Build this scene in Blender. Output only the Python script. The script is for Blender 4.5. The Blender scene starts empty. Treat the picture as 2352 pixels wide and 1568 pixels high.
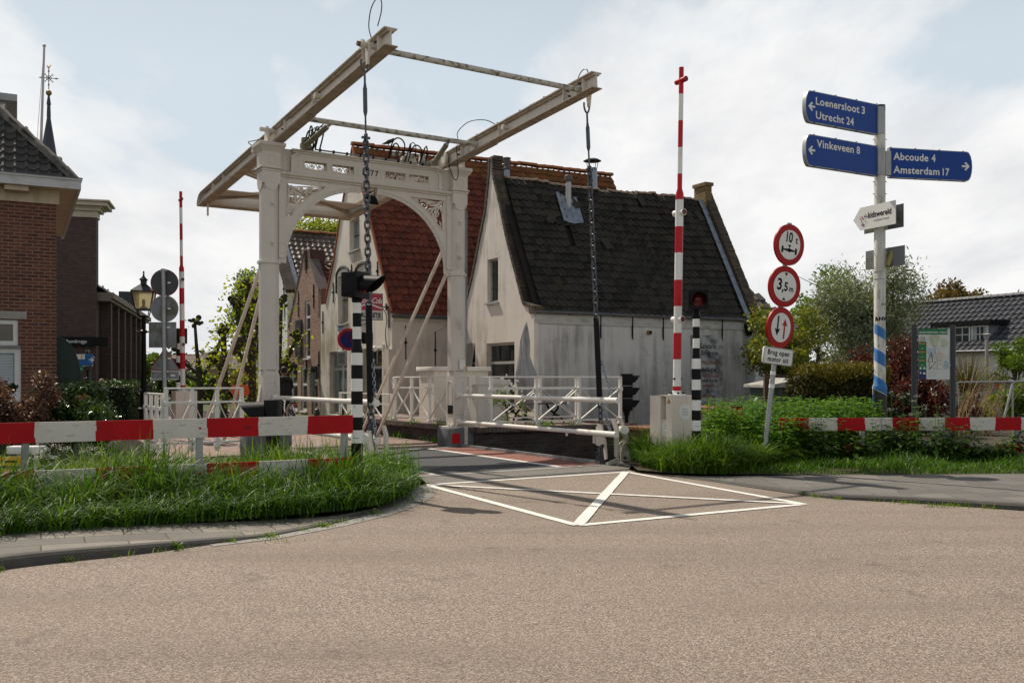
SUN_E = 5.0; EXPO = 0.0; CLOUD_OFF = (-4.1, -0.3, 0.6)
import bpy, bmesh, math, random
import numpy as np
from mathutils import Vector, Matrix
from mathutils.geometry import tessellate_polygon
random.seed(7)
RNG = np.random.default_rng(11)
SC = bpy.context.scene
COL = SC.collection
rad = math.radians
PI = math.pi
# ------------------------------------------------------------------ camera geometry (fitted to the photograph)
FP, VH, CU, EYE = 2164.1, 868.45, 1176.0, 1.35
def at(u, v, Y):
 return Vector(((u - CU) / FP * Y, Y, EYE - (v - VH) / FP * Y))
def gr(u, v, z=0.0):
 return at(u, v, FP * (EYE - z) / (v - VH))
def ray_plane(u, v, p0, n):
 d = Vector(((u - CU) / FP, 1.0, -(v - VH) / FP))
 o = Vector((0, 0, EYE))
 return o + d * ((Vector(p0) - o).dot(n) / d.dot(n))
# ------------------------------------------------------------------ mesh builder
def basis(d, up=Vector((0, 0, 1))):
 d = Vector(d).normalized()
 if abs(d.dot(up)) > .98:
  up = Vector((0, 1, 0))
 x = up.cross(d).normalized()
 return x, d.cross(x).normalized(), d
class MB:
 def __init__(s):
  s.v = []; s.f = []; s.m = []; s.uv = {}
 def add(s, vs, fs, mi=0, uvs=None):
  o = len(s.v)
  s.v.extend([tuple(p) for p in vs])
  for i, f in enumerate(fs):
   if uvs is not None:
    s.uv[len(s.f)] = [uvs[k] for k in f]
   s.f.append([o + k for k in f]); s.m.append(mi)
  return s
 def box(s, c, d, mi=0, rot=None, bev=0.0):
  x, y, z = d[0] / 2, d[1] / 2, d[2] / 2
  if bev > 0:
   e = min(bev, x * .9, y * .9, z * .9)
   bm = bmesh.new()
   bmesh.ops.create_cube(bm, size=1)
   for q in bm.verts:
    q.co = Vector((q.co.x * d[0], q.co.y * d[1], q.co.z * d[2]))
   bmesh.ops.bevel(bm, geom=list(bm.edges), offset=e, segments=2, affect='EDGES', profile=.5)
   bm.verts.index_update()
   vs = [q.co.copy() for q in bm.verts]; fs = [[q.index for q in f.verts] for f in bm.faces]
   bm.free()
  else:
   vs = [Vector((i, j, k)) for i in (-x, x) for j in (-y, y) for k in (-z, z)]
   fs = [(0, 1, 3, 2), (4, 6, 7, 5), (0, 4, 5, 1), (2, 3, 7, 6), (0, 2, 6, 4), (1, 5, 7, 3)]
  if rot is not None:
   vs = [rot @ q for q in vs]
  c = Vector(c)
  return s.add([q + c for q in vs], fs, mi)
 def bb(s, x0, x1, y0, y1, z0, z1, mi=0, bev=0.0):
  return s.box(((x0 + x1) / 2, (y0 + y1) / 2, (z0 + z1) / 2), (abs(x1 - x0), abs(y1 - y0), abs(z1 - z0)), mi, None, bev)
 def bar(s, p, q, w, h, mi=0, up=Vector((0, 0, 1)), ext=0.0):
  p = Vector(p); q = Vector(q)
  x, y, d = basis(q - p, up)
  R = Matrix((x, y, d)).transposed()
  return s.box((p + q) / 2, (w, h, (q - p).length + ext), mi, R)
 def tube(s, pts, r, n=8, mi=0, cap=True, closed=False):
  pts = [Vector(p) for p in pts]
  N = len(pts)
  rs = r if isinstance(r, (list, tuple)) else [r] * N
  prev = None; vs = []; fs = []
  for i, p in enumerate(pts):
   if closed:
    d = pts[(i + 1) % N] - pts[i - 1]
   else:
    d = pts[min(i + 1, N - 1)] - pts[max(i - 1, 0)]
   d.normalize()
   if prev is None:
    x, y, _ = basis(d)
   else:
    x = prev - d * prev.dot(d)
    if x.length < 1e-6:
     x, y, _ = basis(d)
    x.normalize(); y = d.cross(x)
   prev = x
   for k in range(n):
    a = 2 * PI * k / n
    vs.append(p + (x * math.cos(a) + y * math.sin(a)) * rs[i])
  rng = N if closed else N - 1
  for i in range(rng):
   j = (i + 1) % N
   for k in range(n):
    l = (k + 1) % n
    fs.append((i * n + k, i * n + l, j * n + l, j * n + k))
  if cap and not closed:
   fs.append(list(range(n))[::-1]); fs.append([(N - 1) * n + k for k in range(n)])
  return s.add(vs, fs, mi)
 def cyl(s, p, q, r, n=16, mi=0, r2=None):
  return s.tube([p, q], [r, r if r2 is None else r2], n, mi)
 def lathe(s, prof, n=24, c=(0, 0, 0), mi=0, ax=None, mis=None):
  """prof: list of (radius, height); ax: axis direction"""
  x, y, d = basis(ax if ax is not None else (0, 0, 1))
  if ax is None:
   x, y, d = Vector((1, 0, 0)), Vector((0, 1, 0)), Vector((0, 0, 1))
  c = Vector(c); vs = []; base = len(s.v)
  for r, h in prof:
   for k in range(n):
    a = 2 * PI * (k + .5) / n
    vs.append(c + d * h + (x * math.cos(a) + y * math.sin(a)) * max(r, 1e-4))
  s.v.extend([tuple(p) for p in vs])
  for i in range(len(prof) - 1):
   for k in range(n):
    l = (k + 1) % n
    s.f.append([base + i * n + k, base + i * n + l, base + (i + 1) * n + l, base + (i + 1) * n + k])
    s.m.append(mis[i] if mis else mi)
  s.f.append([base + k for k in range(n)][::-1]); s.m.append(mis[0] if mis else mi)
  s.f.append([base + (len(prof) - 1) * n + k for k in range(n)]); s.m.append(mis[-1] if mis else mi)
  return s
 def ball(s, c, r, mi=0, n=12, m=8, sc=(1, 1, 1)):
  c = Vector(c); vs = [c + Vector((0, 0, r * sc[2]))]; fs = []
  for i in range(1, m):
   t = PI * i / m
   for k in range(n):
    a = 2 * PI * k / n
    vs.append(c + Vector((math.sin(t) * math.cos(a) * r * sc[0], math.sin(t) * math.sin(a) * r * sc[1], math.cos(t) * r * sc[2])))
  vs.append(c - Vector((0, 0, r * sc[2])))
  for k in range(n):
   fs.append((0, 1 + k, 1 + (k + 1) % n))
   fs.append((len(vs) - 1, 1 + (m - 2) * n + (k + 1) % n, 1 + (m - 2) * n + k))
  for i in range(m - 2):
   for k in range(n):
    l = (k + 1) % n
    fs.append((1 + i * n + k, 1 + (i + 1) * n + k, 1 + (i + 1) * n + l, 1 + i * n + l))
  return s.add(vs, fs, mi)
 def poly(s, outer, holes, O, ex, ey, th=0.0, mi=0, mi_side=None, back=True):
  """flat 2-D outline with holes placed at O with axes ex, ey, thickness th towards -(ex x ey)"""
  O = Vector(O); ex = Vector(ex); ey = Vector(ey); n = ex.cross(ey).normalized()
  loops = [list(outer)] + [list(h) for h in holes]
  def area(l):
   return sum(l[i][0] * l[(i + 1) % len(l)][1] - l[(i + 1) % len(l)][0] * l[i][1] for i in range(len(l))) / 2
  if area(loops[0]) < 0:
   loops[0].reverse()
  for h in loops[1:]:
   if area(h) > 0:
    h.reverse()
  flat = [p for l in loops for p in l]
  tris = tessellate_polygon([[Vector((p[0], p[1], 0)) for p in l] for l in loops])
  fv = [O + ex * p[0] + ey * p[1] for p in flat]
  fs = []
  for t in tris:
   a, b, c = (flat[i] for i in t)
   ar = (b[0] - a[0]) * (c[1] - a[1]) - (c[0] - a[0]) * (b[1] - a[1])
   if abs(ar) < 1e-10:
    continue
   fs.append(tuple(t) if ar > 0 else (t[0], t[2], t[1]))
  s.add(fv, fs, mi)
  if th:
   bv = [p - n * th for p in fv]
   if back:
    s.add(bv, [f[::-1] for f in fs], mi)
   k = 0
   for l in loops:
    N = len(l)
    vs = [fv[k + i] for i in range(N)] + [bv[k + i] for i in range(N)]
    s.add(vs, [(i, N + i, N + (i + 1) % N, (i + 1) % N) for i in range(N)], mi if mi_side is None else mi_side)
    k += N
  return s
 def tf(s, Mx):
  s.v = [tuple(Mx @ Vector(p)) for p in s.v]
  return s
 def join(s, o, Mx=None, mi=None):
  vs = [Mx @ Vector(p) for p in o.v] if Mx is not None else o.v
  b = len(s.v); fb = len(s.f)
  s.v.extend([tuple(p) for p in vs])
  for i, f in enumerate(o.f):
   s.f.append([b + k for k in f]); s.m.append(o.m[i] if mi is None else mi)
   if i in o.uv:
    s.uv[fb + i] = o.uv[i]
  return s
 def mesh(s, name, mats, smooth=None):
  me = bpy.data.meshes.new(name)
  me.from_pydata(s.v, [], s.f)
  for m in mats:
   me.materials.append(m)
  if len(mats) > 1:
   me.polygons.foreach_set('material_index', np.array([min(k, len(mats) - 1) for k in s.m], dtype=np.int32))
  uvl = me.uv_layers.new(name='UVMap')
  co = np.array(s.v, dtype=float).reshape(-1, 3)
  lv = np.empty(len(me.loops), dtype=np.int32); me.loops.foreach_get('vertex_index', lv)
  nrm = np.empty(len(me.polygons) * 3); me.polygons.foreach_get('normal', nrm); nrm = nrm.reshape(-1, 3)
  lt = np.empty(len(me.polygons), dtype=np.int32); me.polygons.foreach_get('loop_total', lt)
  ln = np.repeat(np.abs(nrm), lt, axis=0)
  P = co[lv]
  horiz = (ln[:, 2] > .8)
  xd = (ln[:, 0] > ln[:, 1])
  U = np.where(horiz, P[:, 0], np.where(xd, P[:, 1], P[:, 0]))
  V = np.where(horiz, P[:, 1], P[:, 2])
  uv = np.stack([U, V], 1)
  if s.uv:
   st = np.empty(len(me.polygons), dtype=np.int32); me.polygons.foreach_get('loop_start', st)
   for i, q in s.uv.items():
    for k, c in enumerate(q):
     uv[st[i] + k] = c
  uvl.data.foreach_set('uv', uv.astype(np.float32).ravel())
  me.update()
  if smooth is not None:
   try:
    me.shade_smooth(); me.set_sharp_from_angle(angle=rad(smooth))
   except Exception:
    pass
  return me
def tagp(o, label=None, cat=None, group=None, kind=None):
 if label: o['label'] = label
 if cat: o['category'] = cat
 if group: o['group'] = group
 if kind: o['kind'] = kind
 return o
def L(m):
 return m if isinstance(m, (list, tuple)) else [m]
class Thing:
 def __init__(s, name, label, cat, loc=(0, 0, 0), rz=0.0, group=None, tilt=None):
  s.o = bpy.data.objects.new(name, None); COL.objects.link(s.o)
  s.o.empty_display_size = .2
  s.o.location = loc
  R = Matrix.Rotation(rz, 4, 'Z')
  if tilt is not None:
   R = tilt.to_4x4() @ R
  s.o.rotation_euler = R.to_euler()
  s.M = Matrix.Translation(Vector(loc)) @ R
  s.Mi = s.M.inverted()
  tagp(s.o, label, cat, group)
 def part(s, name, mb, mats, parent=None, label=None, smooth=35, kind=None):
  ob = bpy.data.objects.new(name, mb.mesh(name, L(mats), smooth)); COL.objects.link(ob)
  ob.parent = parent if parent is not None else s.o
  if label: ob['label'] = label
  if kind: ob['kind'] = kind
  return ob
 def loc(s, p):
  return s.Mi @ Vector(p)
def solo(name, mb, mats, label=None, cat=None, loc=(0, 0, 0), rz=0.0, group=None, kind=None, smooth=35):
 ob = bpy.data.objects.new(name, mb.mesh(name, L(mats), smooth)); COL.objects.link(ob)
 ob.location = loc; ob.rotation_euler = (0, 0, rz)
 return tagp(ob, label, cat, group, kind)
def copy_thing(root, loc, rz=None, label=None):
 def kids(o): return [c for c in bpy.data.objects if c.parent == o]
 r = root.copy(); COL.objects.link(r); r.location = loc
 if rz is not None: r.rotation_euler = (0, 0, rz)
 if label: r['label'] = label
 for c in kids(root):
  d = c.copy(); COL.objects.link(d); d.parent = r
  for g in kids(c):
   e = g.copy(); COL.objects.link(e); e.parent = d
 return r
# ------------------------------------------------------------------ text
def text(s, size=1.0, align='LEFT', spacing=1.0, xs=1.0, bold=0.0, shear=0.0):
 cu = bpy.data.curves.new('t', 'FONT'); cu.body = s; cu.size = size; cu.align_x = align
 cu.space_character = spacing; cu.resolution_u = 3; cu.offset = bold; cu.shear = shear
 ob = bpy.data.objects.new('t', cu); COL.objects.link(ob)
 bpy.context.view_layer.update()
 dg = bpy.context.evaluated_depsgraph_get()
 me = bpy.data.meshes.new_from_object(ob.evaluated_get(dg))
 mb = MB()
 mb.add([Vector((q.co.x * xs, q.co.y, 0)) for q in me.vertices], [list(p.vertices) for p in me.polygons])
 bpy.data.objects.remove(ob); bpy.data.curves.remove(cu); bpy.data.meshes.remove(me)
 return mb
def place(mb, O, ex, ey, mi=None, into=None):
 """2-D mesh (x,y) placed at O along ex, ey"""
 ex = Vector(ex).normalized(); ey = Vector(ey).normalized(); n = ex.cross(ey)
 Mx = Matrix((ex, ey, n)).transposed().to_4x4(); Mx.translation = Vector(O)
 out = into if into is not None else MB()
 return out.join(mb, Mx, mi)
# ------------------------------------------------------------------ materials
def nt(name):
 m = bpy.data.materials.new(name); m.use_nodes = True
 t = m.node_tree
 for n in list(t.nodes):
  if n.type not in ('OUTPUT_MATERIAL', 'BSDF_PRINCIPLED'):
   t.nodes.remove(n)
 return m, t, t.nodes['Principled BSDF']
def nd(t, ty, **kw):
 n = t.nodes.new(ty)
 for k, v in kw.items():
  if k.startswith('i_'):
   n.inputs[k[2:].replace('_', ' ')].default_value = v
  else:
   setattr(n, k, v)
 return n
def c4(c): return (c[0], c[1], c[2], 1)
def srgb(r, g, b):
 f = lambda x: ((x / 255) / 12.92 if x <= 10 else ((x / 255 + .055) / 1.055) ** 2.4)
 return (f(r), f(g), f(b))
def ramp(t, fac, stops):
 r = nd(t, 'ShaderNodeValToRGB')
 e = r.color_ramp.elements
 while len(e) < len(stops): e.new(.5)
 for i, (p, c) in enumerate(stops):
  e[i].position = p; e[i].color = c4(c) if len(c) == 3 else c
 t.links.new(fac, r.inputs['Fac'])
 return r.outputs['Color']
def mixc(t, fac, a, b, mode='MIX'):
 n = nd(t, 'ShaderNodeMix', data_type='RGBA', blend_type=mode)
 for s_, x in ((n.inputs[0], fac), (n.inputs[6], a), (n.inputs[7], b)):
  if hasattr(x, 'is_linked'): t.links.new(x, s_)
  elif isinstance(x, (int, float)): s_.default_value = x
  else: s_.default_value = c4(x)
 return n.outputs[2]
def coords(t, kind='Object', scale=(1, 1, 1), rot=(0, 0, 0)):
 tc = nd(t, 'ShaderNodeTexCoord'); mp = nd(t, 'ShaderNodeMapping')
 mp.inputs['Scale'].default_value = scale; mp.inputs['Rotation'].default_value = rot
 t.links.new(tc.outputs[kind], mp.inputs['Vector'])
 return mp.outputs['Vector']
def noise(t, vec, scale, detail=4, rough=.55):
 n = nd(t, 'ShaderNodeTexNoise'); n.inputs['Scale'].default_value = scale
 n.inputs['Detail'].default_value = detail; n.inputs['Roughness'].default_value = rough
 t.links.new(vec, n.inputs['Vector'])
 return n.outputs['Fac']
def bump(t, b, h, strength=.3, dist=.01):
 n = nd(t, 'ShaderNodeBump'); n.inputs['Strength'].default_value = strength; n.inputs['Distance'].default_value = dist
 t.links.new(h, n.inputs['Height']); t.links.new(n.outputs['Normal'], b.inputs['Normal'])
def M(name, col, rough=.6, metal=0.0, var=.12, vs=3.0, dirt=None, damt=.5, dscale=(4, 4, 1.2), dlo=.5, dhi=.72, bmp=0.0, bs=60, spec=.3, coat=0.0):
 """paint / metal / plain material with tone variation and optional dirt of its own shape"""
 m, t, b = nt(name)
 v = coords(t)
 n = noise(t, v, vs, 5)
 lo = tuple(c * (1 - var) for c in col); hi = tuple(min(1, c * (1 + var)) for c in col)
 c = ramp(t, n, [(.3, lo), (.7, hi)])
 if dirt:
  v2 = coords(t, scale=dscale)
  d = noise(t, v2, 1.0, 6, .65)
  k = ramp(t, d, [(dlo, (0, 0, 0)), (dhi, (damt, damt, damt))])
  c = mixc(t, k, c, dirt)
 t.links.new(c, b.inputs['Base Color'])
 r = ramp(t, n, [(.3, (rough * .85,) * 3), (.7, (min(1, rough * 1.15),) * 3)])
 t.links.new(r, b.inputs['Roughness'])
 b.inputs['Metallic'].default_value = metal
 b.inputs['Specular IOR Level'].default_value = spec
 b.inputs['Coat Weight'].default_value = coat
 if bmp:
  bump(t, b, noise(t, v, bs, 4), bmp, .01)
 return m
def M_brick(name, cols, mortar, bw=.21, bh=.066, ms=.009, rough=.85, dirt=None, damt=.4, bst=.5, dsc=.8):
 m, t, b = nt(name)
 uv = coords(t, 'UV')
 br = nd(t, 'ShaderNodeTexBrick'); br.offset = .5
 for k, x in (('Scale', 1.0), ('Mortar Size', ms), ('Mortar Smooth', .1), ('Bias', 0.0), ('Brick Width', bw), ('Row Height', bh)):
  br.inputs[k].default_value = x
 br.inputs['Color1'].default_value = (0, 0, 0, 1); br.inputs['Color2'].default_value = (1, 1, 1, 1)
 br.inputs['Mortar'].default_value = (.5, .5, .5, 1)
 t.links.new(uv, br.inputs['Vector'])
 bw_ = nd(t, 'ShaderNodeRGBToBW'); t.links.new(br.outputs['Color'], bw_.inputs['Color'])
 n = noise(t, uv, 9, 5)
 ad = nd(t, 'ShaderNodeMath', operation='MULTIPLY_ADD'); ad.inputs[1].default_value = .75
 t.links.new(bw_.outputs[0], ad.inputs[0])
 sc = nd(t, 'ShaderNodeMath', operation='MULTIPLY'); sc.inputs[1].default_value = .3
 t.links.new(n, sc.inputs[0]); t.links.new(sc.outputs[0], ad.inputs[2])
 k = len(cols)
 c = ramp(t, ad.outputs[0], [(.05 + .9 * i / max(1, k - 1), cols[i]) for i in range(k)])
 c = mixc(t, br.outputs['Fac'], c, mortar)
 big = noise(t, uv, dsc, 6, .6)
 c = mixc(t, ramp(t, big, [(.35, (0, 0, 0)), (.75, (.35, .35, .35))]), c, tuple(x * .55 for x in cols[0]))
 if dirt:
  c = mixc(t, ramp(t, noise(t, uv, 2.5, 6, .7), [(.5, (0, 0, 0)), (.7, (damt,) * 3)]), c, dirt)
 t.links.new(c, b.inputs['Base Color'])
 b.inputs['Roughness'].default_value = rough
 h = nd(t, 'ShaderNodeMath', operation='SUBTRACT'); t.links.new(sc.outputs[0], h.inputs[0]); t.links.new(br.outputs['Fac'], h.inputs[1])
 bump(t, b, h.outputs[0], bst, .012)
 return m
def M_tile(name, cols, moss=None, mamt=.6, rough=.75, spec=.3, dark=None, mlo=.5):
 """roof tiles: UV is in tile units, one random tone per tile"""
 m, t, b = nt(name)
 tc = nd(t, 'ShaderNodeTexCoord')
 fl = nd(t, 'ShaderNodeVectorMath', operation='FLOOR'); t.links.new(tc.outputs['UV'], fl.inputs[0])
 wn = nd(t, 'ShaderNodeTexWhiteNoise', noise_dimensions='2D'); t.links.new(fl.outputs[0], wn.inputs['Vector'])
 ob = tc.outputs['Object']
 n = noise(t, ob, 14, 5)
 ad = nd(t, 'ShaderNodeMath', operation='MULTIPLY_ADD'); ad.inputs[1].default_value = .7
 sc = nd(t, 'ShaderNodeMath', operation='MULTIPLY'); sc.inputs[1].default_value = .3
 t.links.new(wn.outputs['Value'], ad.inputs[0]); t.links.new(n, sc.inputs[0]); t.links.new(sc.outputs[0], ad.inputs[2])
 k = len(cols)
 c = ramp(t, ad.outputs[0], [(.08 + .84 * i / max(1, k - 1), cols[i]) for i in range(k)])
 if dark:
  c = mixc(t, ramp(t, noise(t, ob, 5, 6, .65), [(.46, (0, 0, 0)), (.62, (.75,) * 3)]), c, dark)
 if moss:
  c = mixc(t, ramp(t, noise(t, ob, 2.2, 8, .7), [(mlo, (0, 0, 0)), (mlo + .16, (mamt,) * 3)]), c, moss)
 t.links.new(c, b.inputs['Base Color'])
 b.inputs['Roughness'].default_value = rough; b.inputs['Specular IOR Level'].default_value = spec
 bump(t, b, n, .35, .01)
 return m
def M_plaster(name, col, stain, amt=.6, streak=(5, 5, .55), low=None, crack=True, lo=.48, hi=.75):
 m, t, b = nt(name)
 v = coords(t)
 n = noise(t, v, 1.3, 6, .6)
 c = ramp(t, n, [(.3, tuple(x * .86 for x in col)), (.7, col)])
 st = noise(t, coords(t, scale=streak), 1.0, 7, .68)
 big = noise(t, v, .55, 4)
 mm = nd(t, 'ShaderNodeMath', operation='MULTIPLY'); t.links.new(st, mm.inputs[0]); t.links.new(big, mm.inputs[1])
 k = ramp(t, mm.outputs[0], [(lo * .5, (0, 0, 0)), (hi * .5, (amt,) * 3)])
 c = mixc(t, k, c, stain)
 if low:
  sp = nd(t, 'ShaderNodeSeparateXYZ'); t.links.new(v, sp.inputs[0])
  mr = nd(t, 'ShaderNodeMapRange'); mr.inputs['From Min'].default_value = low[1]; mr.inputs['From Max'].default_value = low[2]
  mr.inputs['To Min'].default_value = 1; mr.inputs['To Max'].default_value = 0
  t.links.new(sp.outputs['Z'], mr.inputs['Value'])
  q = nd(t, 'ShaderNodeMath', operation='MULTIPLY'); t.links.new(mr.outputs[0], q.inputs[0])
  t.links.new(ramp(t, noise(t, coords(t, scale=(3, 3, .8)), 1.2, 6, .7), [(.36, (0, 0, 0)), (.62, (1, 1, 1))]), q.inputs[1])
  c = mixc(t, q.outputs[0], c, low[0])
 if crack:
  vo = nd(t, 'ShaderNodeTexVoronoi', feature='DISTANCE_TO_EDGE'); vo.inputs['Scale'].default_value = .75
  wv = nd(t, 'ShaderNodeVectorMath', operation='ADD'); t.links.new(v, wv.inputs[0])
  nn = nd(t, 'ShaderNodeTexNoise'); nn.inputs['Scale'].default_value = 3; nn.inputs['Detail'].default_value = 4
  t.links.new(v, nn.inputs['Vector'])
  s2 = nd(t, 'ShaderNodeVectorMath', operation='SCALE'); s2.inputs['Scale'].default_value = .5
  t.links.new(nn.outputs['Color'], s2.inputs[0]); t.links.new(s2.outputs[0], wv.inputs[1])
  t.links.new(wv.outputs[0], vo.inputs['Vector'])
  cr = ramp(t, vo.outputs['Distance'], [(.0, (.55,) * 3), (.008, (0, 0, 0))])
  cm = nd(t, 'ShaderNodeMath', operation='MULTIPLY'); t.links.new(cr, cm.inputs[0])
  t.links.new(ramp(t, noise(t, v, .9, 3), [(.5, (0, 0, 0)), (.58, (1, 1, 1))]), cm.inputs[1])
  c = mixc(t, cm.outputs[0], c, tuple(x * .4 for x in stain))
 t.links.new(c, b.inputs['Base Color'])
 b.inputs['Roughness'].default_value = .88; b.inputs['Specular IOR Level'].default_value = .25
 bump(t, b, noise(t, v, 18, 6, .6), .25, .012)
 return m
def M_leaf(name, c1, c2, c3=None, trans=.35, rough=.5, clump=1.5, spec=.4):
 m, t, b = nt(name)
 g = nd(t, 'ShaderNodeNewGeometry')
 n = noise(t, coords(t), clump, 3)
 ad = nd(t, 'ShaderNodeMath', operation='MULTIPLY_ADD'); ad.inputs[1].default_value = .55
 sc = nd(t, 'ShaderNodeMath', operation='MULTIPLY'); sc.inputs[1].default_value = .5
 t.links.new(g.outputs['Random Per Island'], ad.inputs[0]); t.links.new(n, sc.inputs[0]); t.links.new(sc.outputs[0], ad.inputs[2])
 st = [(.2, c1), (.75, c2)] if c3 is None else [(.18, c1), (.5, c2), (.85, c3)]
 c = ramp(t, ad.outputs[0], st)
 t.links.new(c, b.inputs['Base Color'])
 b.inputs['Roughness'].default_value = rough; b.inputs['Specular IOR Level'].default_value = spec
 if trans:
  tr = nd(t, 'ShaderNodeBsdfTranslucent')
  t.links.new(mixc(t, 1.0, c, (1.5, 1.45, .7), 'MULTIPLY'), tr.inputs['Color'])
  mx = nd(t, 'ShaderNodeMixShader'); mx.inputs[0].default_value = trans
  t.links.new(b.outputs[0], mx.inputs[1]); t.links.new(tr.outputs[0], mx.inputs[2])
  t.links.new(mx.outputs[0], t.nodes['Material Output'].inputs['Surface'])
 return m
def M_glass(name, col=(.02, .025, .03), rough=.05):
 m, t, b = nt(name)
 v = coords(t)
 n = noise(t, v, 1.5, 3)
 t.links.new(ramp(t, n, [(.3, tuple(x * .6 for x in col)), (.7, tuple(x * 1.5 for x in col))]), b.inputs['Base Color'])
 b.inputs['Roughness'].default_value = rough; b.inputs['Specular IOR Level'].default_value = .6
 bump(t, b, noise(t, v, 1.2, 2), .06, .05)
 return m
# ------------------------------------------------------------------ palette
WHITE = M('bridge_paint', (.60, .545, .475), .45, var=.05, dirt=(.22, .165, .10), damt=.6, dlo=.60, dhi=.78, dscale=(3, 3, 1.5))
WHITE2 = M('rail_paint', (.72, .69, .63), .38, var=.05, dirt=(.2, .15, .09), damt=.5, dlo=.62, dhi=.75)
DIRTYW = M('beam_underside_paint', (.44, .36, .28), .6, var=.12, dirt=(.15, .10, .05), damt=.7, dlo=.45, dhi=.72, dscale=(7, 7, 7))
GALV = M('galvanised_steel', (.33, .34, .34), .5, .5, var=.2, dirt=(.12, .11, .09), damt=.5)
DKSTEEL = M('dark_steel', (.07, .075, .085), .42, .6, var=.3)
CHAIN = M('chain_steel', (.085, .09, .10), .45, .5, var=.35, vs=12)
CHAINL = M('zinc_chain', (.30, .33, .37), .4, .7, var=.3, vs=12)
BLACK = M('black_paint', (.008, .008, .009), .4, var=.3, spec=.10)
BLKMAT = M('black_plastic', (.010, .010, .011), .5, var=.3, spec=.10)
RED = M('red_paint', (.46, .006, .014), .35, spec=.25, var=.08, dirt=(.2, .01, .01), damt=.5, dlo=.6, dhi=.7)
REDW = M('red_board_paint', (.40, .006, .010), .55, spec=.15, var=.14, dirt=(.12, .015, .012), damt=.7, dlo=.62, dhi=.68, dscale=(9, 9, 9))
WBAND = M('white_band_paint', (.74, .73, .70), .4, var=.05, dirt=(.3, .26, .2), damt=.5, dlo=.64, dhi=.7)
SIGNW = M('sign_white', (.70, .69, .66), .4, var=.04, dirt=(.4, .37, .3), damt=.4, dlo=.62)
SIGNR = M('sign_red', (.34, .008, .008), .45, spec=.2, var=.07, dirt=(.16, .03, .02), damt=.5, dlo=.62)
SIGNB = M('sign_blue', (.002, .045, .25), .4, var=.07, spec=.2)
INK = M('sign_black', (.008, .008, .009), .6, var=.2, spec=.15)
GREYBACK = M('sign_back_grey', (.20, .21, .22), .55, .3, var=.15, dirt=(.09, .09, .045), damt=.8, dlo=.45, dhi=.6, dscale=(3, 3, 3))
CONC = M('concrete', (.30, .285, .26), .85, var=.18, vs=5, dirt=(.13, .12, .10), damt=.6, dscale=(3, 3, 2), bmp=.3, bs=90)
DKCONC = M('dark_base_stone', (.13, .13, .135), .7, var=.25, vs=4, dirt=(.3, .29, .27), damt=.5, dlo=.58, bmp=.3)
LEAD = M('lead_sheet', (.24, .27, .32), .5, .5, var=.25, vs=6)
GREEN_D = M('dark_green_paint', (.012, .035, .028), .45, var=.2)
FRAMEW = M('window_frame_white', (.62, .62, .59), .45, var=.08)
FRAMEG = M('window_frame_grey', (.36, .35, .32), .5, var=.1)
SASH = M('sash_dark_green', (.028, .04, .042), .4, var=.2)
GLASS = M_glass('window_glass')
GLASSL = M_glass('window_glass_pale', (.14, .17, .17), .08)
CURT = M('net_curtain', (.35, .38, .38), .8, var=.15, vs=9)
REDLENS = M('red_lens', (.11, .008, .008), .12, var=.3)
LENSBLK = M('lens_dark', (.03, .012, .012), .12, var=.3)
RUST = M('rusty_steel', (.16, .075, .035), .75, .1, var=.4, vs=7, dirt=(.28, .13, .05), damt=.7, dlo=.5)
WOOD = M('weathered_wood', (.09, .06, .042), .8, var=.35, vs=9)
SOIL = M('soil', (.06, .045, .03), .95, var=.3, vs=6)
RUBBER = M('rubber', (.02, .02, .02), .75, var=.2)
CHROME = M('chrome', (.6, .6, .6), .15, 1.0)
ORANGE = M('orange_paint', (.72, .20, .02), .45, var=.1)
YELLOW = M('yellow_paint', (.70, .42, .02), .45, var=.1)
m, t, b = nt('lit_headlight')
b.inputs['Base Color'].default_value = (.8, .6, .4, 1); b.inputs['Emission Color'].default_value = (1, .72, .42, 1); b.inputs['Emission Strength'].default_value = 1.6
HEADL = m
# ------------------------------------------------------------------ bridge frame
TH = .5619
A = Vector((math.cos(TH), math.sin(TH), 0)); B = Vector((math.sin(TH), -math.cos(TH), 0)); Z = Vector((0, 0, 1))
M0 = Vector((-2.6765, 17.744, 0))
def BR(a, b, z=0.0): return M0 + A * a + B * b + Z * z
D = Vector((.885, .466, 0)).normalized(); E_ = Vector((-D.y, D.x, 0))      # house walls run along D, gables along E_
RD = math.atan2(D.y, D.x)
# ------------------------------------------------------------------ camera
cam = bpy.data.cameras.new('camera'); cam.sensor_width = 36; cam.lens = 36 * FP / 2352
cam.shift_y = (VH - 784) / 2352; cam.clip_end = 3000; cam.clip_start = .05
co = bpy.data.objects.new('camera', cam); COL.objects.link(co)
co.location = (0, 0, EYE); co.rotation_euler = (PI / 2, 0, 0)
SC.camera = co
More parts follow.
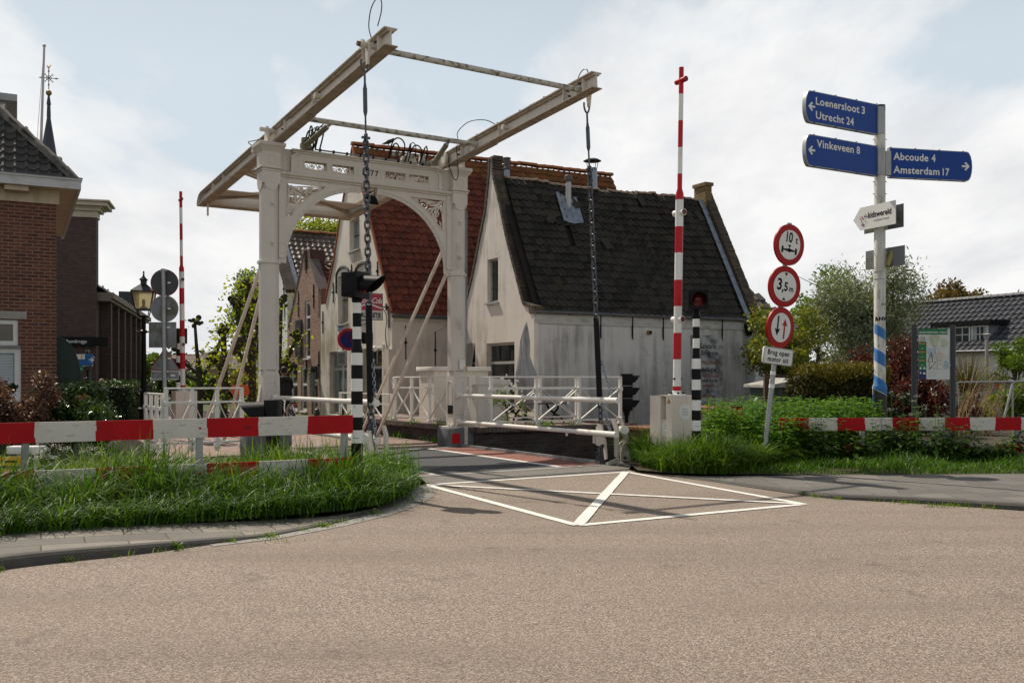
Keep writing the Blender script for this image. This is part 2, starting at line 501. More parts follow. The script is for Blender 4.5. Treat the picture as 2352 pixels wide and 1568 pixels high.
# ------------------------------------------------------------------ sky and sun
SUNV = Vector((-.545, .598, 1.0)).normalized()
sun = bpy.data.lights.new('sun', 'SUN'); sun.energy = SUN_E; sun.angle = rad(.6); sun.color = (1, .91, .785)
so = bpy.data.objects.new('sun', sun); COL.objects.link(so)
so.rotation_euler = SUNV.to_track_quat('Z', 'Y').to_euler(); so.location = (-30, 30, 60)
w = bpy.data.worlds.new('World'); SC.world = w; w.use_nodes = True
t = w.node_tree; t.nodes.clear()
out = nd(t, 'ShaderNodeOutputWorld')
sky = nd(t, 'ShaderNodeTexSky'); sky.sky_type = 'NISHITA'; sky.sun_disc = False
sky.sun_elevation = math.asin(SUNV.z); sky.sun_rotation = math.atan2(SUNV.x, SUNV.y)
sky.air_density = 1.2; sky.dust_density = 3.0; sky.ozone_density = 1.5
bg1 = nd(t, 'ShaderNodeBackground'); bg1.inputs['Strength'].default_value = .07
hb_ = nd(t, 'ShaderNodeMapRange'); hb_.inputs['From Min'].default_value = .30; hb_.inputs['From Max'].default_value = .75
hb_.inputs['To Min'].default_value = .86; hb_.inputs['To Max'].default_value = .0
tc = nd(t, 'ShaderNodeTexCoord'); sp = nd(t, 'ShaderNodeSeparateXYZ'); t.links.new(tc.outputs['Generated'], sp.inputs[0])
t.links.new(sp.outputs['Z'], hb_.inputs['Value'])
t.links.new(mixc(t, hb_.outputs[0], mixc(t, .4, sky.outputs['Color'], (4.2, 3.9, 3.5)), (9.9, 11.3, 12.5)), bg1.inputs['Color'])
za = nd(t, 'ShaderNodeMath', operation='ADD'); za.inputs[1].default_value = .42; t.links.new(sp.outputs['Z'], za.inputs[0])
zm = nd(t, 'ShaderNodeMath', operation='MAXIMUM'); zm.inputs[1].default_value = .05; t.links.new(za.outputs[0], zm.inputs[0])
dx = nd(t, 'ShaderNodeMath', operation='DIVIDE'); t.links.new(sp.outputs['X'], dx.inputs[0]); t.links.new(zm.outputs[0], dx.inputs[1])
dy = nd(t, 'ShaderNodeMath', operation='DIVIDE'); t.links.new(sp.outputs['Z'], dy.inputs[0]); t.links.new(zm.outputs[0], dy.inputs[1])
cb = nd(t, 'ShaderNodeCombineXYZ'); t.links.new(dx.outputs[0], cb.inputs[0]); t.links.new(dy.outputs[0], cb.inputs[1]); t.links.new(sp.outputs['Y'], cb.inputs[2])
mp = nd(t, 'ShaderNodeMapping'); mp.inputs['Scale'].default_value = (1.0, 2.3, .6); mp.inputs['Location'].default_value = CLOUD_OFF
t.links.new(cb.outputs[0], mp.inputs['Vector'])
n1 = noise(t, mp.outputs['Vector'], 1.9, 9, .56)
hz = nd(t, 'ShaderNodeMapRange'); hz.inputs['From Min'].default_value = .05; hz.inputs['From Max'].default_value = .62
hz.inputs['To Min'].default_value = .15; hz.inputs['To Max'].default_value = -.20
t.links.new(sp.outputs['Z'], hz.inputs['Value'])
sm = nd(t, 'ShaderNodeMath', operation='ADD'); t.links.new(n1, sm.inputs[0]); t.links.new(hz.outputs[0], sm.inputs[1])
cov = ramp(t, sm.outputs[0], [(.47, (0, 0, 0)), (.52, (.55,) * 3), (.60, (1, 1, 1))])
bg2 = nd(t, 'ShaderNodeBackground'); bg2.inputs['Strength'].default_value = 1.0
n2 = noise(t, mp.outputs['Vector'], 4.5, 7, .6)
t.links.new(ramp(t, n2, [(.28, (.74, .75, .775)), (.62, (.97, .965, .96))]), bg2.inputs['Color'])
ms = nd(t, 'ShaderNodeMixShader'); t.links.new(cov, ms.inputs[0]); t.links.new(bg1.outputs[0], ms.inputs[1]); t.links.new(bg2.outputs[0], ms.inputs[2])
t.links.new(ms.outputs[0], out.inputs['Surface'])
SC.view_settings.view_transform = 'Standard'; SC.view_settings.look = 'None'
SC.view_settings.exposure = EXPO; SC.view_settings.gamma = 1
SC.cycles.max_bounces = 6; SC.cycles.diffuse_bounces = 3; SC.cycles.glossy_bounces = 3; SC.cycles.transparent_max_bounces = 6
SC.cycles.transmission_bounces = 3; SC.cycles.caustics_reflective = False; SC.cycles.caustics_refractive = False
# ------------------------------------------------------------------ ground materials
def M_chip(name, stops, scale, var_col, rough=.9, bst=.5, dark=(.06, .055, .05)):
 m, t, b = nt(name)
 v = coords(t)
 vo = nd(t, 'ShaderNodeTexVoronoi'); vo.inputs['Scale'].default_value = scale; t.links.new(v, vo.inputs['Vector'])
 wn = nd(t, 'ShaderNodeRGBToBW'); t.links.new(vo.outputs['Color'], wn.inputs[0])
 c = ramp(t, wn.outputs[0], stops)
 n = noise(t, v, scale * .35, 4, .7)
 c = mixc(t, ramp(t, n, [(.5, (0, 0, 0)), (.66, (.7,) * 3)]), c, dark)
 big = noise(t, coords(t, scale=(.22, .5, 1)), 1.0, 6, .6)
 c = mixc(t, ramp(t, big, [(.35, (0, 0, 0)), (.7, (.6,) * 3)]), c, var_col)
 trk = noise(t, coords(t, scale=(.10, .95, 1), rot=(0, 0, -.22)), 1.3, 5, .55)
 c = mixc(t, ramp(t, trk, [(.42, (0, 0, 0)), (.68, (.42,) * 3)]), c, tuple(x * .62 for x in var_col))
 pt = noise(t, v, 2.1, 7, .7)
 c = mixc(t, ramp(t, pt, [(.57, (0, 0, 0)), (.70, (.42,) * 3)]), c, dark)
 t.links.new(c, b.inputs['Base Color']); b.inputs['Roughness'].default_value = rough
 b.inputs['Specular IOR Level'].default_value = .3
 bump(t, b, vo.outputs['Distance'], bst, .008)
 return m
ASPH = M_chip('pinkish_chip_road', [(.2, (.135, .104, .080)), (.5, (.265, .214, .170)), (.85, (.45, .375, .31))], 120, (.225, .178, .138))
DASPH = M_chip('dark_deck_asphalt', [(.2, (.03, .031, .034)), (.5, (.06, .062, .067)), (.9, (.15, .15, .155))], 110, (.055, .055, .06))
RASPH = M_chip('red_deck_surface', [(.2, (.16, .06, .045)), (.5, (.27, .105, .075)), (.9, (.40, .20, .16))], 110, (.22, .09, .065))
GASPH = M_chip('grey_pavement', [(.2, (.075, .072, .068)), (.5, (.135, .128, .12)), (.9, (.22, .21, .195))], 70, (.11, .105, .10))
LIGHTC = M_chip('pale_joint_concrete', [(.2, (.22, .21, .19)), (.5, (.31, .295, .27)), (.9, (.40, .385, .36))], 60, (.26, .245, .22))
MARK = M('white_road_paint', (.70, .68, .63), .65, var=.10, vs=9, dirt=(.34, .29, .24), damt=.75, dlo=.60, dhi=.68, dscale=(16, 16, 16))
PAVER = M_brick('red_clay_pavers', [(.16, .095, .075), (.24, .15, .12), (.33, .23, .19)], (.16, .13, .11), .2, .1, .008, .85)
GRASSG = M('grass_ground', (.05, .075, .02), .95, var=.4, vs=1.2, dirt=(.07, .055, .035), damt=.7)
WATER = None
m, t, b = nt('canal_water')
b.inputs['Base Color'].default_value = (.018, .022, .014, 1); b.inputs['Roughness'].default_value = .06
bump(t, b, noise(t, coords(t, scale=(1, 2.2, 1)), 3, 4), .25, .05)
WATER = m
m, t, b = nt('pavement_slabs')
uv = coords(t, 'UV')
br = nd(t, 'ShaderNodeTexBrick'); br.offset = .5
for k, x in (('Scale', 1.0), ('Mortar Size', .008), ('Mortar Smooth', .3), ('Bias', 0.0), ('Brick Width', .62), ('Row Height', .31)):
 br.inputs[k].default_value = x
br.inputs['Color1'].default_value = (0, 0, 0, 1); br.inputs['Color2'].default_value = (1, 1, 1, 1)
t.links.new(uv, br.inputs['Vector'])
bw_ = nd(t, 'ShaderNodeRGBToBW'); t.links.new(br.outputs['Color'], bw_.inputs[0])
c = ramp(t, bw_.outputs[0], [(.1, (.125, .115, .10)), (.55, (.19, .17, .145)), (.8, (.33, .285, .235))])
c = mixc(t, ramp(t, noise(t, uv, 40, 5, .7), [(.4, (0, 0, 0)), (.75, (.5,) * 3)]), c, (.09, .085, .075))
mo = ramp(t, noise(t, uv, 3, 5), [(.42, (.05, .042, .03)), (.6, (.09, .10, .03))])
c = mixc(t, br.outputs['Fac'], c, mo)
c = mixc(t, ramp(t, noise(t, uv, 1.4, 6, .65), [(.45, (0, 0, 0)), (.68, (.6,) * 3)]), c, (.085, .078, .066))
t.links.new(c, b.inputs['Base Color']); b.inputs['Roughness'].default_value = .9
h = nd(t, 'ShaderNodeMath', operation='SUBTRACT'); t.links.new(noise(t, uv, 60, 4), h.inputs[0]); t.links.new(br.outputs['Fac'], h.inputs[1])
bump(t, b, h.outputs[0], .5, .012)
SLAB = m
KERB = M('kerb_concrete', (.085, .078, .07), .85, var=.2, vs=6, dirt=(.05, .047, .042), damt=.7, dscale=(4, 4, 4), bmp=.5, bs=110)
# ------------------------------------------------------------------ ground with the canal cut out of it
def flat(name, pts, z, mat, kind='structure', uvrot=None, holes=()):
 mb = MB(); mb.poly([(p[0], p[1]) for p in pts], [[(q[0], q[1]) for q in h] for h in holes], (0, 0, z), (1, 0, 0), (0, 1, 0), mi=0)
 if uvrot is not None:
  cs, sn = math.cos(uvrot), math.sin(uvrot)
  for i, f in enumerate(mb.f):
   mb.uv[i] = [(mb.v[k][0] * cs + mb.v[k][1] * sn, -mb.v[k][0] * sn + mb.v[k][1] * cs) for k in f]
 return solo(name, mb, mat, kind=kind)
HA = Vector((.545, 23.6, 0))                                 # front corner of the white house beside the canal
canal = [BR(-60, 4.75), BR(5.4, 4.75), Vector((7.35, 27.35, 0)), HA + D * 7.5, HA + D * .2, BR(6.2, -3.3), BR(6.0, .55), BR(2.2, .22), BR(-2.3, -.2), BR(-60, -.2)]
flat('ground', [(-400, -60), (400, -60), (400, 700), (-400, 700)], -.035, GRASSG, holes=[canal, [BR(-4, -5), BR(3.2, -5), BR(3.2, -70), BR(-4, -70)]])
flat('water', canal, -1.05, WATER)
mb = MB()
for i in range(len(canal)):
 p, q = canal[i], canal[(i + 1) % len(canal)]
 mb.add([p + Z * -.036, q + Z * -.036, q + Z * -1.3, p + Z * -1.3], [(0, 1, 2, 3)])
QUAY = M_brick('dark_wet_quay_brick', [(.018, .011, .01), (.03, .017, .015), (.045, .028, .026)], (.028, .026, .026), .21, .066, .01, .7, dirt=(.09, .09, .095), damt=.4)
tagp(solo('canal_bank', mb, QUAY), kind='structure')
kerbL = [(-260, 1400), (-120, 1338), (0, 1309), (150, 1290), (330, 1271), (480, 1251), (620, 1233), (760, 1205), (860, 1180), (922, 1156), (945, 1140), (945, 1122), (932, 1107), (917, 1096)]
kerbR = [(1462, 1085), (1560, 1096), (1640, 1107), (1760, 1125), (1900, 1144), (2070, 1154), (2200, 1162), (2352, 1173), (2700, 1196)]
GL = [gr(*p) for p in kerbL]; GRr = [gr(*p) for p in kerbR]
far = [BR(1.98, 4.98), BR(-1.98, 4.98)]
road = [Vector((-60, -12, 0)), Vector((60, -12, 0)), Vector((60, GRr[-1].y + 2, 0))] + GRr[::-1] + far + [GL[-1] + Vector((.1, .5, 0))] + GL[::-1] + [Vector((-60, GL[0].y + 1, 0))]
flat('road', road, 0.0, ASPH)
flat('bridge_approach', [BR(-1.98, 4.72), BR(1.98, 4.72), BR(2.25, 5.0), gr(1440, 1082), gr(968, 1113), gr(905, 1097)], .004, M_chip('approach_asphalt', [(.2, (.13, .12, .105)), (.5, (.19, .175, .155)), (.9, (.27, .25, .225))], 90, (.165, .15, .13)))
flat('bridge_joint', [BR(-1.98, 4.71), BR(1.98, 4.71), BR(1.98, 4.9), BR(-1.98, 4.9)], .008, LIGHTC)
mbk = MB()
cor = [gr(968.7, 1113), gr(1438.8, 1082.8), gr(1860.5, 1158.7), gr(1324.6, 1209.3)]
cen = sum(cor, Vector()) / 4
def stripe(p, q, w_, z):
 d = (q - p).normalized(); n = Vector((-d.y, d.x, 0)) * w_ / 2
 k = max(2, int((q - p).length / .25)); vs = []; fs = []
 for i in range(k + 1):
  c = p.lerp(q, i / k)
  vs += [c + n * (1 + random.uniform(-.05, .05)) + Z * z, c - n * (1 + random.uniform(-.05, .05)) + Z * z]
  if i: fs.append((2 * i - 2, 2 * i - 1, 2 * i + 1, 2 * i))
 mbk.add(vs, fs)
ins = [c + (cen - c).normalized() * .06 for c in cor]
for i in range(4):
 stripe(ins[i], ins[(i + 1) % 4], .10, .0045 + .0008 * i)
stripe(ins[0], ins[2], .10, .009); stripe(ins[1], ins[3], .115, .0098)
solo('road_marking', mbk, MARK, kind='structure')
hk = [.10, .09, .083, .078, .065, .04, .018, .012, .012, .012, .012, .012, .012, .012]
inn = [(-260, 1290), (-120, 1245), (0, 1224), (150, 1213), (330, 1203), (480, 1198), (620, 1192), (740, 1185), (830, 1172), (890, 1156), (922, 1138), (926, 1124), (918, 1109), (905, 1098)]
mbK = MB(); mbP = MB()
def smooth_path(pts, n=6):
 out = []
 for i in range(len(pts) - 1):
  p0, p1, p2, p3 = pts[max(i - 1, 0)], pts[i], pts[i + 1], pts[min(i + 2, len(pts) - 1)]
  for k in range(n):
   s_ = k / n
   out.append(.5 * ((2 * p1) + (p2 - p0) * s_ + (2 * p0 - 5 * p1 + 4 * p2 - p3) * s_ ** 2 + (3 * p1 - p0 - 3 * p2 + p3) * s_ ** 3))
 return out + [pts[-1]]
E0 = smooth_path([Vector((p.x, p.y, h_)) for p, h_ in zip(GL, hk)])
I0 = smooth_path([gr(*p, z=h_) for p, h_ in zip(inn, hk)])
def kerb_strip(E0, I0, mbK, mbP, kw=.13, fl=1, uvrot=0):
 ds = 0; prev = None; K = []
 for i, (e, q) in enumerate(zip(E0, I0)):
  d = (E0[min(i + 1, len(E0) - 1)] - E0[max(i - 1, 0)]); d.z = 0; d.normalize()
  n = Vector((-d.y, d.x, 0)) * fl
  if i: ds += (e - E0[i - 1]).length
  h_ = e.z; b0 = Vector((e.x, e.y, 0))
  K.append((b0 + Z * -.05, b0 + n * .015 + Z * (h_ - .02), b0 + n * .035 + Z * h_, b0 + n * kw + Z * h_, b0 + n * kw + Z * (h_ - .006), q + Z * -.004, ds))
 for i in range(len(K) - 1):
  for j in range(3):
   mbK.add([K[i][j], K[i + 1][j], K[i + 1][j + 1], K[i][j + 1]], [(0, 1, 2, 3)] if fl > 0 else [(3, 2, 1, 0)])
  p = [K[i][4], K[i + 1][4], K[i + 1][5], K[i][5]]
  cs, sn = math.cos(uvrot), math.sin(uvrot)
  mbP.add(p, [(0, 1, 2, 3)] if fl > 0 else [(3, 2, 1, 0)], uvs=[(q.x * cs + q.y * sn, -q.x * sn + q.y * cs) for q in p])
kerb_strip(E0, I0, mbK, mbP, uvrot=math.atan2(.45, .9))
solo('kerb', mbK, KERB, kind='structure', smooth=60); solo('pavement', mbP, SLAB, kind='structure')
hk2 = [.012, .015, .02, .03, .045, .055, .06, .065, .07]
inR = [(1464, 1084), (1540, 1090), (1640, 1092), (1760, 1091), (1900, 1090), (2070, 1089), (2200, 1088), (2352, 1087), (2700, 1087)]
E1 = smooth_path([Vector((p.x, p.y, h_)) for p, h_ in zip(GRr, hk2)])
I1 = smooth_path([gr(*p, z=h_) for p, h_ in zip(inR, hk2)])
mbK = MB(); mbP = MB(); kerb_strip(E1, I1, mbK, mbP, .14)
m, t, b = nt('worn_hexagon_slabs')
v = coords(t); vo = nd(t, 'ShaderNodeTexVoronoi', feature='DISTANCE_TO_EDGE'); vo.inputs['Scale'].default_value = 2.6; vo.inputs['Randomness'].default_value = .35; t.links.new(v, vo.inputs['Vector'])
vc = nd(t, 'ShaderNodeTexVoronoi'); vc.inputs['Scale'].default_value = 2.6; vc.inputs['Randomness'].default_value = .35; t.links.new(v, vc.inputs['Vector'])
bw_ = nd(t, 'ShaderNodeRGBToBW'); t.links.new(vc.outputs['Color'], bw_.inputs[0])
c = ramp(t, bw_.outputs[0], [(.2, (.115, .106, .094)), (.6, (.15, .138, .122)), (.9, (.20, .18, .155))])
c = mixc(t, ramp(t, noise(t, v, 70, 4, .7), [(.4, (0, 0, 0)), (.7, (.55,) * 3)]), c, (.07, .066, .06))
c = mixc(t, ramp(t, noise(t, v, 1.1, 6, .6), [(.4, (0, 0, 0)), (.7, (.6,) * 3)]), c, (.10, .093, .083))
c = mixc(t, ramp(t, vo.outputs['Distance'], [(.0, (.85,) * 3), (.035, (0, 0, 0))]), c, (.045, .042, .03))
t.links.new(c, b.inputs['Base Color']); b.inputs['Roughness'].default_value = .9; bump(t, b, vo.outputs['Distance'], .3, .02)
solo('kerb', mbK, KERB, kind='structure', smooth=60); solo('pavement', mbP, m, kind='structure')
mbg = MB()
go = [p + Vector((.02, -.02, 0)) for p in GL[5:]]
for i in range(len(GL) - 6):
 p, q = GL[5 + i], GL[6 + i]
 d = (q - p).normalized(); n = Vector((d.y, -d.x, 0)) * (.10 + .03 * min(i, 5))
 p2 = p + (Vector(((GL[6 + i] - GL[4 + i]).normalized().y, -(GL[6 + i] - GL[4 + i]).normalized().x, 0)) * (.10 + .03 * min(i, 5)))
 nx = GL[min(7 + i, len(GL) - 1)] - GL[5 + i]; nx.normalize()
 q2 = q + Vector((nx.y, -nx.x, 0)) * (.10 + .03 * min(i + 1, 5))
 mbg.add([p + Z * .004, q + Z * .004, q2 + Z * .004, p2 + Z * .004], [(3, 2, 1, 0)])
solo('gutter', mbg, LIGHTC, kind='structure')
vl = [Vector((p.x, p.y, 0)) for p in I0] + [BR(-2.15, 4.95), BR(-2.15, 4.76), BR(-14, 4.76), Vector((-18, 5.5, 0))]
flat('verge', vl, .05, SOIL)
vr = [Vector((p.x, p.y, 0)) for p in I1] + [Vector((40, 13, 0)), Vector((40, 40, 0)), Vector((11, 40, 0)), Vector((7.42, 27.3, 0)), BR(5.42, 4.76), BR(2.15, 4.76), BR(2.15, 5.0)]
flat('verge', vr, .045, SOIL)
def street_z(p):
 b_ = (Vector((p[0], p[1], 0)) - M0).dot(B); k = min(1, max(0, (-5 - b_) / 21)); return -.6 * k * k * (3 - 2 * k)
flat('street', [BR(-4.0, -.05), BR(2.05, -.05), BR(2.05, -5), BR(-4.0, -5)], .0, PAVER, uvrot=TH)
for a0, a1, b0, b1, dz, mt, nm in ((-4, 2.05, -5, -14, 0, PAVER, 'street'), (-2.6, 1.3, -14, -70, 0, GASPH, 'street'), (1.3, 3.2, -14, -70, .09, SLAB, 'pavement'), (2.05, 3.2, -5, -14, .04, SLAB, 'pavement'), (-4, -2.6, -14, -70, .09, SLAB, 'pavement')):
 mb = MB(); n_ = 30
 for i in range(n_ + 1):
  b_ = b0 + (b1 - b0) * i / n_; vs = []
  for a_ in (a0, a1):
   p = BR(a_, b_); p.z = street_z(p) + dz; vs.append(p)
  if i:
   mb.add([pv[0], pv[1], vs[1], vs[0]], [(0, 1, 2, 3)], 0, [(q.x * math.cos(TH) + q.y * math.sin(TH), -q.x * math.sin(TH) + q.y * math.cos(TH)) for q in (pv[0], pv[1], vs[1], vs[0])])
   for e in (0, 1): mb.add([pv[e], vs[e], vs[e] - Z * .12, pv[e] - Z * .12], [(0, 1, 2, 3)])
  pv = vs
 solo(nm, mb, mt, kind='structure')
mb = MB()
for a_ in (-4, 3.2):
 for i in range(30):
  p, q_ = BR(a_, -5 - 65 * i / 30), BR(a_, -5 - 65 * (i + 1) / 30); mb.add([p + Z * -.036, q_ + Z * -.036, q_ + Z * -.9, p + Z * -.9], [(0, 1, 2, 3)])
p, q_ = BR(-4, -70), BR(3.2, -70); mb.add([p + Z * -.036, q_ + Z * -.036, q_ + Z * -.9, p + Z * -.9], [(0, 1, 2, 3)])
solo('street_edge', mb, CONC, kind='structure')
# ================================================================== DRAWBRIDGE
def q(a, b, z): return Vector((a, -b, z))
bt = Thing('drawbridge', 'cream iron drawbridge with arched portal, balance beams on top and lattice scrollwork', 'drawbridge', M0, TH)
def oct_prism(mb, a, b, z0, z1, r0, r1=None, mi=0):
 mb.lathe([(r0 / math.cos(PI / 8), z0), ((r1 or r0) / math.cos(PI / 8), z1)], 8, q(a, b, 0), mi)
def spiral(cx, cy, r0, r1, a0, turns, n=22):
 return [(cx + (r0 + (r1 - r0) * i / n) * math.cos(a0 + turns * 2 * PI * i / n), cy + (r0 + (r1 - r0) * i / n) * math.sin(a0 + turns * 2 * PI * i / n)) for i in range(n + 1)]
PB = -.09                                   # portal plane
for sd in (-1, 1):
 pa = 1.906 * sd
 mb = MB(); mb.box(q(pa + .065 * sd, PB + .045, .16), (.79, .49, .42), bev=.02); bt.part('base_block', mb, DKCONC)
 post = MB()
 post.box(q(pa + .04 * sd, PB + .02, .385), (.66, .42, .035), bev=.006)
 post.poly([(-.15, .40), (.15, .40), (.15, 1.40), (-.15, 1.40)], [], q(pa, PB + .15, 0), (1, 0, 0), (0, 0, 1), .30)
 post.poly([(.14 * sd, .42), (.35 * sd, .42), (.28 * sd, .60), (.20 * sd, .95), (.14 * sd, 1.3)], [], q(pa, PB + .06, 0), (1, 0, 0), (0, 0, 1), .12)
 for s_, dx_, dy_ in ((1, 0, .205), (2, -.205 * sd, 0)):
  for k in range(1):
   pth = [(-.09, .62), (-.09, 1.2)] + [(-.09 * math.cos(PI * i / 8), 1.2 + .09 * math.sin(PI * i / 8)) for i in range(1, 8)] + [(.09, 1.2), (.09, .62), (-.09, .62)]
   if s_ == 1:
    post.tube([q(pa + x, PB + .15, z) for x, z in pth], .009, 5)
   else:
    post.tube([q(pa - .15 * sd, PB + x, z) for x, z in pth], .009, 5)
 post.lathe([(.205, 1.38), (.205, 1.41), (.185, 1.46), (.175, 1.52)], 4, q(pa, PB, 0))
 oct_prism(post, pa, PB, 1.5, 3.42, .165)
 oct_prism(post, pa, PB, 3.385, 3.43, .19, .19); oct_prism(post, pa, PB, 3.43, 3.46, .175, .165)
 oct_prism(post, pa, PB, 3.45, 4.74, .155)
 post.box(q(pa, PB, 4.93), (.325, .325, .26)); post.box(q(pa, PB, 4.76), (.27, .27, .12), bev=.03)
 for dx_, dy_ in ((0, 1), (1, 0), (-1, 0), (0, -1)):       # rounded shields below the block
  post.tube([q(pa + dx_ * .150, PB + dy_ * .150, 4.80), q(pa + dx_ * .168, PB + dy_ * .168, 4.80)], .125, 16)
 post.box(q(pa, PB, 5.075), (.40, .40, .035), bev=.016); post.box(q(pa, PB, 5.03), (.36, .36, .03), bev=.012)
 post.box(q(pa, PB, 5.22), (.33, .33, .30))
 for dx_, dy_ in ((0, 1), (-sd, 0)):
  R_ = Matrix.Rotation(PI / 2 if dx_ else 0, 3, 'Z')
  post.tube([q(pa + dx_ * .166, PB + dy_ * .166, 5.22) + R_ @ Vector((x, 0, z)) for x, z in ((-.06, -.07), (.06, -.07), (.06, .07), (-.06, .07), (-.06, -.07))], .006, 4)
 post.lathe([(.235, 5.35), (.25, 5.38), (.30, 5.42), (.325, 5.455), (.335, 5.46), (.335, 5.515), (.32, 5.52)], 4, q(pa, PB, 0))
 for zz in (4.45, 3.75):
  post.box(q(pa - .02 * sd, PB + .155, zz - .05), (.09, .03, .02)); post.ball(q(pa - .01 * sd, PB + .165, zz), .035, n=8, m=6)
 for k in range(4):
  post.ball(q(pa - .25 * sd + .05 * k * sd, PB + (.18 if k % 2 else .14), .42), .03, n=8, m=5)
 pob = bt.part('post', post, WHITE, smooth=40)
 mb = MB()
 for dx_ in (.075 * sd, ):
  mb.poly([(-.13, 5.52), (.13, 5.52), (.05, 5.80), (.03, 5.83), (-.03, 5.83), (-.05, 5.80)], [], q(pa + dx_ + .02, PB, 0), (0, -1, 0), (0, 0, 1), .04)
 mb.cyl(q(pa + .16 * sd, PB, 5.77), q(pa - .3 * sd, PB, 5.77), .04)
 mb.cyl(q(pa - .30 * sd, PB, 5.70), q(pa - .22 * sd, PB, 5.70), .10)
 bt.part('beam_bearing', mb, WHITE)
 mb = MB(); mb.box(q(pa - .02 * sd + (.08 if sd > 0 else 0), .19, .42), (.075, .03, .80));
 for k in range(5): mb.ball(q(pa - .02 * sd + (.08 if sd > 0 else 0), .21, .12 + .16 * k), .022, n=8, m=5)
 bt.part('railing_hinge', mb, WHITE)
 if sd > 0:
  mb = MB(); mb.tube([q(pa + .19, PB, 1.5), q(pa + .19, PB, 4.7)], .022, 8); mb.tube([q(pa + .21, PB + .05, 1.5), q(pa + .21, PB + .05, 4.7)], .012, 6)
  for zz in (1.7, 2.3, 2.9, 3.5, 4.1, 4.6): mb.box(q(pa + .19, PB, zz), (.07, .07, .03))
  bt.part('cable_pipe', mb, GALV)
  mb = MB(); mb.box(q(pa - .17, .205, .17), (.17, .012, .20)); bt.part('red_plate', mb, RED)
  mb = MB(); mb.box(q(pa - .155, PB + .03, .73), (.012, .2, .17)); bt.part('number_plate', mb, INK)
  mb = MB(); mb.box(q(pa + .02, PB + .21, 1.62), (.13, .01, .19)); mb.poly([(0, 0), (.05, 0), (.05, .05)], [], q(pa + .03, PB + .217, 1.535), (1, 0, 0), (0, 0, 1), 0, 1)
  bt.part('sticker', mb, [WHITE2, ORANGE])
# ---- portal cross beam with pierced panels
f0 = PB + .085
cb_ = MB()
panels = []
for c in (-1.06, -.53, .53, 1.03):
 panels.append((c - .21, c + .21))
holes = [[(x0, 5.145), (x1, 5.145), (x1, 5.285), (x0, 5.285)] for x0, x1 in panels]
cb_.poly([(-1.46, 5.02), (1.46, 5.02), (1.46, 5.44), (-1.46, 5.44)], holes, q(0, f0, 0), (1, 0, 0), (0, 0, 1), .02)
cb_.poly([(-1.46, 5.02), (1.46, 5.02), (1.46, 5.44), (-1.46, 5.44)], holes, q(0, f0 - .16, 0), (1, 0, 0), (0, 0, 1), .02)
for sd in (-1, 1):
 cb_.bb(sd * 1.46, sd * 1.76, -(f0 - .05), -(f0 - .14), 5.0, 5.47)
 cb_.poly([(1.455 * sd, 5.03), (1.53 * sd, 5.03), (1.53 * sd, 5.33), (1.50 * sd, 5.37), (1.44 * sd, 5.40), (1.40 * sd, 5.46), (1.38 * sd, 5.44), (1.43 * sd, 5.36), (1.455 * sd, 5.34)], [], q(0, f0 + .022, 0), (1, 0, 0), (0, 0, 1), .02)
 for k in range(4):
  cb_.ball(q(sd * 1.39, f0 + .002, 5.07 + .1 * k), .013, n=6, m=4); cb_.ball(q(sd * 1.58, f0 - .05, 5.08 + .1 * k), .015, n=6, m=4)
cb_.bb(-1.52, 1.52, -(f0 + .05), -(f0 - .19), 5.44, 5.475, bev=.008)
cb_.bb(-1.50, 1.50, -(f0 + .025), -(f0 - .17), 5.405, 5.44, bev=.01)
cb_.tube([q(-1.74, f0 + .02, 5.015), q(1.74, f0 + .02, 5.015)], .035, 10)
cb_.bb(-1.74, 1.74, -(f0 + .01), -(f0 - .17), 4.955, 4.985)
for x0, x1 in panels + [(-.22, .22)]:
 for (u0, u1, z0, z1) in ((x0 - .02, x1 + .02, 5.285, 5.305), (x0 - .02, x1 + .02, 5.125, 5.145), (x0 - .02, x0, 5.145, 5.285), (x1, x1 + .02, 5.145, 5.285)):
  cb_.bb(u0, u1, -(f0 + .008), -f0, z0, z1)
cbo = bt.part('cross_beam', cb_, WHITE, smooth=40)
for x0, x1 in panels:
 mb = MB(); c = (x0 + x1) / 2
 for s_ in (-1, 1):
  for pts in (spiral(c + s_ * .075, 5.20, .055, .012, PI / 2 - s_ * PI / 2, s_ * -1.3), spiral(c + s_ * .168, 5.195, .04, .008, PI / 2 + s_ * PI / 2, s_ * 1.3)):
   mb.tube([q(x, f0 - .012, z) for x, z in pts], .0085, 5)
  mb.tube([q(c + s_ * x, f0 - .012, z) for x, z in ((.0, 5.285), (.01, 5.24), (.03, 5.17), (.12, 5.145))], .007, 5)
  mb.tube([q(c + s_ * x, f0 - .012, z) for x, z in ((.208, 5.16), (.13, 5.15), (.12, 5.22), (.13, 5.27), (.15, 5.285))], .007, 5)
  mb.ball(q(c + s_ * .075, f0 - .01, 5.20), .024, n=8, m=6)
 bt.part('scroll_panel', mb, WHITE, cbo)
mb = place(text('1877', .155, 'CENTER', 1.25, .95, .003), q(0, f0 + .003, 5.16), (1, 0, 0), (0, 0, 1))
bt.part('lettering', mb, INK, cbo)
